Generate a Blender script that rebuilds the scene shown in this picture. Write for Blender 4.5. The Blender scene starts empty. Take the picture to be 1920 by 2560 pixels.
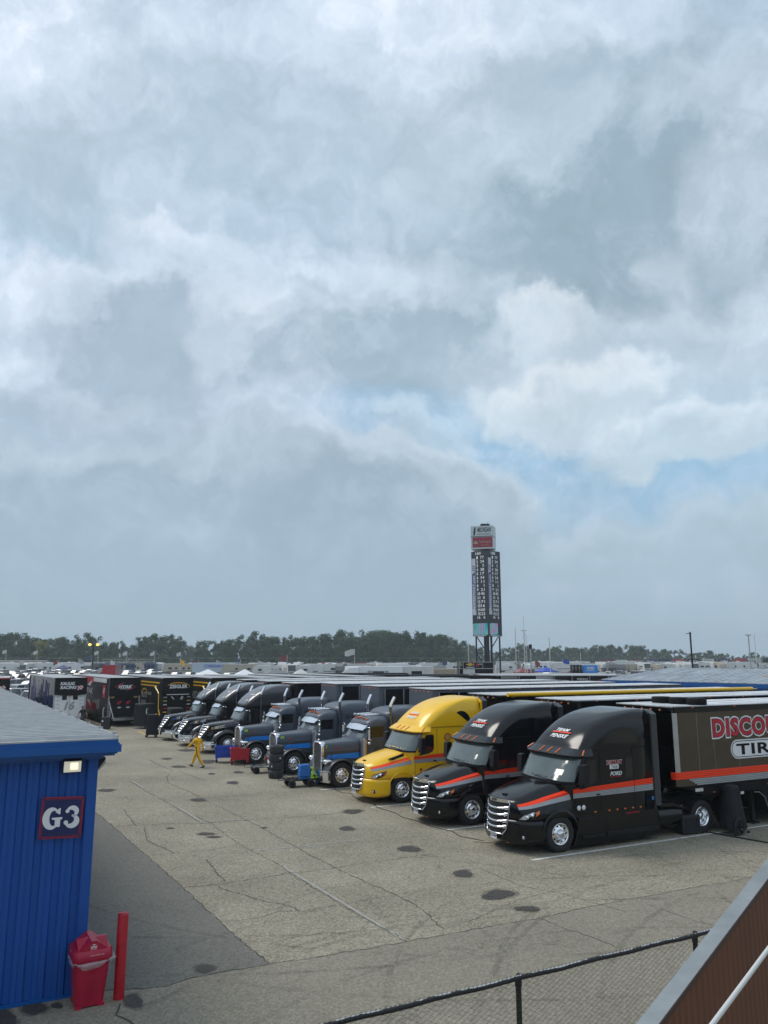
import bpy, bmesh, math, random
from mathutils import Vector, Matrix, noise
from mathutils.geometry import tessellate_polygon
S = bpy.context.scene
R = math.radians
random.seed(7)
# ------------------------------------------------ camera
EYE = 5.6
cam = bpy.data.objects.new('camera', bpy.data.cameras.new('camera'))
S.collection.objects.link(cam); S.camera = cam
cam.location = (0, 0, EYE)
cam.rotation_euler = (R(90) + math.atan(363/1923), 0, 0)
cam.data.sensor_fit = 'VERTICAL'; cam.data.sensor_height = 36; cam.data.lens = 36*1923/2560
cam.data.clip_start = .05; cam.data.clip_end = 6000
# ------------------------------------------------ view, world, sun
S.view_settings.view_transform = 'Standard'; S.view_settings.look = 'None'
S.view_settings.exposure = .30; S.view_settings.gamma = 1
SUN_AZ, SUN_EL = R(-62), R(52)
W = bpy.data.worlds.new('World'); S.world = W; W.use_nodes = True
def build_world():
    t = W.node_tree; t.nodes.clear(); N = t.nodes.new; L = t.links.new
    out = N('ShaderNodeOutputWorld'); bg = N('ShaderNodeBackground'); bg.inputs[1].default_value = 1
    sky = N('ShaderNodeTexSky'); sky.sky_type = 'NISHITA'; sky.sun_disc = False
    sky.sun_elevation = SUN_EL; sky.sun_rotation = SUN_AZ; sky.air_density = 1; sky.dust_density = 2.5
    tc = N('ShaderNodeTexCoord')
    def math_(op, a, b=None, c=None, clamp=False):
        n = N('ShaderNodeMath'); n.operation = op; n.use_clamp = clamp
        for i, v in enumerate((a, b, c)):
            if v is None: continue
            if isinstance(v, (int, float)): n.inputs[i].default_value = v
            else: L(v, n.inputs[i])
        return n.outputs[0]
    def vmath(op, a, b=None):
        n = N('ShaderNodeVectorMath'); n.operation = op
        for i, v in enumerate((a, b)):
            if v is None: continue
            if isinstance(v, (tuple, list)): n.inputs[i].default_value = v
            else: L(v, n.inputs[i])
        return n
    def mapr(v, a, b, c, d, smooth=True):
        n = N('ShaderNodeMapRange'); n.interpolation_type = 'SMOOTHSTEP' if smooth else 'LINEAR'
        L(v, n.inputs[0])
        for i, x in enumerate((a, b, c, d)): n.inputs[i+1].default_value = x
        return n.outputs[0]
    def fbm(vec, scale, detail, rough=.5, dist=0., lac=2.):
        n = N('ShaderNodeTexNoise'); n.inputs['Scale'].default_value = scale; n.inputs['Detail'].default_value = detail
        n.inputs['Roughness'].default_value = rough; n.inputs['Distortion'].default_value = dist; n.inputs['Lacunarity'].default_value = lac
        L(vec, n.inputs['Vector']); return n
    def mixc(f, a, b):
        n = N('ShaderNodeMix'); n.data_type = 'RGBA'
        if isinstance(f, float): n.inputs[0].default_value = f
        else: L(f, n.inputs[0])
        for i, v in ((6, a), (7, b)):
            if isinstance(v, tuple): n.inputs[i].default_value = (*v, 1)
            else: L(v, n.inputs[i])
        return n.outputs[2]
    D = vmath('NORMALIZE', tc.outputs['Generated']).outputs[0]
    sep = N('ShaderNodeSeparateXYZ'); L(D, sep.inputs[0])
    z = math_('MAXIMUM', sep.outputs[2], 0.)
    zz = math_('ADD', z, .32)
    # cloud layer coordinates: the direction carried up to a flat layer
    comb = N('ShaderNodeCombineXYZ')
    L(math_('DIVIDE', sep.outputs[0], zz), comb.inputs[0]); L(math_('DIVIDE', sep.outputs[1], zz), comb.inputs[1])
    layer = comb.outputs[0]
    big = fbm(layer, .95, 6, .56, .35)
    med = fbm(vmath('ADD', layer, (7.3, 2.1, 4.)).outputs[0], 2.3, 6, .6, .5)
    # direction jitter so that the big masses get torn edges
    j = vmath('SUBTRACT', fbm(D, 5.5, 5, .6).outputs['Color'], (.5, .5, .5)).outputs[0]
    sc = N('ShaderNodeVectorMath'); sc.operation = 'SCALE'; L(j, sc.inputs[0]); sc.inputs['Scale'].default_value = .32
    Dj = vmath('ADD', D, sc.outputs[0]).outputs[0]
    cp, sp = math.cos(math.atan(363/1923)), math.sin(math.atan(363/1923))
    def dirpx(px, py):
        u, v = px-960, py-1280
        return Vector((u, 1923*cp+v*sp, 1923*sp-v*cp)).normalized()
    def col(r, g, b):
        return tuple((((q/255+.055)/1.055)**2.4)/1.165 for q in (r-1, g+2, b+4))
    wob = N('ShaderNodeVectorMath'); wob.operation = 'SCALE'; wob.inputs['Scale'].default_value = .17
    L(vmath('SUBTRACT', fbm(D, 4.2, 3, .5).outputs['Color'], (.5, .5, .5)).outputs[0], wob.inputs[0])
    fin = N('ShaderNodeVectorMath'); fin.operation = 'SCALE'; fin.inputs['Scale'].default_value = .085
    L(vmath('SUBTRACT', fbm(D, 16, 5, .6).outputs['Color'], (.5, .5, .5)).outputs[0], fin.inputs[0])
    Dw = vmath('ADD', vmath('ADD', D, wob.outputs[0]).outputs[0], fin.outputs[0]).outputs[0]
    # relief of the lumps: brighter where the lump rises towards the light
    def lumps(vec): return fbm(vec, 7., 6, .58).outputs['Fac']
    rel = math_('SUBTRACT', lumps(Dw), lumps(vmath('ADD', Dw, (-.010, 0., .022)).outputs[0]))
    def local(px, py, rx, ry):
        c = dirpx(px, py)
        return vmath('MULTIPLY', vmath('SUBTRACT', Dw, tuple(c)).outputs[0], (1923/rx*.95, 1923/rx*.95, 1923/ry*.95)).outputs[0]
    def blob(px, py, rx, ry, w):
        ln = N('ShaderNodeVectorMath'); ln.operation = 'LENGTH'; L(local(px, py, rx, ry), ln.inputs[0])
        return mapr(ln.outputs['Value'], 0., 1.3, w, 0.)
    def total(items):
        acc = None
        for it in items:
            b_ = blob(*it); acc = b_ if acc is None else math_('ADD', acc, b_)
        return acc
    v = math_('ADD', math_('MULTIPLY', math_('SUBTRACT', big.outputs['Fac'], .5), .85), math_('MULTIPLY', math_('SUBTRACT', med.outputs['Fac'], .5), .55))
    v = math_('ADD', v, math_('MULTIPLY', rel, .95))
    v = math_('ADD', v, total([(140, 120, 420, 300, .12), (1900, 60, 420, 200, -.22), (520, 350, 520, 300, -.16), (1180, 330, 220, 160, .16), (120, 150, 340, 260, .14), (1110, 100, 330, 170, .20), (1790, 300, 240, 110, .14), (700, 720, 380, 140, .10), (900, 600, 300, 120, -.08)]))
    v = math_('ADD', v, .68)
    ramp = N('ShaderNodeValToRGB'); L(v, ramp.inputs[0]); cr = ramp.color_ramp
    cr.elements[0].position = 0.; cr.elements[0].color = (*col(142, 162, 176), 1)
    cr.elements[1].position = 1.; cr.elements[1].color = (*col(240, 243, 249), 1)
    for p, c in ((.3, col(162, 180, 197)), (.5, col(178, 196, 212)), (.7, col(196, 210, 226)), (.85, col(213, 223, 237))):
        e = cr.elements.new(p); e.color = (*c, 1)
    nish = N('ShaderNodeVectorMath'); nish.operation = 'SCALE'; L(sky.outputs[0], nish.inputs[0]); nish.inputs['Scale'].default_value = .085
    blue = mixc(.78, nish.outputs[0], col(158, 194, 220))
    gap = total([(1500, 1090, 620, 170, 1.25), (1050, 1050, 300, 110, .9), (1350, 950, 360, 90, .7), (60, 560, 260, 70, .5), (1750, 1230, 420, 80, .8), (60, 1050, 120, 40, .5), (1640, 800, 260, 60, .4)])
    cur = mixc(math_('MULTIPLY', gap, mapr(v, .45, .95, 1., .35), clamp=True), ramp.outputs[0], blue)
    def cloud(cur, px, py, rx, ry, body, rim, soft=.12, rimw=.35, op=1., k=1.8):
        lc = local(px, py, rx, ry); ln = N('ShaderNodeVectorMath'); ln.operation = 'LENGTH'; L(lc, ln.inputs[0]); d = ln.outputs['Value']
        s_ = N('ShaderNodeSeparateXYZ'); L(lc, s_.inputs[0])
        m_ = mapr(d, 1+soft, 1-soft, 0., op)
        top = mapr(s_.outputs[2], -.35, .9, 0., 1.)
        r_ = math_('MULTIPLY', mapr(d, 1-rimw*1.6, 1., 0., 1.), top)
        r_ = math_('ADD', math_('ADD', r_, math_('MULTIPLY', rel, k)), math_('MULTIPLY', math_('SUBTRACT', med.outputs['Fac'], .5), 1.1), clamp=True)
        return mixc(m_, cur, mixc(r_, col(*body), col(*rim)))
    for c in ((1350, 330, 330, 190, (160, 179, 192), (200, 213, 226), .5, .3, .7), (1250, 620, 300, 170, (166, 184, 197), (196, 211, 223), .5, .3, .6), (1590, 600, 400, 230, (149, 169, 183), (200, 213, 226), .4, .25, .85), (1850, 560, 90, 190, (186, 202, 216), (222, 230, 240), .5, .6, .55), (1680, 730, 60, 110, (196, 210, 223), (224, 232, 241), .5, .6, .5),
              (830, 790, 260, 110, (172, 189, 203), (214, 224, 235), .4, .4, .7), (1010, 860, 330, 120, (156, 175, 189), (200, 213, 225), .4, .25, .8),
              (1640, 900, 400, 110, (190, 205, 217), (218, 227, 236), .4, .5, .65), (1345, 815, 110, 50, (204, 215, 225), (226, 232, 240), .3, .6, .7),
              (1430, 985, 230, 85, (198, 211, 221), (220, 228, 235), .22, .6, .85), (1760, 1090, 260, 85, (190, 205, 215), (214, 224, 232), .2, .6, .85), (1560, 1190, 80, 20, (190, 206, 216), (206, 218, 226), .4, .5, .6),
              (1075, 1075, 90, 60, (186, 203, 215), (204, 217, 227), .4, .6, .6),
              (190, 770, 210, 110, (188, 201, 217), (222, 229, 239), .35, .5, .7), (450, 860, 300, 150, (163, 180, 196), (212, 222, 234), .25, .35, .85), (600, 850, 80, 100, (200, 211, 224), (224, 231, 240), .4, .6, .6), (260, 965, 110, 45, (190, 203, 217), (206, 217, 229), .4, .5, .6), (150, 1060, 420, 110, (163, 179, 195), (184, 199, 212), .45, .4, .6),
              (450, 625, 130, 45, (200, 212, 226), (226, 232, 242), .35, .6, .7), (120, 430, 190, 130, (172, 190, 204), (200, 212, 227), .5, .4, .6), (620, 280, 330, 170, (170, 188, 202), (196, 210, 224), .5, .4, .6),
              (1020, 1330, 330, 200, (163, 180, 194), (194, 208, 219), .08, .18, .92), (560, 1400, 720, 290, (160, 178, 193), (186, 201, 214), .14, .16, .9), (1700, 1380, 420, 80, (172, 190, 202), (190, 205, 215), .35, .5, .6)):
        cur = cloud(cur, *c)
    # fine structure running through all of the cloud
    tex = math_('ADD', math_('ADD', math_('MULTIPLY', rel, .40), math_('MULTIPLY', math_('SUBTRACT', fbm(Dw, 3.1, 6, .6).outputs['Fac'], .5), .36)), 1.02)
    tx_ = N('ShaderNodeVectorMath'); tx_.operation = 'SCALE'; L(cur, tx_.inputs[0]); L(tex, tx_.inputs['Scale']); cur = tx_.outputs[0]
    # moist pale air low down
    low = mapr(sep.outputs[2], .0, .26, .96, 0.)
    c2 = mixc(low, cur, col(160, 180, 194))
    # upper sky stays a little violet-grey on the left
    L(c2, bg.inputs[0]); L(bg.outputs[0], out.inputs[0])
build_world()
W.cycles.sampling_method = 'MANUAL'; W.cycles.sample_map_resolution = 256
sun = bpy.data.objects.new('sun', bpy.data.lights.new('sun', 'SUN'))
S.collection.objects.link(sun); sun.data.energy = 1.7; sun.data.angle = R(26); sun.data.color = (1, .95, .88)
sun.rotation_euler = (R(90)-SUN_EL, 0, -SUN_AZ + R(180)) if False else (0, 0, 0)
sd = Vector((math.sin(SUN_AZ)*math.cos(SUN_EL), math.cos(SUN_AZ)*math.cos(SUN_EL), math.sin(SUN_EL)))
sun.rotation_euler = sd.to_track_quat('Z', 'Y').to_euler()
S.cycles.max_bounces = 6; S.cycles.transparent_max_bounces = 16
# ------------------------------------------------ materials
M = {}
def mat(name, col, rough=.5, metal=0., coat=0., var=0., vscale=3., bump=0., bscale=40., emit=None, es=0., alpha=1., spec=.5, trans=0.):
    m = bpy.data.materials.new(name); m.use_nodes = True; M[name] = m
    t = m.node_tree; b = t.nodes['Principled BSDF']; N = t.nodes.new; L = t.links.new
    b.inputs['Base Color'].default_value = (*col, 1); b.inputs['Roughness'].default_value = rough
    b.inputs['Metallic'].default_value = metal; b.inputs['Coat Weight'].default_value = coat
    b.inputs['Coat Roughness'].default_value = .04; b.inputs['Specular IOR Level'].default_value = spec
    b.inputs['Alpha'].default_value = alpha; b.inputs['Transmission Weight'].default_value = trans
    if emit: b.inputs['Emission Color'].default_value = (*emit, 1); b.inputs['Emission Strength'].default_value = es
    if var or bump:
        tc = N('ShaderNodeTexCoord')
    if var:
        n = N('ShaderNodeTexNoise'); n.inputs['Scale'].default_value = vscale; n.inputs['Detail'].default_value = 6; n.inputs['Roughness'].default_value = .65
        L(tc.outputs['Object'], n.inputs['Vector'])
        mr = N('ShaderNodeMapRange'); mr.inputs[1].default_value = .3; mr.inputs[2].default_value = .7; mr.inputs[3].default_value = 1-var; mr.inputs[4].default_value = 1+var
        L(n.outputs['Fac'], mr.inputs[0])
        v = N('ShaderNodeVectorMath'); v.operation = 'SCALE'; v.inputs[0].default_value = col; L(mr.outputs[0], v.inputs['Scale']); L(v.outputs[0], b.inputs['Base Color'])
        r2 = N('ShaderNodeMapRange'); r2.inputs[3].default_value = max(0, rough-.5*var*rough); r2.inputs[4].default_value = min(1, rough+.8*var*rough+.02); L(n.outputs['Fac'], r2.inputs[0]); L(r2.outputs[0], b.inputs['Roughness'])
    if bump:
        n = N('ShaderNodeTexNoise'); n.inputs['Scale'].default_value = bscale; n.inputs['Detail'].default_value = 4
        L(tc.outputs['Object'], n.inputs['Vector'])
        bp = N('ShaderNodeBump'); bp.inputs['Strength'].default_value = bump; bp.inputs['Distance'].default_value = .02
        L(n.outputs['Fac'], bp.inputs['Height']); L(bp.outputs[0], b.inputs['Normal'])
    return m
def paint(name, col, rough=.25, coat=.8, var=.08): return mat(name, col, rough, 0, coat, var, 1.7, .04, 1.6)
mat('black_paint', (.004, .004, .005), .13, 0, 0, .1, 1.7, .04, 1.6, spec=.4); mat('yellow_paint', (.86, .50, .004), .32, 0, .35, .05, 1.7, .04, 1.6, spec=.4); mat('grey_paint', (.072, .088, .112), .42, 0, .12, .08, 1.7, spec=.35)
mat('star_paint', (.013, .013, .015), .18, 0, .3, .1, 1.7, .04, 1.6, spec=.4); paint('fairing_paint', (.05, .05, .058), .3, .6); paint('dark_grey_paint', (.028, .032, .038), .4, .3)
mat('blue_stripe', (.002, .21, .70), .45); paint('silver_stripe', (.30, .32, .34), .35, .4); paint('white_paint', (.62, .64, .66), .4, .3)
mat('orange_stripe', (.95, .050, .008), .5, spec=.3); mat('fluoro_yellow', (.5, .75, .02), .5)
mat('chrome', (.80, .81, .83), .07, 1., var=.06, vscale=6); mat('brushed', (.5, .51, .52), .32, 1., var=.1); mat('steel', (.35, .36, .38), .4, .8, var=.15)
mat('tyre', (.014, .014, .015), .75, var=.25, vscale=8, bump=.2, bscale=60); mat('rubber', (.012, .012, .013), .6, var=.1)
mat('plastic_black', (.009, .009, .011), .42, var=.15, spec=.3); mat('matte_black', (.007, .007, .008), .75, var=.2, spec=.2); mat('chassis', (.010, .010, .011), .6, var=.3)
mat('windshield', (.07, .095, .092), .05, coat=.3, spec=.8, var=.15, vscale=2); mat('dark_glass', (.006, .007, .009), .06, spec=.7); mat('lamp_lens', (.55, .57, .6), .08, .3, coat=1, var=.3, vscale=14)
mat('amber', (.75, .15, .01), .3, coat=.5); mat('red_lens', (.35, .01, .01), .3, coat=.4); mat('grille_dark', (.008, .008, .009), .5, bump=.4, bscale=30)
mat('white', (.72, .73, .74), .5, var=.05); mat('off_white', (.55, .55, .53), .6, var=.12, vscale=2); mat('red', (.42, .008, .022), .45, var=.12); mat('crimson', (.34, .012, .03), .45); mat('black', (.006, .006, .007), .6, spec=.2); mat('tan', (.4, .33, .24), .6, var=.1)
mat('rv_white', (.6, .61, .6), .45, var=.1); mat('rv_beige', (.42, .37, .29), .5, var=.1); mat('rv_grey', (.16, .165, .17), .5, var=.1); mat('rv_brown', (.16, .12, .09), .5, var=.1); mat('rv_window', (.015, .017, .02), .1)
mat('navy', (.006, .015, .10), .45, var=.06); mat('sign_blue', (.008, .014, .085), .45, var=.08); mat('royal', (.01, .055, .40), .4, var=.1); mat('sky_blue', (.01, .22, .62), .45, var=.1)
mat('purple', (.06, .02, .10), .45); mat('grey', (.2, .21, .22), .55, var=.1); mat('mid_grey', (.32, .33, .34), .55, var=.1); mat('gold', (.55, .38, .08), .4, .2)
def roof_white():
    m = mat('roof_white', (.50, .51, .52), .38); t = m.node_tree; N = t.nodes.new; L = t.links.new; b = t.nodes['Principled BSDF']
    tc = N('ShaderNodeTexCoord'); mp = N('ShaderNodeMapping'); mp.inputs['Scale'].default_value = (.35, 3.5, 1); L(tc.outputs['Object'], mp.inputs[0])
    n = N('ShaderNodeTexNoise'); n.inputs['Scale'].default_value = 1.4; n.inputs['Detail'].default_value = 7; L(mp.outputs[0], n.inputs[0])
    r = N('ShaderNodeValToRGB'); L(n.outputs[0], r.inputs[0]); r.color_ramp.elements[0].position = .32; r.color_ramp.elements[0].color = (.30, .30, .30, 1); r.color_ramp.elements[1].position = .6; r.color_ramp.elements[1].color = (.62, .64, .66, 1)
    L(r.outputs[0], b.inputs['Base Color'])
roof_white()
# ------------------------------------------------ mesh helpers
def tagit(o, label=None, cat=None, group=None, kind=None):
    if label: o['label'] = label
    if cat: o['category'] = cat
    if group: o['group'] = group
    if kind: o['kind'] = kind
    return o
def empty(name, loc=(0, 0, 0), rz=0., label=None, cat=None, group=None):
    o = bpy.data.objects.new(name, None); S.collection.objects.link(o); o.location = loc; o.rotation_euler = (0, 0, rz); o.empty_display_size = .3
    return tagit(o, label, cat, group)
class MB:
    def __init__(s): s.v = []; s.f = []; s.m = []; s.s = []; s.cur = 0; s.sm = False
    def add(s, vs, fs, sm=None):
        b = len(s.v); s.v += [tuple(p) for p in vs]
        for f in fs: s.f.append(tuple(b+i for i in f)); s.m.append(s.cur); s.s.append(s.sm if sm is None else sm)
        return s
    def mi(s, i): s.cur = i; return s
    def box(s, x0, x1, y0, y1, z0, z1):
        x0, x1 = sorted((x0, x1)); y0, y1 = sorted((y0, y1)); z0, z1 = sorted((z0, z1))
        return s.add([(x0, y0, z0), (x1, y0, z0), (x1, y1, z0), (x0, y1, z0), (x0, y0, z1), (x1, y0, z1), (x1, y1, z1), (x0, y1, z1)],
                     [(3, 2, 1, 0), (4, 5, 6, 7), (0, 1, 5, 4), (1, 2, 6, 5), (2, 3, 7, 6), (3, 0, 4, 7)], False)
    def hexa(s, b, t):
        return s.add(list(b)+list(t), [(3, 2, 1, 0), (4, 5, 6, 7), (0, 1, 5, 4), (1, 2, 6, 5), (2, 3, 7, 6), (3, 0, 4, 7)], False)
    def prism(s, pts, a, b, axis='y'):
        """extrude a polygon between a and b along an axis; pts are the two remaining coords"""
        def mk(p, q):
            return {'y': (p[0], q, p[1]), 'z': (p[0], p[1], q), 'x': (q, p[0], p[1])}[axis]
        n = len(pts); vs = [mk(p, a) for p in pts]+[mk(p, b) for p in pts]
        tri = tessellate_polygon([[Vector((p[0], p[1], 0)) for p in pts]])
        ar = sum(pts[i][0]*pts[(i+1) % n][1]-pts[(i+1) % n][0]*pts[i][1] for i in range(n))
        fs = []
        for t in tri:
            a0 = (pts[t[1]][0]-pts[t[0]][0])*(pts[t[2]][1]-pts[t[0]][1])-(pts[t[1]][1]-pts[t[0]][1])*(pts[t[2]][0]-pts[t[0]][0])
            t = tuple(t) if a0 > 0 else tuple(reversed(t))
            fs.append(t); fs.append(tuple(n+i for i in reversed(t)))
        for i in range(n): fs.append((i, (i+1) % n, n+(i+1) % n, n+i))
        s.add(vs, fs, False); return s
    def tube(s, pts, r, n=8, cap=True, rs=None):
        pts = [Vector(p) for p in pts]; rings = []; up = None
        for i, p in enumerate(pts):
            d = (pts[min(i+1, len(pts)-1)]-pts[max(i-1, 0)]).normalized()
            if up is None: up = Vector((0, 0, 1)) if abs(d.z) < .9 else Vector((1, 0, 0))
            a = d.cross(up).normalized(); up = a.cross(d).normalized(); rr = rs[i] if rs else r
            rings.append([p+a*rr*math.cos(2*math.pi*k/n)+up*rr*math.sin(2*math.pi*k/n) for k in range(n)])
        vs = [q for rg in rings for q in rg]; fs = []
        for i in range(len(pts)-1):
            for k in range(n): fs.append((i*n+k, i*n+(k+1) % n, (i+1)*n+(k+1) % n, (i+1)*n+k))
        s.add(vs, fs, n > 4)
        if cap: s.add(rings[0], [tuple(range(n))], False); s.add(rings[-1], [tuple(reversed(range(n)))], False)
        return s
    def lathe(s, prof, c=(0, 0, 0), axis='y', n=32, cap=False):
        """prof: list of (along, radius)"""
        vs = []; fs = []
        for (a, r) in prof:
            for k in range(n):
                t = 2*math.pi*k/n; p, q = r*math.cos(t), r*math.sin(t)
                vs.append({'y': (c[0]+p, c[1]+a, c[2]+q), 'z': (c[0]+p, c[1]+q, c[2]+a), 'x': (c[0]+a, c[1]+p, c[2]+q)}[axis])
        for i in range(len(prof)-1):
            for k in range(n): fs.append((i*n+k, i*n+(k+1) % n, (i+1)*n+(k+1) % n, (i+1)*n+k))
        s.add(vs, fs, True)
        if cap: s.add(vs[:n], [tuple(range(n))], False); s.add(vs[-n:], [tuple(range(n))], False)
        return s
    def loft(s, secs, closed=True, cap=True, sm=True):
        n = len(secs[0]); vs = [p for c in secs for p in c]; fs = []
        for i in range(len(secs)-1):
            for k in range(n if closed else n-1): fs.append((i*n+k, i*n+(k+1) % n, (i+1)*n+(k+1) % n, (i+1)*n+k))
        s.add(vs, fs, sm)
        if cap and closed: s.add(secs[0], [tuple(reversed(range(n)))], False); s.add(secs[-1], [tuple(range(n))], False)
        return s
    def sphere(s, c, r, n=10, sc=(1, 1, 1)):
        pr = []
        rings = [[(c[0]+r*sc[0]*math.sin(math.pi*i/n)*math.cos(2*math.pi*k/(2*n)), c[1]+r*sc[1]*math.sin(math.pi*i/n)*math.sin(2*math.pi*k/(2*n)), c[2]+r*sc[2]*math.cos(math.pi*i/n)) for k in range(2*n)] for i in range(n+1)]
        return s.loft(rings, True, False)
    def ribbon(s, a, b, sm=False):
        n = len(a); return s.add(list(a)+list(b), [(i, i+1, n+i+1, n+i) for i in range(n-1)], sm)
    def poly(s, pts, sm=False): return s.add(pts, [tuple(range(len(pts)))], sm)
    def build(s, name, mats, parent=None, loc=None, rz=None, bevel=0., fixn=True, kind=None, weld=False):
        me = bpy.data.meshes.new(name); me.from_pydata(s.v, [], s.f)
        if not isinstance(mats, (list, tuple)): mats = [mats]
        for m in mats: me.materials.append(M[m] if isinstance(m, str) else m)
        me.polygons.foreach_set('material_index', s.m); me.polygons.foreach_set('use_smooth', s.s)
        if fixn or weld:
            bm = bmesh.new(); bm.from_mesh(me)
            if weld: bmesh.ops.remove_doubles(bm, verts=bm.verts, dist=1e-4)
            bmesh.ops.recalc_face_normals(bm, faces=bm.faces); bm.to_mesh(me); bm.free()
        me.update()
        o = bpy.data.objects.new(name, me); S.collection.objects.link(o)
        if parent is not None: o.parent = parent
        if loc: o.location = loc
        if rz is not None: o.rotation_euler = (0, 0, rz)
        if bevel:
            b = o.modifiers.new('bevel', 'BEVEL'); b.width = bevel; b.segments = 2; b.limit_method = 'ANGLE'; b.angle_limit = R(40)
        if kind: o['kind'] = kind
        return o
def bx(name, m, parent, *b, bevel=.01): return MB().box(*b).build(name, m, parent, bevel=bevel)
def mirror_x(pts): return pts
def bake(o):
    dg = bpy.context.evaluated_depsgraph_get(); dg.update()
    me = bpy.data.meshes.new_from_object(o.evaluated_get(dg)); o.modifiers.clear(); o.data = me
def cut(o, cutter_mb):
    c = cutter_mb.build('cutter', 'black'); b = o.modifiers.new('b', 'BOOLEAN'); b.operation = 'DIFFERENCE'; b.object = c; b.solver = 'EXACT'
    bake(o); me = c.data; bpy.data.objects.remove(c); bpy.data.meshes.remove(me)
_tx = {}
def text_mesh(txt, bold=0., shear=0., space=1.):
    k = (txt, bold, shear, space)
    if k not in _tx:
        cu = bpy.data.curves.new('t', 'FONT'); cu.body = txt; cu.size = 1; cu.offset = bold; cu.shear = shear; cu.resolution_u = 3; cu.space_character = space
        o = bpy.data.objects.new('t', cu); S.collection.objects.link(o)
        dg = bpy.context.evaluated_depsgraph_get(); dg.update()
        me = bpy.data.meshes.new_from_object(o.evaluated_get(dg))
        _tx[k] = ([v.co.copy() for v in me.vertices], [tuple(p.vertices) for p in me.polygons])
        bpy.data.objects.remove(o); bpy.data.curves.remove(cu); bpy.data.meshes.remove(me)
    return _tx[k]
def letter(mb, txt, org, xd, up, h, bold=.02, shear=0., width=None, space=1., align='l'):
    """add flat lettering of cap height h; org is the left baseline point"""
    vs, fs = text_mesh(txt, bold, shear, space)
    if not vs: return mb
    s = h/.70; x0 = min(v.x for v in vs); x1 = max(v.x for v in vs); sx = s
    if width: sx = width/(x1-x0)
    xd = Vector(xd).normalized(); up = Vector(up).normalized(); org = Vector(org)
    off = {'l': 0, 'c': -(x1-x0)*sx/2, 'r': -(x1-x0)*sx}[align]
    return mb.add([org+xd*((v.x-x0)*sx+off)+up*(v.y*s) for v in vs], fs, False)
def lettering(name, m, parent, *a, **k):
    mb = MB(); letter(mb, *a, **k); return mb.build(name, m, parent, fixn=False)
_ch = {}
def kids(o):
    if o.name not in _ch: _ch[o.name] = [c for c in bpy.data.objects if c.parent == o]
    return _ch[o.name]
def copy_tree(o, parent=None):
    c = o.copy(); S.collection.objects.link(c)
    if parent is not None: c.parent = parent
    for ch in kids(o): copy_tree(ch, c)
    return c
def lerp(a, b, t): return a+(b-a)*t
def interp(xs, ys, x):
    if x <= xs[0]: return ys[0]
    for i in range(len(xs)-1):
        if x <= xs[i+1]:
            t = (x-xs[i])/(xs[i+1]-xs[i]); return lerp(ys[i], ys[i+1], t)
    return ys[-1]
def smooth_interp(xs, ys, x):
    if x <= xs[0]: return ys[0]
    if x >= xs[-1]: return ys[-1]
    i = max(j for j in range(len(xs)-1) if xs[j] <= x)
    n = len(xs)
    def sl(j):
        if j == 0: return (ys[1]-ys[0])/(xs[1]-xs[0])
        if j == n-1: return (ys[-1]-ys[-2])/(xs[-1]-xs[-2])
        return (ys[j+1]-ys[j-1])/(xs[j+1]-xs[j-1])
    h = xs[i+1]-xs[i]; t = (x-xs[i])/h; m0, m1 = sl(i)*h, sl(i+1)*h
    return (2*t**3-3*t*t+1)*ys[i]+(t**3-2*t*t+t)*m0+(-2*t**3+3*t*t)*ys[i+1]+(t**3-t*t)*m1
ROW = R(26.5)           # the hauler rows: local x runs from the cab back along the trailer
CU, CV = Vector((math.cos(ROW), math.sin(ROW), 0)), Vector((-math.sin(ROW), math.cos(ROW), 0))
# ------------------------------------------------ wheels
def wheel(parent, x, y, z=.51, r=.51, w=.28, side=-1, style='steer', name='wheel'):
    """tyre with a bright rim; side = -1 shows its face towards -y"""
    s = side; h = w/2
    p = [(-h*.75, r*.60), (-h*.98, r*.66), (-h, r*.8), (-h*.93, r*.93), (-h*.8, r*.985), (-h*.3, r), (-h*.28, r*.985), (-h*.22, r*.985), (-h*.2, r), (h*.2, r), (h*.22, r*.985), (h*.28, r*.985), (h*.3, r), (h*.8, r*.985), (h*.93, r*.93), (h, r*.8), (h*.98, r*.66), (h*.75, r*.60)]
    t = MB().lathe(p, (x, y, z), 'y', 40).build(name, 'tyre', parent)
    m = MB(); f = y+s*h
    def L(a): return [(s*q*1., rr) for q, rr in a]
    if style == 'steer':
        pr = [(h*.80, r*.60), (h*.97, r*.595), (h*.93, r*.555), (h*.55, r*.53), (h*.42, r*.49), (h*.62, r*.40), (h*.9, r*.30), (h*.93, r*.25), (h*.9, r*.2), (h*1.25, r*.17), (h*1.35, r*.15), (h*1.38, r*.06), (h*1.38, 0.001)]
    else:
        pr = [(h*.80, r*.60), (h*.97, r*.595), (h*.93, r*.555), (h*.2, r*.53), (-h*.5, r*.50), (-h*.7, r*.45), (-h*.75, r*.28), (-h*.6, r*.22), (h*.5, r*.20), (h*.7, r*.17), (h*.72, 0.001)]
    m.lathe(L(pr), (x, y, z), 'y', 40)
    nf = 10
    for k in range(nf):
        a = 2*math.pi*k/nf; hr = r*.445; rr = r*.045
        yy = y+s*(h*.55 if style == 'steer' else -h*.69)
        m.mi(1); m.lathe([(0, rr), (s*.012, rr*.9), (s*.012, .0005)], (x+hr*math.cos(a), yy+s*.01, z+hr*math.sin(a)), 'y', 10); m.mi(0)
        a += math.pi/nf; hr = r*.255; yy = y+s*(h*.9 if style == 'steer' else -h*.62)
        m.lathe([(0, .022), (s*.045, .02), (s*.05, .0005)], (x+hr*math.cos(a), yy, z+hr*math.sin(a)), 'y', 8)
    m.build('rim', ['chrome', 'matte_black'], t)
    return t
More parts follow.
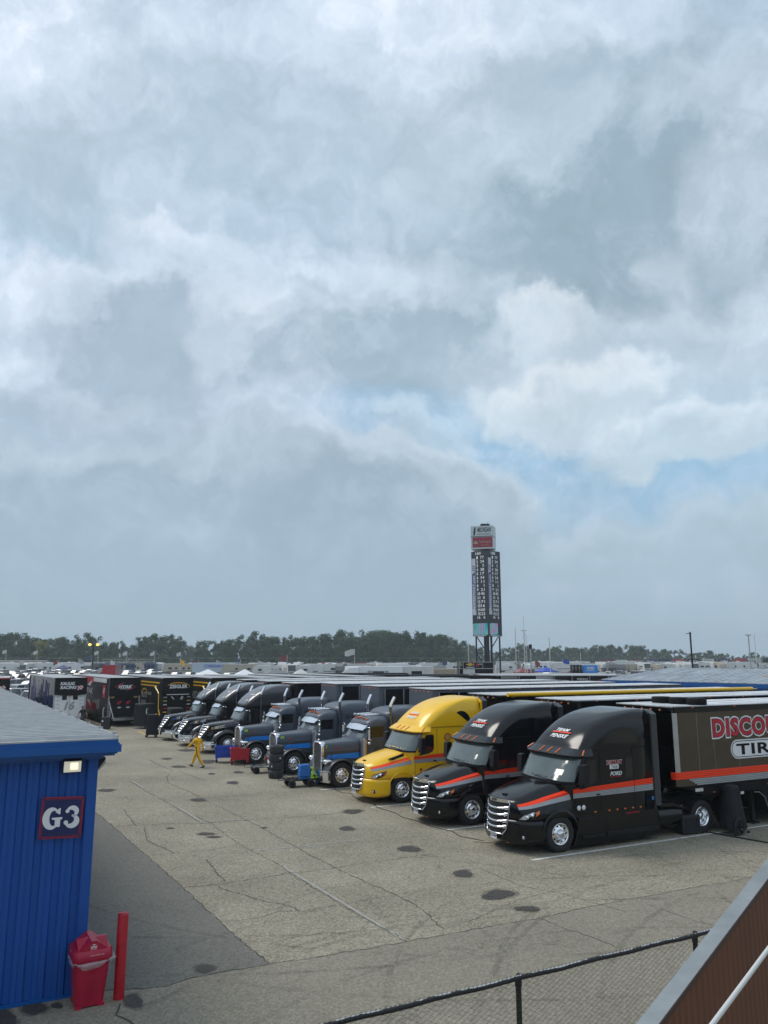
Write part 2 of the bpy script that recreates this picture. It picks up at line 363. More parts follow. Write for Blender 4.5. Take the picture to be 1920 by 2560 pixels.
def drive_wheels(T, xs, r=.51):
    for x in xs:
        for s in (-1, 1): wheel(T, x, s*1.1, r, r, .27, s, 'drive')
# ------------------------------------------------ aerodynamic sleeper tractor
CW_X = [-.14, -.11, -.05, .02, .10, .20, .36, .58, .9, 1.3, 1.72]
CW_W = [.30, .52, .70, .84, .95, 1.04, 1.12, 1.17, 1.20, 1.215, 1.22]
def hood_top(x): return smooth_interp([-.3, -.1, .05, .3, .7, 1.1, 1.5, 1.75], [1.38, 1.44, 1.485, 1.58, 1.71, 1.82, 1.91, 1.94], x)
def hood_sh(x): return smooth_interp([-.3, 0, .4, .8, 1.2, 1.75], [1.25, 1.30, 1.38, 1.47, 1.55, 1.65], x)
def hood_w(x): return smooth_interp(CW_X, CW_W, x)
def hood_half(x):
    w, zt, zs = hood_w(x), hood_top(x), hood_sh(x)
    fl = interp([-.3, .2, .9, 1.75], [.97, .90, .84, .90], x)
    return [(w*.97, .93), (w, .98), (w, 1.12), (w*(fl*.4+.6), lerp(1.12, zs, .55)), (w*(fl*.7+.28), zs-.02), (w*fl*.93, zs+.05), (w*.72, lerp(zs, zt, .72)), (w*.5, lerp(zs, zt, .93)), (w*.25, zt-.004), (0, zt)]
def half_y(half, z):
    for (y0, z0), (y1, z1) in zip(half, half[1:]):
        if z0 <= z <= z1 and z1 > z0: return lerp(y0, y1, (z-z0)/(z1-z0))
    return half[-1][0]
def hood_y(x, z): return half_y(hood_half(x), z)
def cab_line(z, full=True):
    """(centre front x, side front x, half width) of the cab outline at height z"""
    zs = [.9, 1.6, 1.88, 2.2, 2.62, 2.84, 3.0, 3.2, 3.4, 3.6, 3.75, 3.85, 3.91, 3.95]
    xf = [1.6, 1.55, 1.40, 1.62, 1.93, 2.10, 2.20, 2.38, 2.62, 2.95, 3.30, 3.65, 4.0, 4.35]
    xs = [1.72, 1.72, 1.72, 1.88, 2.06, 2.22, 2.42, 2.70, 3.02, 3.38, 3.75, 4.08, 4.35, 4.6]
    hw = [1.24, 1.25, 1.25, 1.245, 1.235, 1.23, 1.23, 1.22, 1.20, 1.16, 1.11, 1.05, .97, .86]
    return tuple(smooth_interp(zs, a, z) for a in (xf, xs, hw))
def cab_pt(z, t, off=0.):
    """t in -1..1 across the front, |t| 1..2 along the side to the back"""
    xf, xs, hw = cab_line(z); s = -1 if t < 0 else 1; a = abs(t)
    XR = 4.95
    def raw(a):
        if a <= 1:
            th = a*math.pi/2
            e = 2/2.9
            y = hw*math.sin(th)**e; x = lerp(xs, xf, math.cos(th)**1.25) + .16*(math.sin(th)**10)
            return x, y
        return lerp(xs+.16, XR, a-1), hw
    x, y = raw(a)
    if off:
        x0, y0 = raw(max(0, a-.01)); x1, y1 = raw(a+.01)
        if a < .01: nx, ny = -1, 0
        else:
            d = Vector((x1-x0, y1-y0)); d.normalize(); nx, ny = -d.y, d.x
            if ny < 0 or (abs(ny) < 1e-6 and nx > 0): nx, ny = -nx, -ny
        x += nx*off; y += ny*off
    return (x, s*y, z)
def cascadia(name, loc, paintm, fairm, label, cat, group, decal):
    T = empty(name, loc, ROW, label, cat, group)
    # bumper
    mb = MB(); secs = []
    for x in [-.20, -.17, -.11, -.04, .04, .14, .28, .46, .62, .72]:
        w = hood_w(x+.04)*1.02; w = min(w, 1.235)
        if x < -.18: w = .34
        zb = interp([-.20, -.1, .3, .72], [.34, .26, .24, .27], x); zt = .915
        h = [(w*.86, zb), (w*.97, zb+.08), (w, zb+.2), (w, zt-.1), (w*.985, zt)]
        secs.append([(x, y, z) for y, z in h]+[(x, -y, z) for y, z in reversed(h)])
    mb.loft(secs); b = mb.build('bumper', paintm, T)
    cut(b, MB().lathe([(-1.5, .60), (1.5, .60)], (1.25, 0, .5), 'y', 40, cap=True))
    o = MB()
    for s in (-1, 1):     # fog lamps and lower slots
        o.mi(0)
        y = s*.93
        o.add([(.115, s*1.045, .55), (.03, s*.93, .53), (.03, s*.925, .42), (.13, s*1.06, .42)], [(0, 1, 2, 3)])
        o.mi(1).sphere((.07, s*.98, .48), .05, 5, (.5, 1, 1))
    o.mi(0).box(-.26, -.18, -.30, .30, .44, .50)
    o.build('fog_lamps', ['plastic_black', 'lamp_lens'], b)
    # licence plate
    pl = MB().box(-.30, -.285, -.155, .155, .33, .49).build('licence_plate', 'white', T); pl['label'] = 'small white licence plate'
    lettering('plate_number', 'navy', pl, 'E23608', (-.303, .0, .375), (0, -1, 0), (0, 0, 1), .07, bold=.01, align='c')
    if paintm == 'black_paint':
        a = MB()
        for k in range(5): a.box(-.14+.1*k, -.10+.1*k, -.52-.11*k, -.46-.11*k, .27, .29)
        a.build('lower_markers', 'amber', b)
    # hood
    xs = [-.13+i*(1.85/26) for i in range(27)]; secs = []
    for x in xs:
        h = hood_half(x); secs.append([(x, y, z) for y, z in h]+[(x, -y, z) for y, z in reversed(h[:-1])])
    mb = MB().loft(secs); hd = mb.build('hood', paintm, T)
    cut(hd, MB().lathe([(-1.5, .63), (1.5, .63)], (1.25, 0, .52), 'y', 48, cap=True))
    for p in hd.data.polygons: p.use_smooth = True
    # raised centre panel and vents on the hood
    mb = MB()
    for s in (-1, 1):
        a = []; c = []
        for i in range(9):
            x = .05+i*.19; y = s*(.30+.18*i/8); a.append((x, y, hood_top(x)-.010+.004)); c.append((x, y+s*.02, hood_top(x)-.016+.004))
    mb.box(.12, .22, -.1, .1, hood_top(.17)-.02, hood_top(.17)+.018)
    mb.build('hood_latch', 'matte_black', hd)
    # wheel arch lip
    for s in (-1, 1):
        a = []; c = []; d = []
        for i in range(25):
            th = R(8)+R(164)*i/24; x = 1.25+.63*math.cos(th); z = .52+.63*math.sin(th); x2 = 1.25+.69*math.cos(th); z2 = .52+.69*math.sin(th)
            yo = 1.245; a.append((x, s*yo, z)); c.append((x2, s*(yo-.02), z2)); d.append((x, s*(yo-.12), z))
        m2 = MB(); m2.ribbon(a, c, True); m2.ribbon(d, a, True); m2.build('wheel_arch', paintm, hd)
    # inner well so that no light passes
    MB().box(.5, 1.9, -.75, .75, .35, 1.25).build('chassis_front', 'chassis', T)
    # grille
    def gx(y, z): return -.29+.17*(abs(y)/.55)**2.2+.10*max(0, (z-.5))
    g = MB(); zs = [.50, .62, .9, 1.2, 1.36, 1.44]; hw = [.40, .47, .50, .53, .54, .47]
    grid = [[(gx(w*t, z)-.012, w*t, z) for t in [-1+i/6 for i in range(13)]] for z, w in zip(zs, hw)]
    for i in range(len(grid)-1): g.ribbon(grid[i], grid[i+1], True)
    gr = g.build('grille', 'grille_dark', T)
    f = MB()
    out = [(-.47, 1.44), (-.545, 1.36), (-.53, 1.1), (-.50, .8), (-.47, .62), (-.38, .50), (.38, .50), (.47, .62), (.50, .8), (.53, 1.1), (.545, 1.36), (.47, 1.44)]
    pts = []
    for (y0, z0), (y1, z1) in zip(out, out[1:]+out[:1]):
        n = 8 if abs(y1-y0) > .5 else 2
        for k in range(n): y, z = lerp(y0, y1, k/n), lerp(z0, z1, k/n); pts.append((gx(y, z)-.025, y, z))
    pts.append(pts[0])
    f.tube(pts, .021, 8, False)
    top = [[(gx(.5*t, z)-.03-(.02 if z > 1.4 else 0), .52*t, z) for t in [-1+i/6 for i in range(13)]] for z in (1.37, 1.47)]
    f.ribbon(top[0], top[1], True); f.ribbon(top[1], [(x+.06, y, z+.005) for x, y, z in top[1]], True); f.ribbon([(x+.05, y, z-.005) for x, y, z in top[0]], top[0], True)
    f.build('grille_surround', 'chrome', gr)
    for zc in (1.25, 1.07, .89, .73):
        b2 = MB(); w = interp([.6, 1.3], [.47, .53], zc)
        for (ta, tb, h) in ((-1, -.82, .06), (-.82, .82, .036), (.82, 1, .06)):
            n = 10; A = []
            for i in range(n+1):
                t = lerp(ta, tb, i/n); y = w*t; zz = zc-.05*(1-t*t)
                x = gx(y, zz)-.045; A.append([(x, y, zz-h), (x-.02, y, zz-h*.3), (x, y, zz+h*.6), (x+.03, y, zz+h*.6), (x+.03, y, zz-h)])
            b2.loft(A, True, True, True)
        b2.build('grille_bar', 'chrome', gr)
    MB().box(-.262, -.20, -.10, .10, 1.395, 1.445).build('badge', 'plastic_black', gr)
    lettering('badge_lettering', 'brushed', gr, 'FREIGHTLINER', (-.265, .09, 1.408), (0, -1, 0), (0, 0, 1), .022, width=.18)
    # headlamps
    for s in (-1, 1):
        outl = [(.03, .95), (.10, 1.10), (.36, 1.20), (.60, 1.235), (.54, 1.12), (.40, 1.02), (.22, .955)]
        def patch(m, poly, off):
            cx = sum(p[0] for p in poly)/len(poly); cz = sum(p[1] for p in poly)/len(poly)
            vs = []; fs = []
            P3 = lambda x, z: (x-off*.5, s*(hood_y(x, z)+off), z)
            rings = 4; n = len(poly)*4; dense = []
            for (a, b_), (c, d) in zip(poly, poly[1:]+poly[:1]):
                for k in range(4): dense.append((lerp(a, c, k/4), lerp(b_, d, k/4)))
            for r_ in range(1, rings+1):
                for (x, z) in dense: vs.append(P3(lerp(cx, x, r_/rings), lerp(cz, z, r_/rings)))
            vs.append(P3(cx, cz)); c0 = len(vs)-1
            for k in range(n): fs.append((c0, k, (k+1) % n))
            for r_ in range(rings-1):
                for k in range(n): fs.append((r_*n+k, (r_+1)*n+k, (r_+1)*n+(k+1) % n, r_*n+(k+1) % n))
            m.add(vs, fs, True)
        hm = MB(); patch(hm, outl, .012); hl = hm.build('headlight', 'lamp_lens' if False else 'plastic_black', T)
        m2 = MB(); patch(m2, [(.03, .965), (.12, 1.085), (.36, 1.18), (.42, 1.16), (.20, 1.02), (.17, .965)], .018); m2.build('lens', 'lamp_lens', hl)
        m2 = MB()
        for hx, hz in ((.20, 1.03), (.33, 1.085)): m2.sphere((hx, s*(hood_y(hx, hz)+.0), hz), .05, 6)
        m2.build('projector', 'chrome', hl)
        m2 = MB(); patch(m2, [(.44, 1.17), (.575, 1.215), (.53, 1.12), (.42, 1.05)], .018); m2.build('turn_signal', 'amber' if paintm != 'yellow_paint' else 'red_lens', hl)
    # cab and sleeper with roof fairing
    zs = [.92, 1.3, 1.6, 1.75, 1.88, 2.0, 2.2, 2.4, 2.62, 2.72, 2.84, 2.92, 3.0, 3.1, 3.2, 3.3, 3.4, 3.5, 3.6, 3.68, 3.75, 3.8, 3.85, 3.88, 3.91, 3.93, 3.95]
    ts = [-2, -1.8, -1.6, -1.4, -1.2, -1.08, -1, -.93, -.86, -.79, -.72, -.64, -.55, -.45, -.34, -.22, -.1, 0]; ts += [-t for t in reversed(ts[:-1])]
    secs = [[cab_pt(z, t) for t in ts] for z in zs]
    cab = MB().loft(secs).build('cab', fairm, T)
    cab.data.materials.append(M[paintm])
    for p in cab.data.polygons:
        if p.center.z < 2.83: p.material_index = 1
    # rear extenders (dark fabric strip behind the sleeper)
    if fairm == 'yellow_paint': em = 'yellow_paint'
    else: em = 'black_paint'
    e = MB()
    for s in (-1, 1): e.prism([(4.955, 1.05), (5.02, 1.05), (5.02, 3.80), (4.955, 3.84)], s*1.20, s*1.245)
    e.prism([(-1.2, 3.78), (-.9, 3.93), (.9, 3.93), (1.2, 3.78), (1.2, 3.72), (-1.2, 3.72)], 4.955, 5.02, 'x')
    e.build('rear_fairing', em, T)
    e = MB()
    for s in (-1, 1): e.box(5.022, 5.27, s*1.18, s*1.24, 1.05, 3.80)
    e.prism([(-1.24, 3.80), (-1.0, 3.93), (1.0, 3.93), (1.24, 3.80)], 5.022, 5.27, 'x')
    e.build('side_extender', 'dark_grey_paint', T)
    # visor
    v = MB(); secs = []
    for z, off in ((2.60, .03), (2.62, .16), (2.66, .20), (2.80, .05), (2.845, .01)):
        secs.append([cab_pt(z, t, off) for t in [-1.06+i*2.12/40 for i in range(41)]])
    secs.append([cab_pt(2.845, t, -.02) for t in [-1.06+i*2.12/40 for i in range(41)]])
    for i in range(len(secs)-1): v.ribbon(secs[i], secs[i+1], True)
    vi = v.build('sun_visor', fairm, T)
    v = MB()
    for t in (-.80, -.12, 0, .12, .80):
        c0 = Vector(cab_pt(2.75, t, .115)); c1 = Vector(cab_pt(2.83-.02, t, .05)); c2 = Vector(cab_pt(2.68, t, .185))
        v.tube([c2, c0, c1], .022, 6)
    v.build('marker_lamp', 'amber', vi)
    # windscreen
    w = MB(); n = 28
    rows = [[cab_pt(z, t, .008) for t in [-.86+1.72*i/n for i in range(n+1)]] for z in (1.93, 2.1, 2.25, 2.42, 2.60)]
    for i in range(len(rows)-1): w.ribbon(rows[i], rows[i+1], True)
    ws = w.build('windshield', 'windshield', T)
    w = MB()
    for z0, z1 in ((1.87, 1.935), (2.59, 2.64)):
        w.ribbon([cab_pt(z0, -.9+1.8*i/n, .012) for i in range(n+1)], [cab_pt(z1, -.9+1.8*i/n, .012) for i in range(n+1)], True)
    for s in (-1, 1):
        zz = [1.9+.1*k for k in range(8)]
        w.ribbon([cab_pt(z, s*.855, .013) for z in zz], [cab_pt(z, s*.90, .013) for z in zz], True)
    w.build('windshield_seal', 'matte_black', ws)
    w = MB()
    for t0, t1 in ((-.5, .05), (.1, .6)):
        w.tube([cab_pt(1.925, t0, .03), cab_pt(1.95, (t0+t1)/2, .03), cab_pt(1.99, t1, .03)], .009, 5)
    w.build('wiper', 'matte_black', ws)
    # wiper cowl
    # doors: window, seams, handle, mirror
    for s in (-1, 1):
        Y = s*1.262
        def rr(x0, x1, z0, z1, r, cutf=0.):
            pts = [(x0+cutf, z1), (x1-r, z1), (x1, z1-r), (x1, z0+r*1.2), (x1-r*1.2, z0), (x0+r, z0), (x0, z0+r)]
            return pts
        fr = MB().prism([(1.98, 1.80), (2.00, 2.0), (2.26, 2.57), (2.62, 2.60), (2.70, 2.52), (2.70, 1.98), (2.62, 1.83), (2.42, 1.76), (2.0, 1.70)], s*1.235, s*1.258).build('door', paintm, T)
        MB().prism([(2.03, 1.86), (2.28, 2.52), (2.60, 2.54), (2.65, 2.48), (2.65, 2.0), (2.58, 1.87), (2.38, 1.80), (2.04, 1.76)], s*1.24, s*1.264).build('door_window', 'dark_glass', fr)
        sm = MB()
        sm.box(2.80, 2.808, s*1.244, s*1.2535, 1.02, 2.78); sm.box(1.80, 1.808, s*1.244, s*1.2535, 1.02, 1.85); sm.box(1.80, 2.80, s*1.244, s*1.2535, 1.02, 1.028)
        sm.box(2.25, 4.94, s*1.23, s*1.2525, 2.808, 2.818); sm.box(4.15, 4.158, s*1.244, s*1.2535, 1.0, 2.8)
        sm.build('door_seam', 'matte_black', fr)
        MB().box(2.62, 2.76, s*1.25, s*1.275, 1.50, 1.54).build('door_handle', 'chrome' if paintm == 'x' else 'plastic_black', fr)
        mi = MB(); mi.prism([(1.83, 1.90), (2.05, 1.86), (2.07, 2.42), (2.0, 2.47), (1.86, 2.44)], s*1.42, s*1.66)
        mi.tube([(2.0, s*1.25, 1.80), (1.97, s*1.42, 1.78), (1.96, s*1.5, 1.9)], .035, 6)
        mi.build('mirror', 'plastic_black', T, bevel=.03)
        # sleeper window / vent on the roof side
        if fairm == 'yellow_paint':
            tpt = [(3.78, 3.36), (3.90, 3.41), (4.05, 3.42), (4.20, 3.37), (4.32, 3.27), (4.41, 3.13), (4.46, 2.96)]; bpt = [(3.78, 3.34), (3.88, 3.28), (4.0, 3.20), (4.12, 3.11), (4.24, 3.02), (4.34, 2.96), (4.45, 2.93)]; fy = lambda z: cab_line(z)[2]+.008; MB().ribbon([(x, s*fy(z), z) for x, z in tpt], [(x, s*fy(z), z) for x, z in bpt]).build('sleeper_window', 'dark_glass', cab)
            MB().prism([(.78, 1.65), (1.45, 1.83), (1.45, 1.73), (.95, 1.60)], s*(hood_y(1.1, 1.68)-.06), s*(hood_y(1.1, 1.68)+.035)).build('hood_vent', 'plastic_black', hd)
        else:
            MB().prism([(2.95, 3.0), (3.25, 3.25), (3.6, 3.42), (3.95, 3.45), (4.3, 3.36), (4.42, 3.0), (4.36, 2.93)], s*1.19, s*1.234).build('sleeper_window', 'dark_glass', cab)
        MB().prism([(3.82, 2.48), (3.86, 2.54), (4.10, 2.54), (4.13, 2.50), (4.13, 1.98), (4.1, 1.94), (3.86, 1.94), (3.82, 1.98)], s*1.235, s*1.254).build('sleeper_side_window', 'dark_glass', cab)
        # skirt and steps
        k = MB()
        k.prism([(1.93, .98), (4.94, .98), (5.12, .9), (5.15, .15), (1.70, .10), (1.78, .30), (1.90, .60)], s*1.02, s*1.22)
        sk = k.build('side_skirt', paintm, T, bevel=.02)
        k = MB(); k.box(1.95, 2.85, s*1.20, s*1.245, .83, .90); k.box(2.05, 2.9, s*1.20, s*1.255, .33, .38); k.box(3.0, 5.1, s*1.21, s*1.25, .30, .42); k.box(2.97, 2.98, s*1.21, s*1.2265, .12, .95)
        k.build('step', 'plastic_black', sk, bevel=.008)
        k = MB()
        for x in (2.55, 3.10, 3.42, 3.73, 4.05, 4.37): k.sphere((x, s*1.252, 1.03), .035, 5, (1.3, .5, .7))
        k.build('side_marker', 'amber', cab)
        # stripes on sides and hood
        Z0 = lambda x: interp([1.72, 4.95], [1.73, 1.865], x)
        for nm, mt, t0, t1 in (('stripe_upper', 'orange_stripe', 0, .175), ('stripe_lower', 'silver_stripe', .18, .37)):
            q = MB()
            for x0, x1 in ((1.73, 4.148), (4.165, 4.935)):
                for kk in range(4):
                    gap = .006 if x0 > 1.9 or paintm == 'black_paint' else 0
                    a0 = lerp(t0, t1, kk/4)+gap*.6; a1 = lerp(t0, t1, (kk+1)/4)-gap*.6
                    x9 = x0
                    tp = lambda X: lerp(.70, 1., (X-1.73)/3.2); q.add([(x9, s*1.2545, Z0(x9)-a0*tp(x9)), (x1, s*1.2545, Z0(x1)-a0*tp(x1)), (x1, s*1.2545, Z0(x1)-a1*tp(x1)), (x9, s*1.2545, Z0(x9)-a1*tp(x9))], [(0, 1, 2, 3)])
            q.build(nm, mt, cab)
            q = MB(); n = 20; f0, f1 = t0/.37, t1/.37
            up = []; dn = []
            for i in range(n+1):
                x = lerp(.04, 1.70, i/n); ztop = lerp(1.345, 1.70, (x/1.70)**.9); h = lerp(.13, .26, x/1.7)
                za, zb = ztop-h*f0, ztop-h*f1
                up.append((x, s*(hood_y(x, za)+.009), za)); dn.append((x, s*(hood_y(x, zb)+.009), zb))
            mid = [(a[0], s*(hood_y(a[0], (a[2]+b_[2])/2)+.010), (a[2]+b_[2])/2) for a, b_ in zip(up, dn)]
            q.ribbon(up, mid, True); q.ribbon(mid, dn, True); q.build(nm, mt, hd)
    # TEAM PENSKE on the roof slope
    zc = 3.20; c = Vector(cab_pt(zc, 0, .03)); up = (Vector(cab_pt(3.36, 0))-Vector(cab_pt(3.06, 0))).normalized()
    plm = MB()
    def on_roof(mb, txt, z, h, w):
        p0 = Vector(cab_pt(z, 0, .0)); upv = (Vector(cab_pt(z+.1, 0))-Vector(cab_pt(z, 0))).normalized()
        tmp = MB(); letter(tmp, txt, p0, (0, -1, 0), upv, h, .03, .35, width=w, align='c')
        # lay every vertex on the curved roof
        vs = []
        for v in tmp.v:
            vv = Vector(v); zz = vv.z; y = vv.y
            xf, xs, hw = cab_line(zz); th = math.asin(min(1, abs(y/hw))**(2.9/2)); x = lerp(xs, xf, math.cos(th)**1.25)
            vs.append((x-.018, y, zz+.012))
        mb.add(vs, tmp.f, False)
    on_roof(plm, 'TEAM', 3.27, .12, .62); on_roof(plm, 'PENSKE', 3.09, .13, .82)
    plm.build('roof_lettering', 'white', cab, fixn=False)
    q = MB()
    tmp = []
    for y in [-.43+.86*i/12 for i in range(13)]:
        row = []
        for zz in (3.225, 3.255):
            xf, xs, hw = cab_line(zz); th = math.asin(min(1, abs(y/hw))**(2.9/2)); row.append((lerp(xs, xf, math.cos(th)**1.25)-.02, y, zz+.012))
        tmp.append(row)
    q.ribbon([r_[0] for r_ in tmp], [r_[1] for r_ in tmp]); q.build('roof_lettering_bar', 'orange_stripe', cab)
    # decals
    Y = -1.2565
    if decal == 'discount':
        a = MB(); letter(a, 'DISCOUNT', (3.08, Y, 2.36), (1, 0, 0), (0, 0, 1), .12, .045, width=.62); a.build('decal_outline', 'white', cab, fixn=False)
        lettering('decal_lettering', 'red', cab, 'DISCOUNT', (3.09, Y-.003, 2.365), (1, 0, 0), (0, 0, 1), .11, bold=.015, width=.60)
        MB().box(3.20, 3.56, Y-.001, Y+.02, 2.22, 2.345).build('decal_plate', 'white', cab, bevel=.02)
        lettering('decal_lettering', 'black', cab, 'TIRE', (3.24, Y-.003, 2.245), (1, 0, 0), (0, 0, 1), .075, width=.28)
        lettering('decal_lettering', 'white', cab, 'FORD', (3.20, Y, 2.03), (1, 0, 0), (0, 0, 1), .11, .03, .3, width=.48)
        lettering('decal_lettering', 'red', cab, 'PERFORMANCE', (3.20, Y, 1.975), (1, 0, 0), (0, 0, 1), .03, .02, .2, width=.46)
        a = MB()
        for x in (1.93, 2.11): a.lathe([(0, .072), (-.004, .07), (-.005, .001)], (x, -1.252, 1.19), 'y', 16)
        a.build('round_sticker', 'white', cab)
        lettering('decal_lettering', 'red', cab, 'TEAM PENSKE', (3.78, -1.2265, .86), (1, 0, 0), (0, 0, 1), .06, width=.55)
        MB().box(4.86, 4.93, Y, Y+.01, 1.20, 1.30).build('sticker', 'sky_blue', cab)
    if decal == 'shell':
        a = MB(); n = 9
        pts = [(3.30+.16*math.cos(R(200-220*i/(n-1))), 2.40+.17*math.sin(R(200-220*i/(n-1)))) for i in range(n)]+[(3.36, 2.26), (3.24, 2.26)]
        a.prism(pts, -1.245, -1.257); a.build('emblem', 'red', cab)
        a = MB(); a.prism([(3.30+(x-3.30)*.78, 2.40+(z-2.40)*.78) for x, z in pts], -1.25, -1.260); a.build('emblem', 'gold', cab)
        a = MB(); a.lathe([(0, .17), (-.006, .165), (-.008, .001)], (3.30, -1.252, 2.0), 'y', 24); a.build('emblem_disc', 'black', cab)
        lettering('decal_lettering', 'gold', cab, 'PENNZOIL', (3.16, -1.2635, 1.98), (1, 0, 0), (0, 0, 1), .05, width=.28)
        a = MB(); a.lathe([(0, .06), (-.01, .055), (-.012, .001)], (2.05, -1.252, 1.22), 'y', 16); a.build('round_sticker', 'crimson', cab)
    # chassis, tank, drive axle
    c = MB(); c.box(1.9, 9.3, -.45, -.30, .75, 1.0); c.box(1.9, 9.3, .30, .45, .75, 1.0); c.box(2.0, 6.2, -.9, .9, .35, .95); c.box(5.0, 5.2, -1.1, 1.1, .9, 2.6)
    c.build('chassis', 'chassis', T)
    for s in (-1, 1):
        k = MB()
        k.tube([(5.20, s*.86, .62), (6.2, s*.86, .62)], .33, 20); k.prism([(5.25, .98), (5.35, 1.05), (5.9, 1.0), (6.35, .85), (6.4, .78), (5.9, .90), (5.3, .93)], s*.6, s*1.18)
        k.build('fuel_tank', 'black_paint', T)
        for xw in (7.03, 8.4):
            a = []; b2 = []; 
            for i in range(17):
                th = R(15)+R(150)*i/16; a.append((xw+.60*math.cos(th), s*.9, .51+.60*math.sin(th))); b2.append((xw+.60*math.cos(th), s*1.27, .51+.60*math.sin(th)))
            MB().ribbon(a, b2, True).build('mud_guard', 'plastic_black', T)
    for s in (-1, 1): wheel(T, 1.25, s*1.07, .51, .51, .27, s, 'steer')
    drive_wheels(T, (7.03, 8.4))
    return T
# ------------------------------------------------ generic cab outline used by the two other tractors
def outline_fn(zs, xf, xs, hw, XR, ex=2.9, pw=1.25):
    def f(z, t, off=0.):
        a_, b_, w_ = (smooth_interp(zs, q, z) for q in (xf, xs, hw)); s = -1 if t < 0 else 1; a = abs(t)
        if a <= 1:
            th = a*math.pi/2; y = (w_+off)*math.sin(th)**(2/ex); x = lerp(b_, a_-off, math.cos(th)**pw)+.10*(math.sin(th)**10)
        else: x = lerp(b_+.10, XR, a-1); y = w_+off
        return (x, s*y, z)
    return f
mat('white_chrome', (.86, .87, .89), .18, .85); mat('chrome_dark_reflection', (.30, .31, .33), .12, 1., var=.2, vscale=5)  # second chrome is a darkened copy: a dark reflection put into its colour
TS = [-2, -1.7, -1.4, -1.15, -1, -.93, -.86, -.78, -.68, -.55, -.42, -.28, -.14, 0]; TS += [-t for t in reversed(TS[:-1])]
def stack(T, x, y, z0, z1, r=.07, m='chrome'):
    o = MB(); s = -1 if y < 0 else 1
    o.mi(2).tube([(x, y, z0), (x, y, z1-.42)], r, 14); o.mi(0)  # lower pipe takes the chrome with its dark reflection coloured in
    o.tube([(x, y, z1-.44), (x, y, z1-.40), (x+.02, y, z1-.34), (x+.10, y+s*.02, z1-.16), (x+.19, y+s*.03, z1)], r*1.05, 14)
    o.mi(1).tube([(x+.186, y+s*.03, z1-.01), (x+.195, y+s*.031, z1+.004)], r*.9, 12)
    return o.build('exhaust_stack', ['white_chrome', 'matte_black', 'chrome_dark_reflection'], T)
def arc_fender(T, m, xc, zc, r, a0, a1, yi, yo, th=.05, name='fender', tail=None, nose=None):
    for s in (-1, 1):
        secs = []
        n = 22
        for i in range(n+1):
            a = R(lerp(a0, a1, i/n)); c, q = math.cos(a), math.sin(a)
            P = lambda rr, y: (xc+rr*c, s*y, zc+rr*q)
            secs.append([P(r, yo), P(r+th*.7, yo), P(r+th, yo-.05), P(r+th*1.15, (yi+yo)/2), P(r+th, yi), P(r, yi)])
        MB().loft(secs).build(name, m, T)
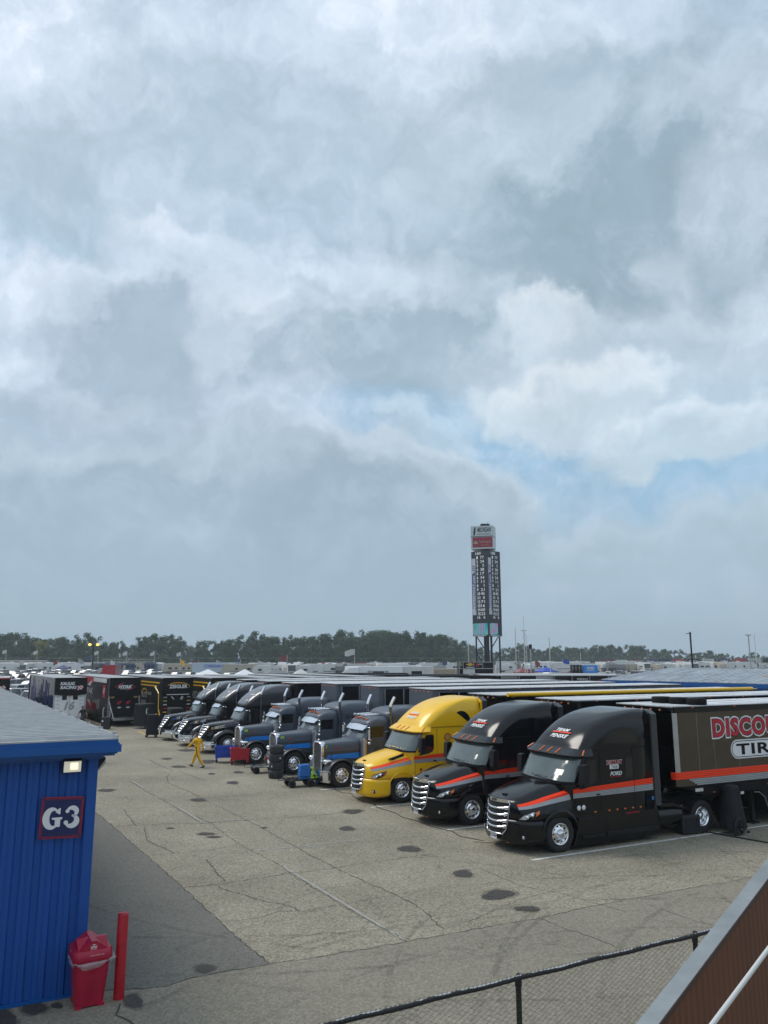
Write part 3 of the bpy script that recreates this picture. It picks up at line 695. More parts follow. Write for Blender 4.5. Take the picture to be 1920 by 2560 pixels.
def peterbilt(loc, label, num, sleeper_text):
    T = empty('tractor', loc, ROW, label, 'truck', 'grey long nose tractors')
    G = 'grey_paint'
    # hood
    zs = lambda x: lerp(1.84, 1.96, (x-.66)/1.6); wd = lambda x: lerp(.50, .80, (x-.66)/1.6)
    secs = []
    for i in range(13):
        x = .66+1.62*i/12; z, w = zs(x), wd(x)
        h = [(w, .95), (w, 1.05), (w, z-.20), (w*.985, z-.12), (w*.92, z-.045), (w*.75, z-.012), (w*.4, z+.004), (0, z+.012)]
        secs.append([(x, y, q) for y, q in h]+[(x, -y, q) for y, q in reversed(h[:-1])])
    hd = MB().loft(secs).build('hood', G, T)
    for s in (-1, 1):
        def strip(nm, m, poly, off=.004):
            MB().poly([(x, s*(wd(x)+off), z) for x, z in poly]).build(nm, m, hd, fixn=False)
        strip('dark_stripe', 'dark_grey_paint', [(.68, 1.02), (2.27, 1.02), (2.27, 1.52), (.68, 1.46)], .003)
        strip('blue_stripe', 'blue_stripe', [(.98, 1.17), (2.27, 1.16), (2.27, 1.40), (1.10, 1.345)], .006)
        for k in range(2): strip('blue_stripe', 'blue_stripe', [(.80+.08*k, 1.16), (.84+.08*k, 1.16), (.95+.08*k, 1.33), (.90+.08*k, 1.33)], .006)
        MB().lathe([(0, .085), (-s*-.012, .08), (-s*-.014, .001)], (0, 0, 0), 'y', 20).build('emblem', 'crimson', hd, loc=(1.25, s*(wd(1.25)+.004), 1.60)).scale = (1, 1, .45)
        MB().lathe([(0, .05), (-s*-.012, .045), (-s*-.014, .001)], (0, 0, 0), 'y', 12).build('emblem', 'crimson', hd, loc=(.60, 0, 1.78)) if s < 0 else None
    lettering('number_lettering', 'fluoro_yellow', hd, num, (.78, -(wd(.9)+.012), 1.62), (1, -.18, 0), (0, 0, 1), .13, .02, .1)
    b = MB()
    for s in (-1, 1):
        for k in range(8): b.sphere((2.30, s*.82, 1.1+.1*k), .012, 4)
    b.build('hood_hinge', 'steel', hd)
    # radiator grille
    g = MB().box(.62, .665, -.42, .42, .70, 1.75).build('grille', 'grille_dark', T)
    f = MB()
    f.tube([(.60, -.46, .68), (.60, -.47, 1.66), (.60, -.42, 1.78), (.60, -.25, 1.835), (.60, .25, 1.835), (.60, .42, 1.78), (.60, .47, 1.66), (.60, .46, .68)], .055, 8)
    for s in (-1, 1): f.box(.58, .72, s*.43, s*.505, .66, 1.68)
    sec = []
    for x, dz in ((.56, -.03), (.60, 0), (.78, .012)):
        sec.append([(x, -.50, 1.62), (x, -.49, 1.76+dz), (x, -.40, 1.84+dz), (x, 0, 1.865+dz), (x, .40, 1.84+dz), (x, .49, 1.76+dz), (x, .50, 1.62)])
    f.ribbon(sec[0], sec[1], True); f.ribbon(sec[1], sec[2], True)
    f.build('grille_surround', 'chrome', g)
    f = MB()
    for y in (-.25, -.083, .083, .25): f.box(.59, .62, y-.014, y+.014, .70, 1.76)
    f.build('grille_bars', 'chrome', g)
    f = MB()
    for k in range(24): f.box(.605, .615, -.41, .41, .74+.042*k, .752+.042*k)
    f.build('mesh', 'steel', g)
    MB().tube([(.63, 0, 1.86), (.60, 0, 1.93), (.68, 0, 1.96)], .025, 8).build('hood_ornament', 'chrome', hd)
    # bumper
    o = MB(); o.prism([(.42, -.75), (.60, -1.23), (.72, -1.23), (.62, -.7), (.62, .7), (.72, 1.23), (.60, 1.23), (.42, .75)], .24, .66, 'z')
    o.prism([(.40, -.75), (.58, -1.24), (.72, -1.24), (.72, 1.24), (.58, 1.24), (.40, .75)], .66, .73, 'z')
    bp = o.build('bumper', 'chrome', T, bevel=.02)
    MB().box(.405, .415, -.05, .26, .42, .58).build('licence_plate', 'white', bp)
    # fenders and lamps
    arc_fender(T, 'dark_grey_paint', 1.28, .50, .64, 8, 172, .62, 1.24, .06)
    for s in (-1, 1):
        MB().prism([(.62, .72), (.66, .50), (.78, .50), (.90, .9), (1.9, 1.05), (2.2, .75), (2.36, .5), (2.4, .75), (2.3, 1.05), (.75, 1.05)], s*.60, s*.66).build('fender_panel', 'dark_grey_paint', T)
        h = MB(); sc = [( .56, .10), (.60, .125), (.72, .13), (.88, .10), (1.0, .03)]
        h.loft([[(x, s*(.86)+1.25*r*math.cos(2*math.pi*k/14), 1.09+.85*r*math.sin(2*math.pi*k/14)) for k in range(14)] for x, r in sc])
        hl = h.build('headlight', 'chrome', T)
        MB().loft([[(x, s*.86+1.25*r*math.cos(2*math.pi*k/14), 1.09+.85*r*math.sin(2*math.pi*k/14)) for k in range(14)] for x, r in ((.555, .095), (.535, .07), (.53, .01))]).build('lens', 'lamp_lens', hl)
        MB().tube([(.75, s*.86, 1.02), (.80, s*.80, .92)], .03, 6).build('bracket', 'chrome', hl)
        a = MB(); a.tube([(2.43, s*1.04, 1.25), (2.43, s*1.04, 1.95)], .17, 20); a.tube([(2.43, s*1.04, 1.85), (2.43, s*1.04, 1.97)], .19, 20); a.tube([(2.43, s*1.04, 1.97), (2.43, s*1.04, 2.03)], .10, 14)
        a.build('air_cleaner', 'brushed', T)
    # cab
    cb = outline_fn([.9, 1.9, 2.0, 2.45, 2.55, 2.70, 2.82, 2.92], [2.28, 2.28, 2.30, 2.60, 2.55, 2.60, 2.80, 3.2], [2.42, 2.42, 2.44, 2.66, 2.66, 2.74, 2.95, 3.3], [1.08, 1.08, 1.08, 1.04, 1.04, 1.02, .95, .75], 3.72, 4.2)
    cab = MB().loft([[cb(z, t) for t in TS] for z in (.9, 1.4, 1.9, 2.0, 2.2, 2.45, 2.55, 2.62, 2.70, 2.76, 2.82, 2.87, 2.92)]).build('cab', G, T)
    for s in (-1, 1):
        w = MB(); A = [cb(z, s*.06, .012) for z in (2.02, 2.2, 2.42)]; B = [cb(z, s*.80, .012) for z in (2.02, 2.2, 2.42)]; C = [cb(z, s*.45, .014) for z in (2.02, 2.2, 2.42)]
        w.ribbon(A, C, True); w.ribbon(C, B, True); w.build('windshield', 'windshield', cab)
        w = MB(); w.prism([(2.68, 2.05), (2.72, 2.50), (3.35, 2.52), (3.35, 2.05)], s*1.06, s*1.088); d = w.build('door_window', 'dark_glass', cab)
        w = MB(); w.box(2.55, 2.56, s*1.08, s*1.0835, 1.1, 2.0); w.box(3.40, 3.41, s*1.07, s*1.0835, 1.0, 2.6); w.box(2.56, 3.4, s*1.08, s*1.0835, 1.05, 1.06); w.build('door_seam', 'matte_black', cab)
        w = MB(); w.tube([(2.42, s*1.10, 2.44), (2.45, s*1.30, 2.52), (2.5, s*1.46, 2.50)], .018, 6); w.tube([(2.5, s*1.46, 2.52), (2.5, s*1.46, 1.83)], .018, 6); w.tube([(2.5, s*1.46, 1.85), (2.5, s*1.12, 1.80)], .018, 6)
        w.box(2.47, 2.53, s*1.36, s*1.55, 1.95, 2.42); w.sphere((2.48, s*1.44, 1.83), .07, 6); w.build('mirror', 'chrome', T)
        mk = MB(); mk.lathe([(0, .14), (-s*-.006, .14), (-s*-.006, .12), (0, .12)], (3.0, s*1.084, 1.55), 'y', 24)
        for k in (-1, 0, 1): mk.box(2.99+.045*k, 3.01+.045*k, s*1.08, s*1.09, 1.49, 1.61)
        mk.build('door_emblem', 'dark_grey_paint', cab)
    w = MB(); w.box(2.24, 2.30, -.02, .02, 2.0, 2.45); 
    v = MB(); a = [(2.30+.10*abs(y)**2, y, 2.36) for y in [-.95+.19*k for k in range(11)]]; c = [(2.56+.10*abs(y)**2, y, 2.60) for y in [-.95+.19*k for k in range(11)]]
    v.ribbon(a, c, True); v.ribbon([(x+.02, y, z-.03) for x, y, z in c], [(x+.02, y, z-.02) for x, y, z in a], True); v.ribbon(a, [(x+.02, y, z-.02) for x, y, z in a]); vz = v.build('sun_visor', 'chrome', T)
    for y in (-.62, -.31, 0, .31, .62):
        l = MB(); l.sphere((2.72+.1*y*y, y, 2.86-.10*abs(y)), .045, 5, (1.6, 1, 1)); lo = l.build('cab_lamp', 'amber', T)
    for y in (-.5, -.2, .25, .55):
        h = MB(); x0 = 2.62; h.tube([(x0, y, 2.97), (x0+.1, y, 2.97), (x0+.35, y, 2.99), (x0+.8, y, 3.0)], .03, 10, rs=[.07, .04, .025, .03]); h.tube([(x0+.5, y, 2.9), (x0+.5, y, 2.99)], .015, 5)
        h.build('air_horn', 'chrome', T)
    # sleeper
    sl = outline_fn([.85, 2.7, 2.85, 3.0, 3.12, 3.22, 3.29, 3.33], [3.70, 3.66, 3.55, 3.52, 3.60, 3.80, 4.1, 4.6], [3.78, 3.76, 3.70, 3.72, 3.85, 4.1, 4.4, 4.8], [1.14, 1.14, 1.13, 1.11, 1.06, .98, .86, .6], 5.60, 3.6)
    sp = MB().loft([[sl(z, t) for t in TS] for z in (.85, 1.6, 2.3, 2.7, 2.78, 2.85, 2.93, 3.0, 3.06, 3.12, 3.17, 3.22, 3.26, 3.29, 3.31, 3.33)]).build('sleeper', G, T)
    for s in (-1, 1):
        MB().poly([(3.80, s*1.144, 1.16), (5.58, s*1.144, 1.16), (5.58, s*1.144, 1.48), (3.80, s*1.144, 1.40)]).build('blue_stripe', 'blue_stripe', sp, fixn=False)
        mk = MB(); mk.box(3.80, 5.6, s*1.138, s*1.146, .95, 1.14); mk.build('dark_stripe', 'dark_grey_paint', sp)
        mk = MB(); mk.lathe([(0, .13), (-s*-.006, .13), (-s*-.006, .11), (0, .11)], (4.15, s*1.144, 2.62), 'y', 24)
        for k in (-1, 0, 1): mk.box(4.14+.04*k, 4.16+.04*k, s*1.14, s*1.15, 2.56, 2.68)
        mk.build('sleeper_emblem', 'black', sp)
        stack(T, 3.66, s*1.22, .95, 3.80)
        ft = MB(); ft.tube([(2.75, s*.88, .62), (4.9, s*.88, .62)], .32, 24); ft.build('fuel_tank', 'brushed', T)
        ft = MB(); ft.box(2.7, 3.4, s*.9, s*1.22, .93, .97); ft.box(3.5, 5.0, s*.95, s*1.22, .93, .97); ft.build('step', 'chrome', T)
        ft = MB(); ft.tube([(5.2, s*1.16, 1.2), (5.2, s*1.30, 1.9), (5.2, s*1.30, 2.5), (5.2, s*1.15, 2.55)], .02, 6); ft.build('grab_rail', 'chrome', T)
    lettering('sleeper_lettering', 'black', sp, sleeper_text, (4.34, -1.148, 2.56), (1, 0, 0), (0, 0, 1), .13, .02, width=1.15)
    c = MB(); c.box(.9, 9.4, -.45, -.30, .72, .98); c.box(.9, 9.4, .30, .45, .72, .98); c.box(.9, 2.4, -.5, .5, .4, 1.0); c.box(2.4, 5.6, -.6, .6, .5, .9); c.build('chassis', 'chassis', T)
    for s in (-1, 1): wheel(T, 1.28, s*1.08, .52, .52, .27, s, 'steer')
    drive_wheels(T, (7.0, 8.35))
    return T
# ------------------------------------------------ prow nosed tractors with tall roof fairing
def lonestar(loc, label, front='bumper'):
    T = empty('tractor', loc, ROW, label, 'truck', 'black prow nosed tractors')
    K = 'star_paint'
    zt = lambda x: smooth_interp([-.2, .2, .6, 1.2, 1.95], [1.40, 1.63, 1.70, 1.77, 1.87], x)
    wt = lambda x: smooth_interp([-.2, .1, .5, 1.0, 1.95], [.30, .55, .70, .80, .95], x)
    secs = []
    for i in range(15):
        x = .20+1.75*i/14; z, w = zt(x), wt(x)
        k = interp([-.05, .5], [.35, .85], x); h = [(w*k*.7, .8), (w*k, 1.0), (w*lerp(k, 1.04, .7), z-.35), (w, z-.16), (w*.88, z-.06), (w*.6, z-.01), (w*.3, z+.01), (0, z+.03)]
        secs.append([(x, y, q) for y, q in h]+[(x, -y, q) for y, q in reversed(h[:-1])])
    hd = MB().loft(secs).build('hood', K, T)
    # raked grille: wide at the top, narrowing downwards and forwards
    P = lambda u, v: (lerp(.04, -.38, v)+.22*abs(u)**1.8*(1-.6*v), u*lerp(.72, .16, v), lerp(1.60, .74, v))
    g = MB(); n = 12
    rows = [[P(-1+2*i/n, v/4) for i in range(n+1)] for v in range(5)]
    for a, b in zip(rows, rows[1:]): g.ribbon(a, b, True)
    g.ribbon([P(-1, v/4) for v in range(5)], [(.6, P(-1, v/4)[1]*1.05, P(-1, v/4)[2]) for v in range(5)]); g.ribbon([P(1, v/4) for v in range(5)], [(.6, P(1, v/4)[1]*1.05, P(1, v/4)[2]) for v in range(5)])
    gr = g.build('grille', 'grille_dark', T)
    g = MB()
    for v in (.10, .27, .44, .61, .78):
        pts = [Vector(P(-.95+1.9*i/n, v))+Vector((-.02, 0, 0)) for i in range(n+1)]; g.tube(pts, .030, 4)
    for u in (-.5, 0, .5): g.tube([Vector(P(u, v/5))+Vector((-.012, 0, 0)) for v in range(6)], .010, 4)
    g.build('grille_bars', 'white_chrome', gr)
    g = MB()
    for s in (-1, 1):
        g.tube([Vector(P(s*t, 1))+Vector((-.02, 0, 0)) for t in (0, .5, 1)]+[Vector(P(s, v))+Vector((-.02, s*.02, 0)) for v in (.8, .6, .4, .2, .05)], .035, 6)
        g.tube([Vector(P(s*t, 0))+Vector((-.02, 0, .02)) for t in (0, .3, .6, .9)], .03, 6)
    g.build('grille_surround', 'chrome', gr)
    for s in (-1, 1):      # bright spear along the hood side with dark slots
        a = []; b = []
        for i in range(13):
            x = lerp(.35, 1.92, i/12); y = s*(wt(x)*1.045+.008); z0 = zt(x)-.28+.05*i/12; hh = lerp(.10, .15, i/12); a.append((x, y, z0+hh)); b.append((x, y+s*.004, z0-hh*.3))
        sp = MB().ribbon(a, b, True).build('hood_spear', 'chrome', hd)
        q = MB()
        for i in range(3, 12):
            x = lerp(.4, 1.9, i/12); y = s*(wt(x)*1.045+.014); z0 = zt(x)-.28+.05*i/12; q.poly([(x, y, z0+.07), (x+.07, y+s*.006, z0+.07), (x+.04, y+s*.005, z0+.0), (x-.03, y, z0+.0)])
        q.build('slots', 'matte_black', sp, fixn=False)
        MB().lathe([(0, .06), (s*.01, .055), (s*.012, .001)], (1.15, s*.92, 1.30), 'y', 16).build('emblem', 'chrome', hd)
        # bulged fender
        f = MB(); secs = []
        for i in range(23):
            a_ = R(lerp(-2, 178, i/22)); c, q_ = math.cos(a_), math.sin(a_)
            r = .62; ext = 1+.10*max(0, -c)
            Q = lambda rr, y: (1.25+rr*c*ext*(1.12 if c < 0 else 1), s*y, .52+rr*q_)
            secs.append([Q(r, 1.22), Q(r+.06, 1.24), Q(r+.17, 1.14), Q(r+.22, .95), Q(r+.18, .72), Q(r, .70)])
        fe = f.loft(secs).build('fender', K, T)
        h = MB(); h.loft([[(x+.05*math.sin(a), s*y+(.055*math.cos(a))*s, z+.075*math.sin(a)) for a in [2*math.pi*k/10 for k in range(10)]] for x, y, z in ((.42, .98, 1.00), (.50, 1.0, 1.06), (.66, 1.04, 1.15), (.80, 1.05, 1.20), (.88, 1.04, 1.22))])
        h.build('headlight', 'lamp_lens', fe)
    o = MB(); o.prism([(-.12, -.70), (.22, -1.22), (.55, -1.24), (.55, 1.24), (.22, 1.22), (-.12, .70), (-.20, .3), (-.20, -.3)], .26, .58, 'z')
    o.prism([(-.08, -.70), (.24, -1.20), (.55, -1.22), (.55, 1.22), (.24, 1.20), (-.08, .70)], .58, .70, 'z')
    bp = o.build('bumper', 'chrome', T, bevel=.03)
    if front == 'guard':
        o = MB()
        for y in (-.8, .8): o.tube([(-.15, y, .3), (-.34, y, .4), (-.36, y*.95, .85), (-.2, y*.85, 1.05)], .035, 8)
        o.tube([(-.36, -.78, .8), (-.36, .78, .8)], .035, 8); o.tube([(-.34, -.78, .42), (-.34, .78, .42)], .035, 8); o.build('bull_bar', 'chrome', T)
    # cab, sleeper and fairing
    cb = outline_fn([.75, 1.8, 1.88, 2.45, 2.6], [1.90, 1.85, 1.86, 2.15, 2.2], [2.02, 2.02, 2.04, 2.24, 2.28], [1.12, 1.12, 1.12, 1.08, 1.06], 4.9, 3.6)
    cab = MB().loft([[cb(z, t) for t in TS] for z in (.75, 1.3, 1.8, 1.88, 2.1, 2.3, 2.45, 2.6)]).build('cab', K, T)
    w = MB(); zz = (1.93, 2.1, 2.25, 2.40)
    rows = [[cb(z, -.84+1.68*i/16, .012) for i in range(17)] for z in zz]
    for a, b in zip(rows, rows[1:]): w.ribbon(a, b, True)
    w.build('windshield', 'windshield', cab)
    v = MB(); a = [(1.92+.18*y*y, y, 2.38) for y in [-.95+.19*k for k in range(11)]]; c = [(2.12+.18*y*y, y, 2.58) for y in [-.95+.19*k for k in range(11)]]
    v.ribbon(a, c, True); v.ribbon([(x+.03, y, z-.02) for x, y, z in c], [(x+.03, y, z-.02) for x, y, z in a], True); v.build('sun_visor', 'chrome', T)
    fr = outline_fn([2.66, 2.76, 2.95, 3.2, 3.45, 3.65, 3.78, 3.86, 3.90], [2.28, 2.25, 2.38, 2.62, 2.95, 3.32, 3.66, 4.0, 4.4], [2.42, 2.42, 2.60, 2.92, 3.28, 3.66, 3.98, 4.25, 4.55], [1.02, 1.08, 1.14, 1.19, 1.20, 1.16, 1.08, .98, .8], 5.15, 3.0)
    fo = MB().loft([[fr(z, t) for t in TS] for z in (2.66, 2.70, 2.76, 2.85, 2.95, 3.08, 3.2, 3.32, 3.45, 3.55, 3.65, 3.72, 3.78, 3.82, 3.86, 3.885, 3.90)]).build('roof_fairing', 'fairing_paint', T)
    e = MB().lathe([(0, .12), (.012, .11), (.014, .001)], (0, 0, 0), 'z', 20).build('emblem', 'silver_stripe', fo); p = Vector(fr(2.98, -.35, .03)); e.location = p; e.rotation_euler = Vector((-1, -.25, .7)).to_track_quat('Z', 'Y').to_euler()
    q = MB(); p = Vector(fr(3.32, -.30, .03)); letter(q, 'LONESTAR', p, (.12, -1, .0), (.72, 0, .7), .09, .03, .2, width=.55, align='c'); q.build('fairing_lettering', 'white', fo, fixn=False)
    sb = MB().box(4.9, 5.14, -1.18, 1.18, .9, 3.6).build('side_extender', 'matte_black', T)
    for s in (-1, 1):
        MB().prism([(2.36, 1.92), (2.44, 2.45), (2.95, 2.48), (2.98, 1.92)], s*1.10, s*1.128).build('door_window', 'dark_glass', cab)
        MB().box(2.3, 4.88, s*1.10, s*1.13, 2.50, 2.66).build('cab_trim', 'matte_black', cab)
        stack(T, 3.22, s*1.20, .95, 3.80, .075, 'chrome')
        w = MB(); w.box(2.40, 2.47, s*1.34, s*1.52, 1.85, 2.38); w.tube([(2.3, s*1.12, 2.44), (2.44, s*1.43, 2.46), (2.44, s*1.43, 1.78), (2.3, s*1.12, 1.76)], .016, 6); w.build('mirror', 'chrome', T)
        w = MB(); w.box(1.95, 2.1, s*.85, s*1.05, 1.86, 1.93); w.build('cowl_trim', 'chrome', T)
        w = MB(); w.box(2.1, 4.9, s*.9, s*1.18, .35, .82); w.build('side_skirt', K, T, bevel=.03)
        w = MB(); w.box(2.4, 3.1, s*1.1, s*1.22, .55, .60); w.box(2.4, 3.1, s*1.1, s*1.22, .34, .38); w.build('step', 'chrome', T)
    c = MB(); c.box(.5, 8.6, -.45, -.30, .72, .98); c.box(.5, 8.6, .30, .45, .72, .98); c.box(.3, 2.2, -.6, .6, .4, .9); c.box(2.2, 4.9, -.9, .9, .4, .8); c.build('chassis', 'chassis', T)
    for s in (-1, 1): wheel(T, 1.25, s*1.08, .52, .52, .27, s, 'steer')
    drive_wheels(T, (6.4, 7.75))
    return T
# ------------------------------------------------ trailers behind the tractors
mb_ = mat('mirror_bronze', (.135, .120, .105), .05, 1.)
def _wavy():
    t = mb_.node_tree; N = t.nodes.new; L = t.links.new; b = t.nodes['Principled BSDF']
    tc = N('ShaderNodeTexCoord'); n = N('ShaderNodeTexNoise'); n.inputs['Scale'].default_value = .9; n.inputs['Detail'].default_value = 1.5; n.inputs['Distortion'].default_value = .8
    L(tc.outputs['Object'], n.inputs[0]); bp = N('ShaderNodeBump'); bp.inputs['Strength'].default_value = .4; bp.inputs['Distance'].default_value = .08; L(n.outputs[0], bp.inputs['Height']); L(bp.outputs[0], b.inputs['Normal'])
_wavy()
mat('mirror_dark', (.10, .10, .105), .08, 1., bump=.35, bscale=2.)
def trailer(loc, sidem, label, z1=4.0, awning=None, x0=5.9, length=16.1, nose=None, roofx=(0, 0), rz=ROW, roof='roof_white', group='race haulers in the parked row'):
    T = empty('trailer', loc, rz, label, 'trailer', group)
    x1 = x0+length; h = 1.29
    o = MB(); r = .18
    o.prism([(x0+r, -h), (x1, -h), (x1, h), (x0+r, h), (x0+.05, h-.05), (x0, h-r), (x0, -h+r), (x0+.05, -h+.05)], 1.5, z1-.06, 'z')
    body = o.build('body', sidem, T)
    o = MB(); o.prism([(x0+.02, 1.5), (x0+.02, 1.80), (x1, 1.80), (x1, 1.5)], -h+.01, h-.01)
    o = MB(); o.prism([(x0+.1, 1.5), (x0+1.0, 1.5), (x1-.02, 1.5), (x1-.02, .75), (x1-1.5, .75), (x1-1.6, 1.05), (x1-4.6, 1.05), (x1-4.7, .40), (x0+4.35, .38), (x0+4.2, .45), (x0+4.0, 1.08), (x0+3.9, 1.16), (x0+1.2, 1.16), (x0+.5, 1.45)], -h+.02, h-.02)
    belly = o.build('lower_body', 'matte_black' if sidem != 'grey_paint' else 'dark_grey_paint', T)
    o = MB(); o.box(x0+.02, x1, -h-.012, h+.012, z1-.055, z1-.02); rail = o.build('top_rail', 'matte_black' if sidem != 'white_paint' else 'grey', T)
    o = MB(); o.box(x0+.03+roofx[0], x1-.01, -h+.03, h-.03, z1-.02, z1+.012)
    for k in range(12):
        xk = x0+1+k*1.25; o.box(xk, xk+.03, -h+.05, h-.05, z1+.012, z1+.022)
    rf = o.build('roof', roof, T)
    if awning:
        o = MB(); o.tube([(x0+.3, -h-.13, z1+.02), (x1-.6, -h-.13, z1+.02)], .085, 12)
        for k in range(9): o.box(x0+.6+k*1.7, x0+.68+k*1.7, -h-.15, -h, z1-.08, z1-.0)
        o.build('awning_roll', awning, T)
    o = MB()
    for k in range(5): o.sphere((x0-.01, -.8+.4*k, z1-.12), .035, 4)
    o.build('nose_marker', 'amber', T)
    o = MB()
    for k in range(8): o.box(x0+.9+k*2., x0+.98+k*2., -h-.03, -h-.012, z1-.05, z1-.02)
    o.build('roof_marker', 'amber', rail)
    if sidem == 'grey_paint':
        MB().box(x0+.25, x0+2.6, -h-.012, -h, 1.6, z1-.15).build('mirror_panel', 'mirror_dark', T)
        for k in (0, 1.1, 2.35): MB().box(x0+.25+k, x0+.31+k, -h-.03, -h-.012, 1.6, z1-.15).build('post_trim', 'steel', T)
    for s in (-1, 1):
        o = MB(); o.box(x0+3.9, x0+4.02, s*.75, s*.9, .1, 1.1); o.box(x0+3.8, x0+4.12, s*.65, s*1.0, .0, .05); o.build('landing_leg', 'chassis', T)
    for xw in (x1-3.7, x1-2.4):
        for s in (-1, 1): wheel(T, xw, s*1.12, .5, .5, .28, s, 'drive')
    return T
# ------------------------------------------------ ground
def px2g(px, py, z=0.):
    p = math.atan(363/1923); u, v = px-960, py-1280
    d = Vector((u, 1923*math.cos(p)+v*math.sin(p), 1923*math.sin(p)-v*math.cos(p))); t = (z-EYE)/d.z
    return Vector((d.x*t, d.y*t, z))
def asphalt(name, a, b, fine=.22, crack=.5, warm=(1, 1, 1)):
    m = bpy.data.materials.new(name); m.use_nodes = True; M[name] = m; t = m.node_tree; N = t.nodes.new; L = t.links.new; bs = t.nodes['Principled BSDF']
    tc = N('ShaderNodeTexCoord'); P = tc.outputs['Object']
    def nz(s, d, r=.6, vec=P, out=0): n = N('ShaderNodeTexNoise'); n.inputs['Scale'].default_value = s; n.inputs['Detail'].default_value = d; n.inputs['Roughness'].default_value = r; L(vec, n.inputs[0]); return n.outputs[out]
    def mp(v, a0, a1, b0, b1): n = N('ShaderNodeMapRange'); L(v, n.inputs[0]); [setattr(n.inputs[i+1], 'default_value', q) for i, q in enumerate((a0, a1, b0, b1))]; return n.outputs[0]
    def mu(x, y): n = N('ShaderNodeMath'); n.operation = 'MULTIPLY'; L(x, n.inputs[0]); (L(y, n.inputs[1]) if not isinstance(y, float) else setattr(n.inputs[1], 'default_value', y)); return n.outputs[0]
    mx = N('ShaderNodeMix'); mx.data_type = 'RGBA'; mx.inputs[6].default_value = (*a, 1); mx.inputs[7].default_value = (*b, 1); L(mp(nz(.22, 8, .62), .32, .68, 0, 1), mx.inputs[0])
    sp = mp(nz(19, 4, .95), .30, .72, 1-fine, 1+fine)
    sp2 = mp(nz(9, 4, .75), .3, .7, .90, 1.10)
    vo = N('ShaderNodeTexVoronoi'); vo.inputs['Scale'].default_value = 24; L(P, vo.inputs['Vector']); sp3 = mp(vo.outputs['Color'], .15, .85, 1-fine*.62, 1+fine*.62)
    dark = mp(nz(1.1, 7, .7), .60, .78, 1., .80)
    # hairline cracking
    wv = N('ShaderNodeVectorMath'); wv.operation = 'ADD'; sc = N('ShaderNodeVectorMath'); sc.operation = 'SCALE'; sc.inputs['Scale'].default_value = 1.5
    L(nz(.9, 6, .6, out=1), sc.inputs[0]); L(P, wv.inputs[0]); L(sc.outputs[0], wv.inputs[1])
    ve = N('ShaderNodeTexVoronoi'); ve.feature = 'DISTANCE_TO_EDGE'; ve.inputs['Scale'].default_value = .36; L(wv.outputs[0], ve.inputs['Vector'])
    ck = mp(ve.outputs['Distance'], .0, .008, 1-crack, 1.)
    gate = mp(nz(.35, 2), .46, .58, 0, 1); cm = N('ShaderNodeMix'); cm.data_type = 'FLOAT'; L(gate, cm.inputs[0]); cm.inputs[2].default_value = 1.; L(ck, cm.inputs[3])
    f = mu(mu(mu(mu(sp, sp2), sp3), dark), cm.outputs[0])
    v = N('ShaderNodeVectorMath'); v.operation = 'SCALE'; L(mx.outputs[2], v.inputs[0]); L(f, v.inputs['Scale']); L(v.outputs[0], bs.inputs['Base Color'])
    bs.inputs['Roughness'].default_value = .9; bs.inputs['Specular IOR Level'].default_value = .25
    bp = N('ShaderNodeBump'); bp.inputs['Strength'].default_value = .5; bp.inputs['Distance'].default_value = .01; L(sp, bp.inputs['Height']); L(bp.outputs[0], bs.inputs['Normal'])
asphalt('asphalt_old', (.200, .182, .138), (.310, .280, .214), .45)
asphalt('asphalt_patch', (.135, .130, .112), (.165, .160, .138), .26, .25)
asphalt('asphalt_strip', (.195, .178, .140), (.240, .219, .172), .28, .4)
mat('grass', (.075, .10, .035), .9, var=.4, vscale=.6); mat('crack_fill', (.045, .040, .034), .9, var=.3); mat('oil', (.070, .062, .053), .8, var=.3, vscale=4)
mat('line_white', (.62, .62, .60), .7, var=.25, vscale=5); mat('line_faded', (.30, .29, .26), .8, var=.3, vscale=6); mat('line_yellow', (.55, .33, .06), .7, var=.25, vscale=5); mat('gravel', (.20, .185, .16), .9, var=.3, vscale=1)
G = MB(); G.add([(-1500, -300, -.012), (1500, -300, -.012), (1500, 1900, -.012), (-1500, 1900, -.012)], [(0, 1, 2, 3)]); G.build('ground', 'grass', kind='structure')
G = MB(); G.add([(-260, -30, -.004), (260, -30, -.004), (260, 330, -.004), (-260, 330, -.004)], [(0, 1, 2, 3)]); G.build('infield_lot', 'gravel', kind='structure')
G = MB(); G.add([(-70, -20, 0), (75, -20, 0), (75, 112, 0), (-70, 112, 0)], [(0, 1, 2, 3)]); G.build('paddock_asphalt', 'asphalt_old', kind='structure')
seam = [px2g(*p) for p in ((268, 2476), (356, 2472), (415, 2466), (453, 2455), (466, 2447), (535, 2435), (674, 2411), (760, 2399), (1090, 2342), (1215, 2318), (1347, 2296), (1457, 2270), (1803, 2207))]
edge = [px2g(*p) for p in ((150, 1964), (251, 2040), (284, 2067), (365, 2139), (459, 2220), (582, 2335), (674, 2411))]
far = edge[0]+(edge[0]-edge[3])*3.0
pts = [Vector((-14, 13.0, 0))]+seam[:7]+list(reversed(edge[:-1]))+[far, far+Vector((-9, -4, 0)), Vector((-24, 30, 0))]
MB().prism([(p.x, p.y) for p in pts], -.05, .004, 'z').build('darker_pavement_patch', 'asphalt_patch', kind='structure')
s2 = seam[6:]+[seam[-1]+(seam[-1]-seam[-3])*6]
pts = s2+[Vector((40, 10, 0)), Vector((10, 2, 0)), Vector((-4, 4, 0)), Vector((-14, 7, 0)), Vector((-14, 12.9, 0))]+[p+Vector((.02, -.03, 0)) for p in seam[:6]]
MB().prism([(p.x, p.y) for p in pts], -.05, .0045, 'z').build('near_pavement_strip', 'asphalt_strip', kind='structure')
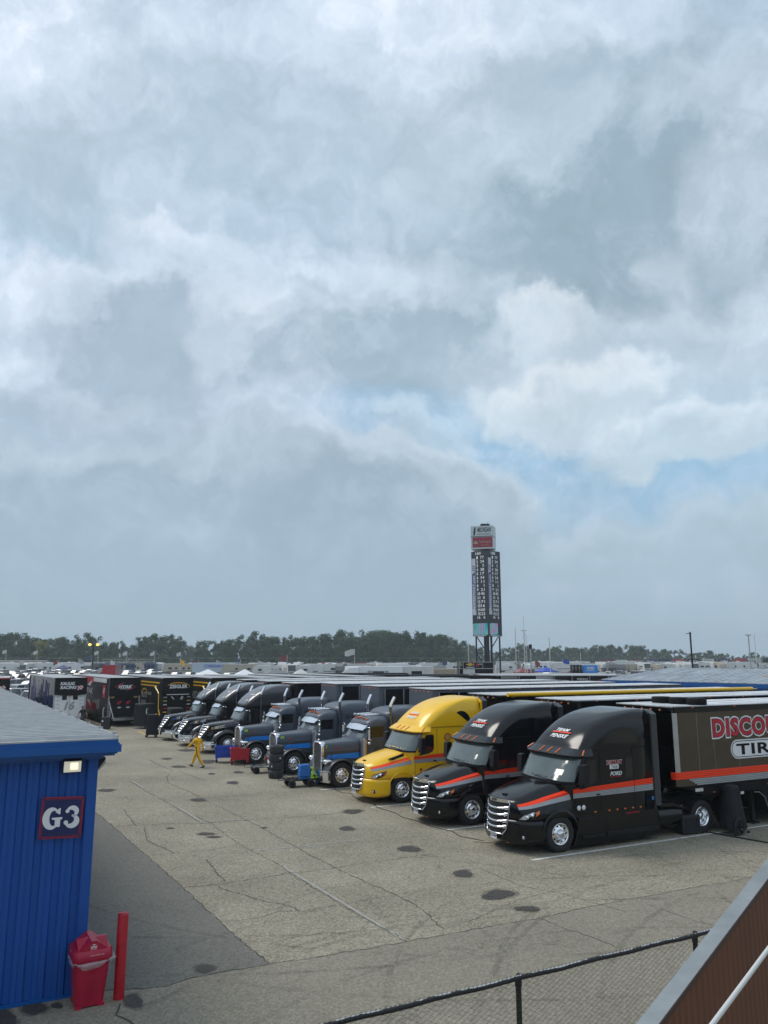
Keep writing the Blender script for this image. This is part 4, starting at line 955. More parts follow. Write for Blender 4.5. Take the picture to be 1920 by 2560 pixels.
def crack_line(mb, pts, w, z=.009, jag=.035, step=.12):
    rnd = random.Random(len(mb.v)+3); P = []
    for a, b in zip(pts, pts[1:]):
        n = max(1, int((b-a).length/step))
        for i in range(n): P.append(a.lerp(b, i/n)+Vector((rnd.uniform(-jag, jag), rnd.uniform(-jag, jag), 0)))
    P.append(pts[-1])
    A = []; B = []
    for i, p in enumerate(P):
        d = (P[min(i+1, len(P)-1)]-P[max(0, i-1)]).normalized(); n = Vector((-d.y, d.x, 0)); k = w*rnd.uniform(.35, 1.3)/2
        A.append((p.x+n.x*k, p.y+n.y*k, z)); B.append((p.x-n.x*k, p.y-n.y*k, z))
    mb.ribbon(A, B)
ck = MB()
C_ = [(seam, .035), (edge, .035),
 ([(285, 2067), (409, 2060), (510, 2059), (610, 2051), (760, 2041), (900, 2030)], .04), ([(361, 2067), (365, 2087), (372, 2103), (437, 2133)], .045),
 ([(370, 2139), (441, 2133), (522, 2126), (594, 2112)], .025), ([(459, 2219), (500, 2217), (538, 2211), (632, 2198), (723, 2183), (760, 2181), (900, 2160), (1080, 2135)], .035),
 ([(513, 2148), (530, 2165), (544, 2186), (564, 2203)], .045), ([(538, 2211), (557, 2222), (663, 2255), (723, 2264), (748, 2278)], .03),
 ([(566, 2306), (635, 2297), (694, 2280), (760, 2278), (840, 2262)], .022), ([(672, 2255), (710, 2248), (760, 2237), (850, 2215)], .02),
 ([(488, 2040), (531, 2060), (560, 2085), (607, 2115), (632, 2128), (704, 2165), (723, 2183), (800, 2230), (900, 2290), (1000, 2345), (1018, 2355)], .03),
 ([(327, 1954), (357, 1973), (423, 2009), (507, 2059)], .035), ([(375, 1899), (387, 1908), (432, 1927)], .05), ([(432, 1930), (369, 1937), (245, 1943)], .05),
 ([(417, 1939), (421, 1958), (471, 1978), (504, 1996), (562, 2023), (613, 2049), (652, 2068), (760, 2130), (900, 2200), (960, 2225), (1040, 2262), (1110, 2325)], .035),
 ([(504, 1996), (592, 1990), (700, 1982), (860, 1975)], .04), ([(245, 2023), (441, 2018), (531, 2014)], .03), ([(447, 1930), (471, 1937), (513, 1952)], .05), ([(310, 2023), (317, 2035), (340, 2064)], .045),
 ([(1110, 2325), (1180, 2300), (1300, 2250), (1420, 2215)], .02), ([(1355, 2296), (1420, 2325), (1500, 2350), (1540, 2370)], .03), ([(1620, 2262), (1700, 2290), (1800, 2320)], .02),
 ([(1200, 2170), (1300, 2215), (1390, 2230), (1500, 2262), (1560, 2280)], .025), ([(1000, 2120), (1100, 2150), (1250, 2165), (1420, 2190), (1600, 2190)], .02), ([(297, 2510), (300, 2525), (292, 2540), (320, 2552), (345, 2575)], .045),
 ([(700, 2350), (820, 2330), (960, 2345)], .015), ([(1560, 2120), (1640, 2160), (1760, 2180)], .02), ([(1100, 2120), (1260, 2130), (1330, 2150)], .02)]
for p, w in C_:
    if not isinstance(p[0], Vector): p = [px2g(*q) for q in p]
    crack_line(ck, p, w*.55)
ck.build('pavement_cracks', 'crack_fill', kind='structure', fixn=False)
st = MB()
for (x, y, rx, ry) in ((581, 1957, 18, 4), (495, 2000, 24, 4), (447, 1917, 20, 3), (417, 1897, 15, 2.5), (468, 1876, 24, 3), (529, 1935, 11, 2), (596, 1931, 13, 3), (426, 2071, 10, 2), (266, 1976, 24, 4), (520, 1904, 22, 5),
    (515, 2085, 22, 4), (535, 2093, 18, 3), (1023, 2123, 32, 8), (868, 2072, 20, 6), (882, 2029, 27, 6), (1157, 2185, 28, 10), (1250, 2236, 38, 13), (1317, 2273, 38, 7), (513, 2422, 27, 12), (333, 2505, 28, 20), (85, 2522, 33, 19), (12, 2548, 34, 24), (142, 2516, 17, 8), (660, 2070, 8, 2), (1225, 2243, 22, 8)):
    rx *= .85; ry *= .85; c = px2g(x, y); ex = (px2g(x+rx, y)-px2g(x-rx, y))/2; ey = (px2g(x, y-ry)-px2g(x, y+ry))/2; rnd = random.Random(x); ph = rnd.random()*6
    rim = [c+1.28*ex*math.cos(a)*(1+.16*math.sin(2*a+ph+.6)+.09*math.sin(5*a+ph))+1.3*ey*math.sin(a)*(1+.15*math.sin(3*a+ph+1)) for a in [2*math.pi*k/36 for k in range(36)]]
    st.mi(1).poly([(q.x, q.y, .0118+.00015*(x % 17)) for q in rim]); st.mi(0)
    st.poly([tuple(c+ex*math.cos(a)*(1+.12*math.sin(2*a+ph)+.06*math.sin(5*a+2*ph)+.03*math.sin(9*a))+ey*math.sin(a)*(1+.14*math.sin(3*a+ph)+.05*math.sin(7*a))+Vector((0, 0, .013+.0002*(x % 17)))) for a in [2*math.pi*k/36 for k in range(36)]])
def fuzzy(name, colr, lo, hi, amax):
    m = mat(name, colr, .8); t = m.node_tree; tc = t.nodes.new('ShaderNodeTexCoord'); nn = t.nodes.new('ShaderNodeTexNoise'); nn.inputs['Scale'].default_value = 7; nn.inputs['Detail'].default_value = 8; nn.inputs['Roughness'].default_value = .8; t.links.new(tc.outputs['Object'], nn.inputs[0]); mr = t.nodes.new('ShaderNodeMapRange'); mr.inputs[1].default_value = lo; mr.inputs[2].default_value = hi; mr.inputs[3].default_value = amax*.25; mr.inputs[4].default_value = amax; t.links.new(nn.outputs[0], mr.inputs[0]); t.links.new(mr.outputs[0], t.nodes['Principled BSDF'].inputs['Alpha'])
fuzzy('oil_core', (.050, .044, .040), .30, .52, .88); fuzzy('oil_rim', (.07, .060, .05), .42, .66, .5)
st.build('oil_stains', ['oil_core', 'oil_rim'], kind='structure', fixn=False)
tm = MB(); rnd = random.Random(9)
for (cx, cy, r, a0, a1) in ((6, 8, 9.5, 60, 150), (7, 7, 12.5, 55, 140), (2, 30, 14, 195, 290), (16, 10, 13, 90, 175), (-4, 34, 17, 230, 300), (10, 14, 8, 70, 190), (-14, 20, 22, -30, 40), (-10, 22, 20, -40, 50)):
    for dr in (0, 1.9):
        n = 40; A = []; B_ = []
        for i in range(n+1):
            t = R(lerp(a0, a1, i/n)); rr = r+dr; w_ = .12; A.append((cx+rr*math.cos(t), cy+rr*math.sin(t), .0105+.0002*dr)); B_.append((cx+(rr+w_)*math.cos(t), cy+(rr+w_)*math.sin(t), .0105+.0002*dr))
        tm.ribbon(A, B_)
m = mat('tyre_mark', (.05, .046, .04), .9, alpha=.25); t = m.node_tree; tc = t.nodes.new('ShaderNodeTexCoord'); nn = t.nodes.new('ShaderNodeTexNoise'); nn.inputs['Scale'].default_value = .8; nn.inputs['Detail'].default_value = 8; nn.inputs['Roughness'].default_value = .75; t.links.new(tc.outputs['Object'], nn.inputs[0]); mr = t.nodes.new('ShaderNodeMapRange'); mr.inputs[1].default_value = .42; mr.inputs[2].default_value = .7; mr.inputs[3].default_value = 0; mr.inputs[4].default_value = .24; t.links.new(nn.outputs[0], mr.inputs[0]); t.links.new(mr.outputs[0], t.nodes['Principled BSDF'].inputs['Alpha'])
tm.build('tyre_marks', 'tyre_mark', kind='structure', fixn=False)
ln = MB()
def line(mb, a, d, l, w, z=.008):
    a = Vector(a); d = Vector(d).normalized(); n = Vector((-d.y, d.x, 0))*w/2; b = a+d*l
    mb.add([tuple(a+n+Vector((0, 0, z))), tuple(a-n+Vector((0, 0, z))), tuple(b-n+Vector((0, 0, z))), tuple(b+n+Vector((0, 0, z)))], [(0, 1, 2, 3)])
wd = (px2g(1680, 2099)-px2g(1329, 2151)).normalized()
for p in ((1329, 2151), (1110, 2076), (927, 2019), (800, 1975), (700, 1941), (612, 1915), (600, 1903), (527, 1885)):
    line(ln, px2g(*p), wd if p[0] > 1300 else CU, 19, .11)
ln.build('parking_lines', 'line_white', kind='structure', fixn=False)
ln = MB()
for a, b in (((506, 2053), (600, 2049)), ((632, 2128), (760, 2115)), ((330, 1952), (357, 1969)), ((445, 2018), (505, 2056)), ((760, 2115), (900, 2100)), ((700, 2162), (1012, 2352)), ((760, 2119), (800, 2116))):
    a, b = px2g(*a), px2g(*b); line(ln, a, b-a, (b-a).length, .07, .007)
ln.build('faded_lines', 'line_faded', kind='structure', fixn=False)
ln = MB()
for a, b in (((345, 1829), (368, 1838)), ((345, 1829), (400, 1822)), ((238, 1818), (290, 1815)), ((250, 1811), (262, 1808))):
    a, b = px2g(*a), px2g(*b); line(ln, a, b-a, (b-a).length, .16, .007)
ln.build('yellow_lines', 'line_yellow', kind='structure', fixn=False)
# ------------------------------------------------ blue metal building at the left
mat('cladding_blue', (.0005, .064, .30), .55, var=.06, vscale=1.2); mat('fascia_blue', (.001, .080, .30), .33, var=.06); mat('galvalume', (.40, .41, .41), .5, .3, var=.16, vscale=3); mat('galv', (.25, .272, .28), .5, .3, var=.2, vscale=5); mat('roof_zinc', (.30, .32, .34), .5, .3, var=.2, vscale=1.2)
mat('lamp_glow', (.8, .7, .4), .3, emit=(1, .90, .66), es=.8)
CN = Vector((-5.12, 14.27, 0))
def g3():
    B = empty('blue_building', CN, ROW, 'small blue ribbed metal building with grey metal roof and G3 sign', 'building')
    # local x: towards the corner is 0, the wall runs to negative x; local -y faces the camera
    w = MB(); LN = 9.
    prof = [(0, 0)]
    x = 0.; pat = [(.10, 0), (.025, .035), (.10, .035), (.025, 0), (.17, 0)]
    x = -.14; prof = [(0, 0), (x, 0)]
    while x > -LN:
        for dx, y in ((.03, .038), (.09, .038), (.03, 0), (.06, 0), (.012, .010), (.02, .010), (.012, 0), (.06, 0)):
            x -= dx; prof.append((x, y))
    a = [(p, q, 0.03) for p, q in prof]; b = [(p, q, 3.9) for p, q in prof]; w.ribbon(a, b)
    w.build('wall', 'cladding_blue', B, fixn=False)
    # side wall, slightly splayed from square as in the photograph
    sx, sy = math.sin(R(-4)), math.cos(R(-4))
    w = MB(); prof = []; y = 0
    while y < 30:
        for dy, o in ((.03, -.038), (.1, -.038), (.03, 0), (.14, 0)): y += dy; prof.append((sx*y+o, sy*y))
    w.ribbon([(p, q, .03) for p, q in prof], [(p, q, 3.9) for p, q in prof]); w.build('wall', 'cladding_blue', B, fixn=False)
    MB().box(-.13, .035, -.035, .15, .03, 3.9).build('corner_trim', 'cladding_blue', B, bevel=.004)
    MB().box(-LN, .03, -.05, -.003, .0, .05).build('base_trim', 'fascia_blue', B)
    f = MB()
    for z0, z1, o in ((3.83, 3.90, .10), (3.90, 3.935, .30), (3.935, 3.965, .34), (3.965, 4.09, .40), (4.09, 4.12, .37), (4.12, 4.175, .345)):
        f.box(-LN, o*.9, -o, -.04, z0, z1); 
        q = [( .041, -.04), (o*.9, -.04), (o*.9+sx*30, sy*30), (.041+sx*30, sy*30)]; f.prism(q, z0, z1, 'z')
    f.build('fascia', 'fascia_blue', B)
    r = MB(); z = 4.19
    rr = [(-LN, -.34), (.29, -.34), (.29+sx*30, sy*30), (-LN+sx*30, sy*30)]
    r.prism(rr, 4.175, 4.195, 'z')
    for k in range(94):
        y = -.20+k*.32; xe = .27+sx*y; r.prism([(y, 4.195), (y+.03, 4.255), (y+.075, 4.255), (y+.105, 4.195)], -LN+sx*y, xe, 'x')
        r.prism([(y+.20, 4.195), (y+.205, 4.203), (y+.225, 4.203), (y+.23, 4.195)], -LN+sx*y, xe, 'x')
    r.build('roof', 'galvalume', B)
    r = MB(); r.box(-LN, .295, -.345, -.31, 4.176, 4.20)
    r.prism([(.27, -.34), (.31, -.34), (.31+sx*30, sy*30), (.27+sx*30, sy*30)], 4.19, 4.245, 'z'); r.build('edge_trim', 'galvalume', B)
    for k in range(24):
        y = -.15+k*1.28; r = MB(); r.box(.22+sx*y, .29+sx*y, y, y+.07, 4.24, 4.28); r.build('snow_clip', 'steel', B)
    # sign
    sg = MB(); P = [(-.86, 2.56), (-.18, 2.53), (-.16, 3.21), (-.84, 3.24)]
    def ins(P, k): cx = sum(p[0] for p in P)/4; cz = sum(p[1] for p in P)/4; return [(cx+(x-cx)*k, cz+(z-cz)*k) for x, z in P]
    s0 = MB().prism(P, -.052, -.042).build('sign_board', 'crimson', B, bevel=.008)
    s1 = MB().prism(ins(P, .86), -.056, -.052).build('sign_field', 'sign_blue', s0)
    f = MB()
    for k in (.885, .94):
        Q = ins(P, k); big = ins(P, .99)
        for i in range(4):
            a, b = Q[i], Q[(i+1) % 4]; d = Vector((b[0]-a[0], b[1]-a[1])).normalized(); n = Vector((-d.y, d.x))*.004; e = .045
            f.prism([(a[0]-d.x*e+n.x, a[1]-d.y*e+n.y), (a[0]-d.x*e-n.x, a[1]-d.y*e-n.y), (b[0]+d.x*e-n.x, b[1]+d.y*e-n.y), (b[0]+d.x*e+n.x, b[1]+d.y*e+n.y)], -.0545, -.053)
    f.build('sign_lines', 'sign_blue', s0)
    # fat serif G and 3 drawn as outlines
    def stroke(mb, pts, ws, y=-.060, dy=.003):
        A = []; B_ = []
        for i, p in enumerate(pts):
            p = Vector(p); d = (Vector(pts[min(i+1, len(pts)-1)])-Vector(pts[max(i-1, 0)])).normalized(); n = Vector((-d.y, d.x))*ws[i]/2
            A.append((p.x+n.x, y, p.y+n.y)); B_.append((p.x-n.x, y, p.y-n.y))
        mb.ribbon(A, B_); 
    def blob(mb, x, z, r, y=-.0605): mb.poly([(x+r*math.cos(2*math.pi*k/16), y, z+r*math.sin(2*math.pi*k/16)) for k in range(16)])
    g = MB(); cx, cz = -.655, 2.885; ax, az = .105, .150; pts = []; ws = []
    for k in range(29):
        a = R(48+264*k/28); pts.append((cx+ax*math.cos(a), cz+az*math.sin(a))); ws.append(.025+.085*max(0, math.sin(R(264*k/28*180/264)))**1.2)
    stroke(g, pts, ws)
    g.poly([(-.615, -.0606, 2.985), (-.555, -.0606, 3.045), (-.535, -.0606, 3.045), (-.535, -.0606, 2.945), (-.555, -.0606, 2.945)])
    g.poly([(-.665, -.0607, 2.895), (-.50, -.0607, 2.895), (-.50, -.0607, 2.865), (-.53, -.0607, 2.855), (-.53, -.0607, 2.745), (-.57, -.0607, 2.735), (-.615, -.0607, 2.765), (-.615, -.0607, 2.855), (-.665, -.0607, 2.868)])
    g.build('letter', 'white', s1, fixn=False)
    g = MB(); pts = []; ws = []
    for k in range(19):
        a = R(165-245*k/18); pts.append((-.352+.078*math.cos(a), 2.965+.072*math.sin(a))); ws.append(.030+.050*math.sin(R(180*k/18))**1.3)
    stroke(g, pts, ws); pts = []; ws = []
    for k in range(23):
        a = R(85-265*k/22); pts.append((-.358+.092*math.cos(a), 2.825+.085*math.sin(a))); ws.append(.026+.072*math.sin(R(180*min(1, k/20)))**1.2)
    stroke(g, pts, ws); blob(g, -.423, 2.985, .032); blob(g, -.437, 2.80, .036); g.build('letter', 'white', s1, fixn=False)
    s0.rotation_euler = (0, 0, 0)
    # wall pack lamp, lit
    h = MB(); h.prism([(-.06, 3.86), (-.18, 3.85), (-.20, 3.82), (-.17, 3.64), (-.05, 3.62)], -.56, -.25, 'x'); lh = h.build('wall_lamp', 'plastic_black', B, bevel=.006)
    h = MB(); h.prism([(-.185, 3.83), (-.215, 3.82), (-.185, 3.645), (-.165, 3.645)], -.545, -.265, 'x'); h.build('diffuser', mat('frosted', (.60, .58, .50), .25, emit=(1, .93, .75), es=.22), lh)
    h = MB(); h.box(-.44, -.32, -.222, -.212, 3.69, 3.80); h.box(-.42, -.34, -.235, -.222, 3.74, 3.77); gl = h.build('tube', 'lamp_glow', lh); 
    h = MB(); h.prism([(.04, 3.80), (.20, 3.80), (.19, 3.76), (.06, 3.58), (.04, 3.58)], .30, .58, 'y'); l2 = h.build('wall_lamp', 'plastic_black', B)
    h = MB(); h.prism([(.07, 3.60), (.20, 3.775), (.205, 3.70), (.09, 3.575)], .32, .56, 'y'); h.build('diffuser', 'off_white', l2)
g3()
# ------------------------------------------------ recycling bin and bollard
def bin_():
    a = math.atan2(13.83-13.66, -4.62+4.91)
    B = empty('recycling_bin', (-4.905, 13.985, 0), a, 'dark red recycling bin with pitched lid and clear liner beside the blue building', 'bin')
    mat('bin_red', (.36, .005, .032), .42, var=.12, vscale=4, bump=.05, bscale=18)
    secs = []
    def rect(z, hx, hy, r=.05):
        return [(-hx+r, -hy, z), (hx-r, -hy, z), (hx, -hy+r, z), (hx, hy-r, z), (hx-r, hy, z), (-hx+r, hy, z), (-hx, hy-r, z), (-hx, -hy+r, z)]
    m = MB().loft([rect(z, hx, hy) for z, hx, hy in ((.03, .175, .20), (.1, .18, .205), (.60, .21, .235), (.80, .22, .245), (.82, .225, .25))]); body = m.build('body', 'bin_red', B, bevel=.01)
    for sx in (-1, 1):
        for sy in (-1, 1): MB().box(sx*.10, sx*.182, sy*.12, sy*.207, 0, .06).build('foot', 'bin_red', body)
    l = MB().loft([rect(z, hx, hy, .06) for z, hx, hy in ((.80, .242, .272), (.82, .250, .280), (.975, .242, .272), (1.0, .228, .258))]); lid = l.build('lid', 'bin_red', B)
    # crossing gables
    l = MB(); l.prism([(-.20, .985), (.20, .985), (.03, 1.15), (-.03, 1.15)], -.235, .235, 'y'); l.build('gable', 'bin_red', lid)
    l = MB(); l.prism([(-.225, .985), (.225, .985), (.03, 1.135), (-.03, 1.135)], -.19, .19, 'x'); l.build('gable', 'bin_red', lid)
    for s in (-1, 1):
        o = MB(); o.lathe([(0, .055), (s*.01, .05), (s*.012, .001)], (0, 0, 0), 'x', 16); q = o.build('opening', 'matte_black', lid, loc=(s*.128, -.02, 1.06)); q.rotation_euler = (0, s*R(40), 0); q.scale = (1, 1.4, .9)
    n = Vector((0, -.0, 0)); yy = -.237
    t = MB()
    for k in range(3):
        a0 = R(90+120*k); c = Vector((0, 1.075)); 
        for j in range(6):
            a1, a2 = a0-R(44)+R(14)*j, a0-R(44)+R(14)*(j+1)
            r0, r1 = .030, .040
            t.poly([(r0*math.cos(a1), yy, 1.055+r0*math.sin(a1)), (r1*math.cos(a1), yy, 1.055+r1*math.sin(a1)), (r1*math.cos(a2), yy, 1.055+r1*math.sin(a2)), (r0*math.cos(a2), yy, 1.055+r0*math.sin(a2))])
    t.poly([(-.007, yy, 1.038), (.007, yy, 1.038), (.008, yy, 1.062), (.003, yy, 1.075), (-.003, yy, 1.075), (-.008, yy, 1.062)])
    for s in (-1, 1): t.poly([(s*.012, yy, 1.038), (s*.022, yy, 1.038), (s*.020, yy, 1.058), (s*.013, yy, 1.058)])
    t.build('recycling_mark', 'white', lid, fixn=False)
    lettering('lettering', 'white', lid, 'give it back', (0, -.2375, 1.003), (1, 0, 0), (0, 0, 1), .013, .02, width=.09, align='c')
    lettering('lettering', 'white', lid, 'bottles and cans only', (.04, -.277, .915), (1, 0, 0), (0, 0, 1), .014, .02, width=.18, align='c')
    lettering('lettering', 'white', lid, 'bottles', (-.246, .03, .93), (0, -1, 0), (0, 0, 1), .03, .02, width=.10, align='c')
    lettering('relief_lettering', 'bin_red', body, 'RECYCLE', (.04, -.222, .16), (0, -.04, 1), (-1, 0, 0), .09, .012, width=.55)
    lettering('lettering', 'off_white', body, 'please recycle', (-.206, -.15, .20), (-.04, 0, 1), (0, 1, 0), .02, .01, width=.5)
    # clear plastic liner hanging out under the lid
    rnd = random.Random(5); m = MB(); rows = []
    n = 48
    for j, (z, k) in enumerate(((.82, 1.0), (.80, 1.10), (.775, 1.12), (.75, 1.07), (.73, 1.02))):
        row = []
        for i in range(n):
            a = 2*math.pi*i/n; e = 2/5.
            cx = .232*abs(math.cos(a))**e*(1 if math.cos(a) > 0 else -1); cy = .258*abs(math.sin(a))**e*(1 if math.sin(a) > 0 else -1)
            w = 1+(.035 if j else 0)*math.sin(i*2.3+j*1.1)+rnd.uniform(-.012, .012)*j; dz = -.035*math.sin(i*.55+1)*(j/4)*1.4+rnd.uniform(-.008, .008)
            bulge = .05 if (math.cos(a) > .6 and j in (1, 2, 3)) else 0
            row.append((cx*k*w+bulge, cy*k*w, z+dz+(.02 if bulge else 0)))
        rows.append(row)
    m.loft(rows, True, False); q = m.build('liner', mat('clear_plastic', (.75, .78, .80), .18, alpha=.30, spec=.8), B)
    q.modifiers.new('s', 'SUBSURF').levels = 1
bin_(); bpy.data.objects['recycling_bin'].scale = (1.24, 1.2, .88)
m = MB().lathe([(0, .088), (1.30, .088), (1.325, .08), (1.335, .05), (1.338, .001)], (0, 0, 0), 'z', 32)
b = m.build('bollard', mat('bollard_red', (.38, .004, .014), .4, var=.18, vscale=5, bump=.05, bscale=14), loc=(-4.43, 14.12, 0)); tagit(b, 'tall round red steel bollard beside the recycling bin', 'bollard')
# ------------------------------------------------ chain link fence in the near right
def fence():
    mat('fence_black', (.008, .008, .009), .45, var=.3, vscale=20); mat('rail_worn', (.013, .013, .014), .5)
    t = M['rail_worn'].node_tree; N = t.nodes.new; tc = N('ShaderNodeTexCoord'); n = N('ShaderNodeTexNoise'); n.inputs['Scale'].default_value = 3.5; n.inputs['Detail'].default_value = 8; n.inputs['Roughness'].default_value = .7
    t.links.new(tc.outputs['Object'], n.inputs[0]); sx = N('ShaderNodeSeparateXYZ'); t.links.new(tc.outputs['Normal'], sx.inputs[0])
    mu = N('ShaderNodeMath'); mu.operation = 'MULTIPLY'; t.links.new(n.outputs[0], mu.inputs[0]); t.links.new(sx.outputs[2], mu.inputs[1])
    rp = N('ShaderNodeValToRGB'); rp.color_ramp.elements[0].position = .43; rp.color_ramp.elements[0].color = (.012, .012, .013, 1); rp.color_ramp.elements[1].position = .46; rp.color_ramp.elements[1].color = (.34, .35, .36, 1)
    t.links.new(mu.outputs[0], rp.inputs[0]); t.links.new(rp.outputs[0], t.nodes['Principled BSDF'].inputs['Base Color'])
    Z = 1.85; a = px2g(820, 2560, Z); c = px2g(1760, 2330, Z); d = (c-a); d.z = 0; ang = math.atan2(d.y, d.x); o = Vector((px2g(1300, 2445, Z).x, px2g(1300, 2445, Z).y, 0))
    F = empty('chain_link_fence', o, ang, 'black chain link fence with worn top rail beside the stairs', 'fence')
    x0, x1 = -7, 5.2
    r = MB(); r.tube([(x0+(x1-x0)*i/40, 0, Z+.006*math.sin(i*1.7)) for i in range(41)], .028, 14); r.build('top_rail', 'rail_worn', F)
    for px in (-6., -3., 0, 3.05):
        p = MB(); p.tube([(px, .035, 0), (px, .035, Z-.03)], .034, 14); p.tube([(px, .035, Z-.10), (px, .035, Z-.03)], .042, 14); p.tube([(px, .035, Z-.03), (px, .02, Z+.035)], .030, 10); p.build('post', 'fence_black', F)
    m = MB(); pit = .060; n = int((x1-x0)/pit); zt = Z+.005; rows = 56; hz = .031
    for i in range(n):
        x = x0+i*pit; pts = []
        for j in range(rows+1):
            side = 1 if (j+i) % 2 else -1
            z = zt-.02-j*hz/1.
            # each wire weaves left and right, meeting its neighbours
            pts.append((x+side*(pit/2+.003)*(1 if i % 2 else -1)*(1 if i % 2 else -1), -.036+.004*side, z))
        m.tube(pts, .0023, 3, False)
    for i in range(n):
        x = x0+i*pit; l = .004*math.sin(i*3.3)
        m.tube([(x-.004, -.036, zt-.02), (x+l, -.037, zt+.035), (x+.012+l, -.040, zt+.058)], .0024, 3, False); m.tube([(x+.006, -.036, zt-.02), (x+l, -.035, zt+.03), (x-.010+l, -.034, zt+.050)], .0024, 3, False)
    m.build('wire_mesh', 'fence_black', F, fixn=False)
fence()
# ------------------------------------------------ stair guard next to the camera
def guard():
    mat('guard_brown', (.105, .034, .012), .6, var=.15, vscale=3); mat('cable', (.55, .55, .53), .5)
    p = math.atan(363/1923)
    def at(px, py, r):
        u, v = px-960, py-1280; d = Vector((u, 1923*math.cos(p)+v*math.sin(p), 1923*math.sin(p)-v*math.cos(p))).normalized(); return Vector((0, 0, EYE))+d*r
    A = at(1945, 2112, 4.0); B = at(1590, 2560, 2.75)
    d = (B-A).normalized(); A = A-d*1.2; B = B+d*1.3; h = Vector((d.x, d.y, 0)).normalized(); side = Vector((h.y, -h.x, 0))
    if side.x < 0: side = -side
    Gd = empty('stair_guard', (A.x, A.y, 0), 0, 'grey steel capped brown stair guard with white cable at bottom right', 'railing')
    T = MB(); O = Vector((A.x, A.y, 0))
    up = side.cross(d).normalized(); up = up if up.z > 0 else -up
    w = .056
    def P(s, a, b): return tuple(A+d*s+side*a+up*b-O)
    L_ = (B-A).length
    T.hexa([P(0, 0, -.012), P(L_, 0, -.012), P(L_, w, -.012), P(0, w, -.012)], [P(0, 0, 0), P(L_, 0, 0), P(L_, w, 0), P(0, w, 0)])
    T.hexa([P(0, 0, -.09), P(L_, 0, -.09), P(L_, .008, -.09), P(0, .008, -.09)], [P(0, 0, -.012), P(L_, 0, -.012), P(L_, .008, -.012), P(0, .008, -.012)])
    cap = T.build('top_channel', 'galv', Gd)
    # ribbed brown panel below: vertical ribs, top edge follows the slope
    m = MB(); a = []; b = []; n = int(L_/.012)
    pr = (0, .0025, .0025, 0)
    for i in range(n+1):
        s = L_*i/n; o = pr[i % 4]; q = A+d*s+side*(w+.004-o)-O; a.append((q.x, q.y, q.z+.004)); b.append((q.x, q.y, q.z-1.3))
    m.ribbon(a, b); m.build('panel', 'guard_brown', Gd, fixn=False)
    m = MB(); m.hexa([P(0, w, -.010), P(L_, w, -.010), P(L_, w+.005, -.010), P(0, w+.005, -.010)], [P(0, w, .003), P(L_, w, .003), P(L_, w+.005, .003), P(0, w+.005, .003)]); m.build('panel_trim', mat('trim_maroon', (.03, .008, .006), .5), Gd)
    pts = [at(x, y, r)-O for x, y, r in ((1970, 2278, 3.5), (1900, 2363, 3.25), (1800, 2493, 2.9), (1680, 2648, 2.6))]
    m = MB(); m.tube([tuple(q+side*.03) for q in pts], .0072, 8); m.build('cable', 'cable', Gd)
guard()
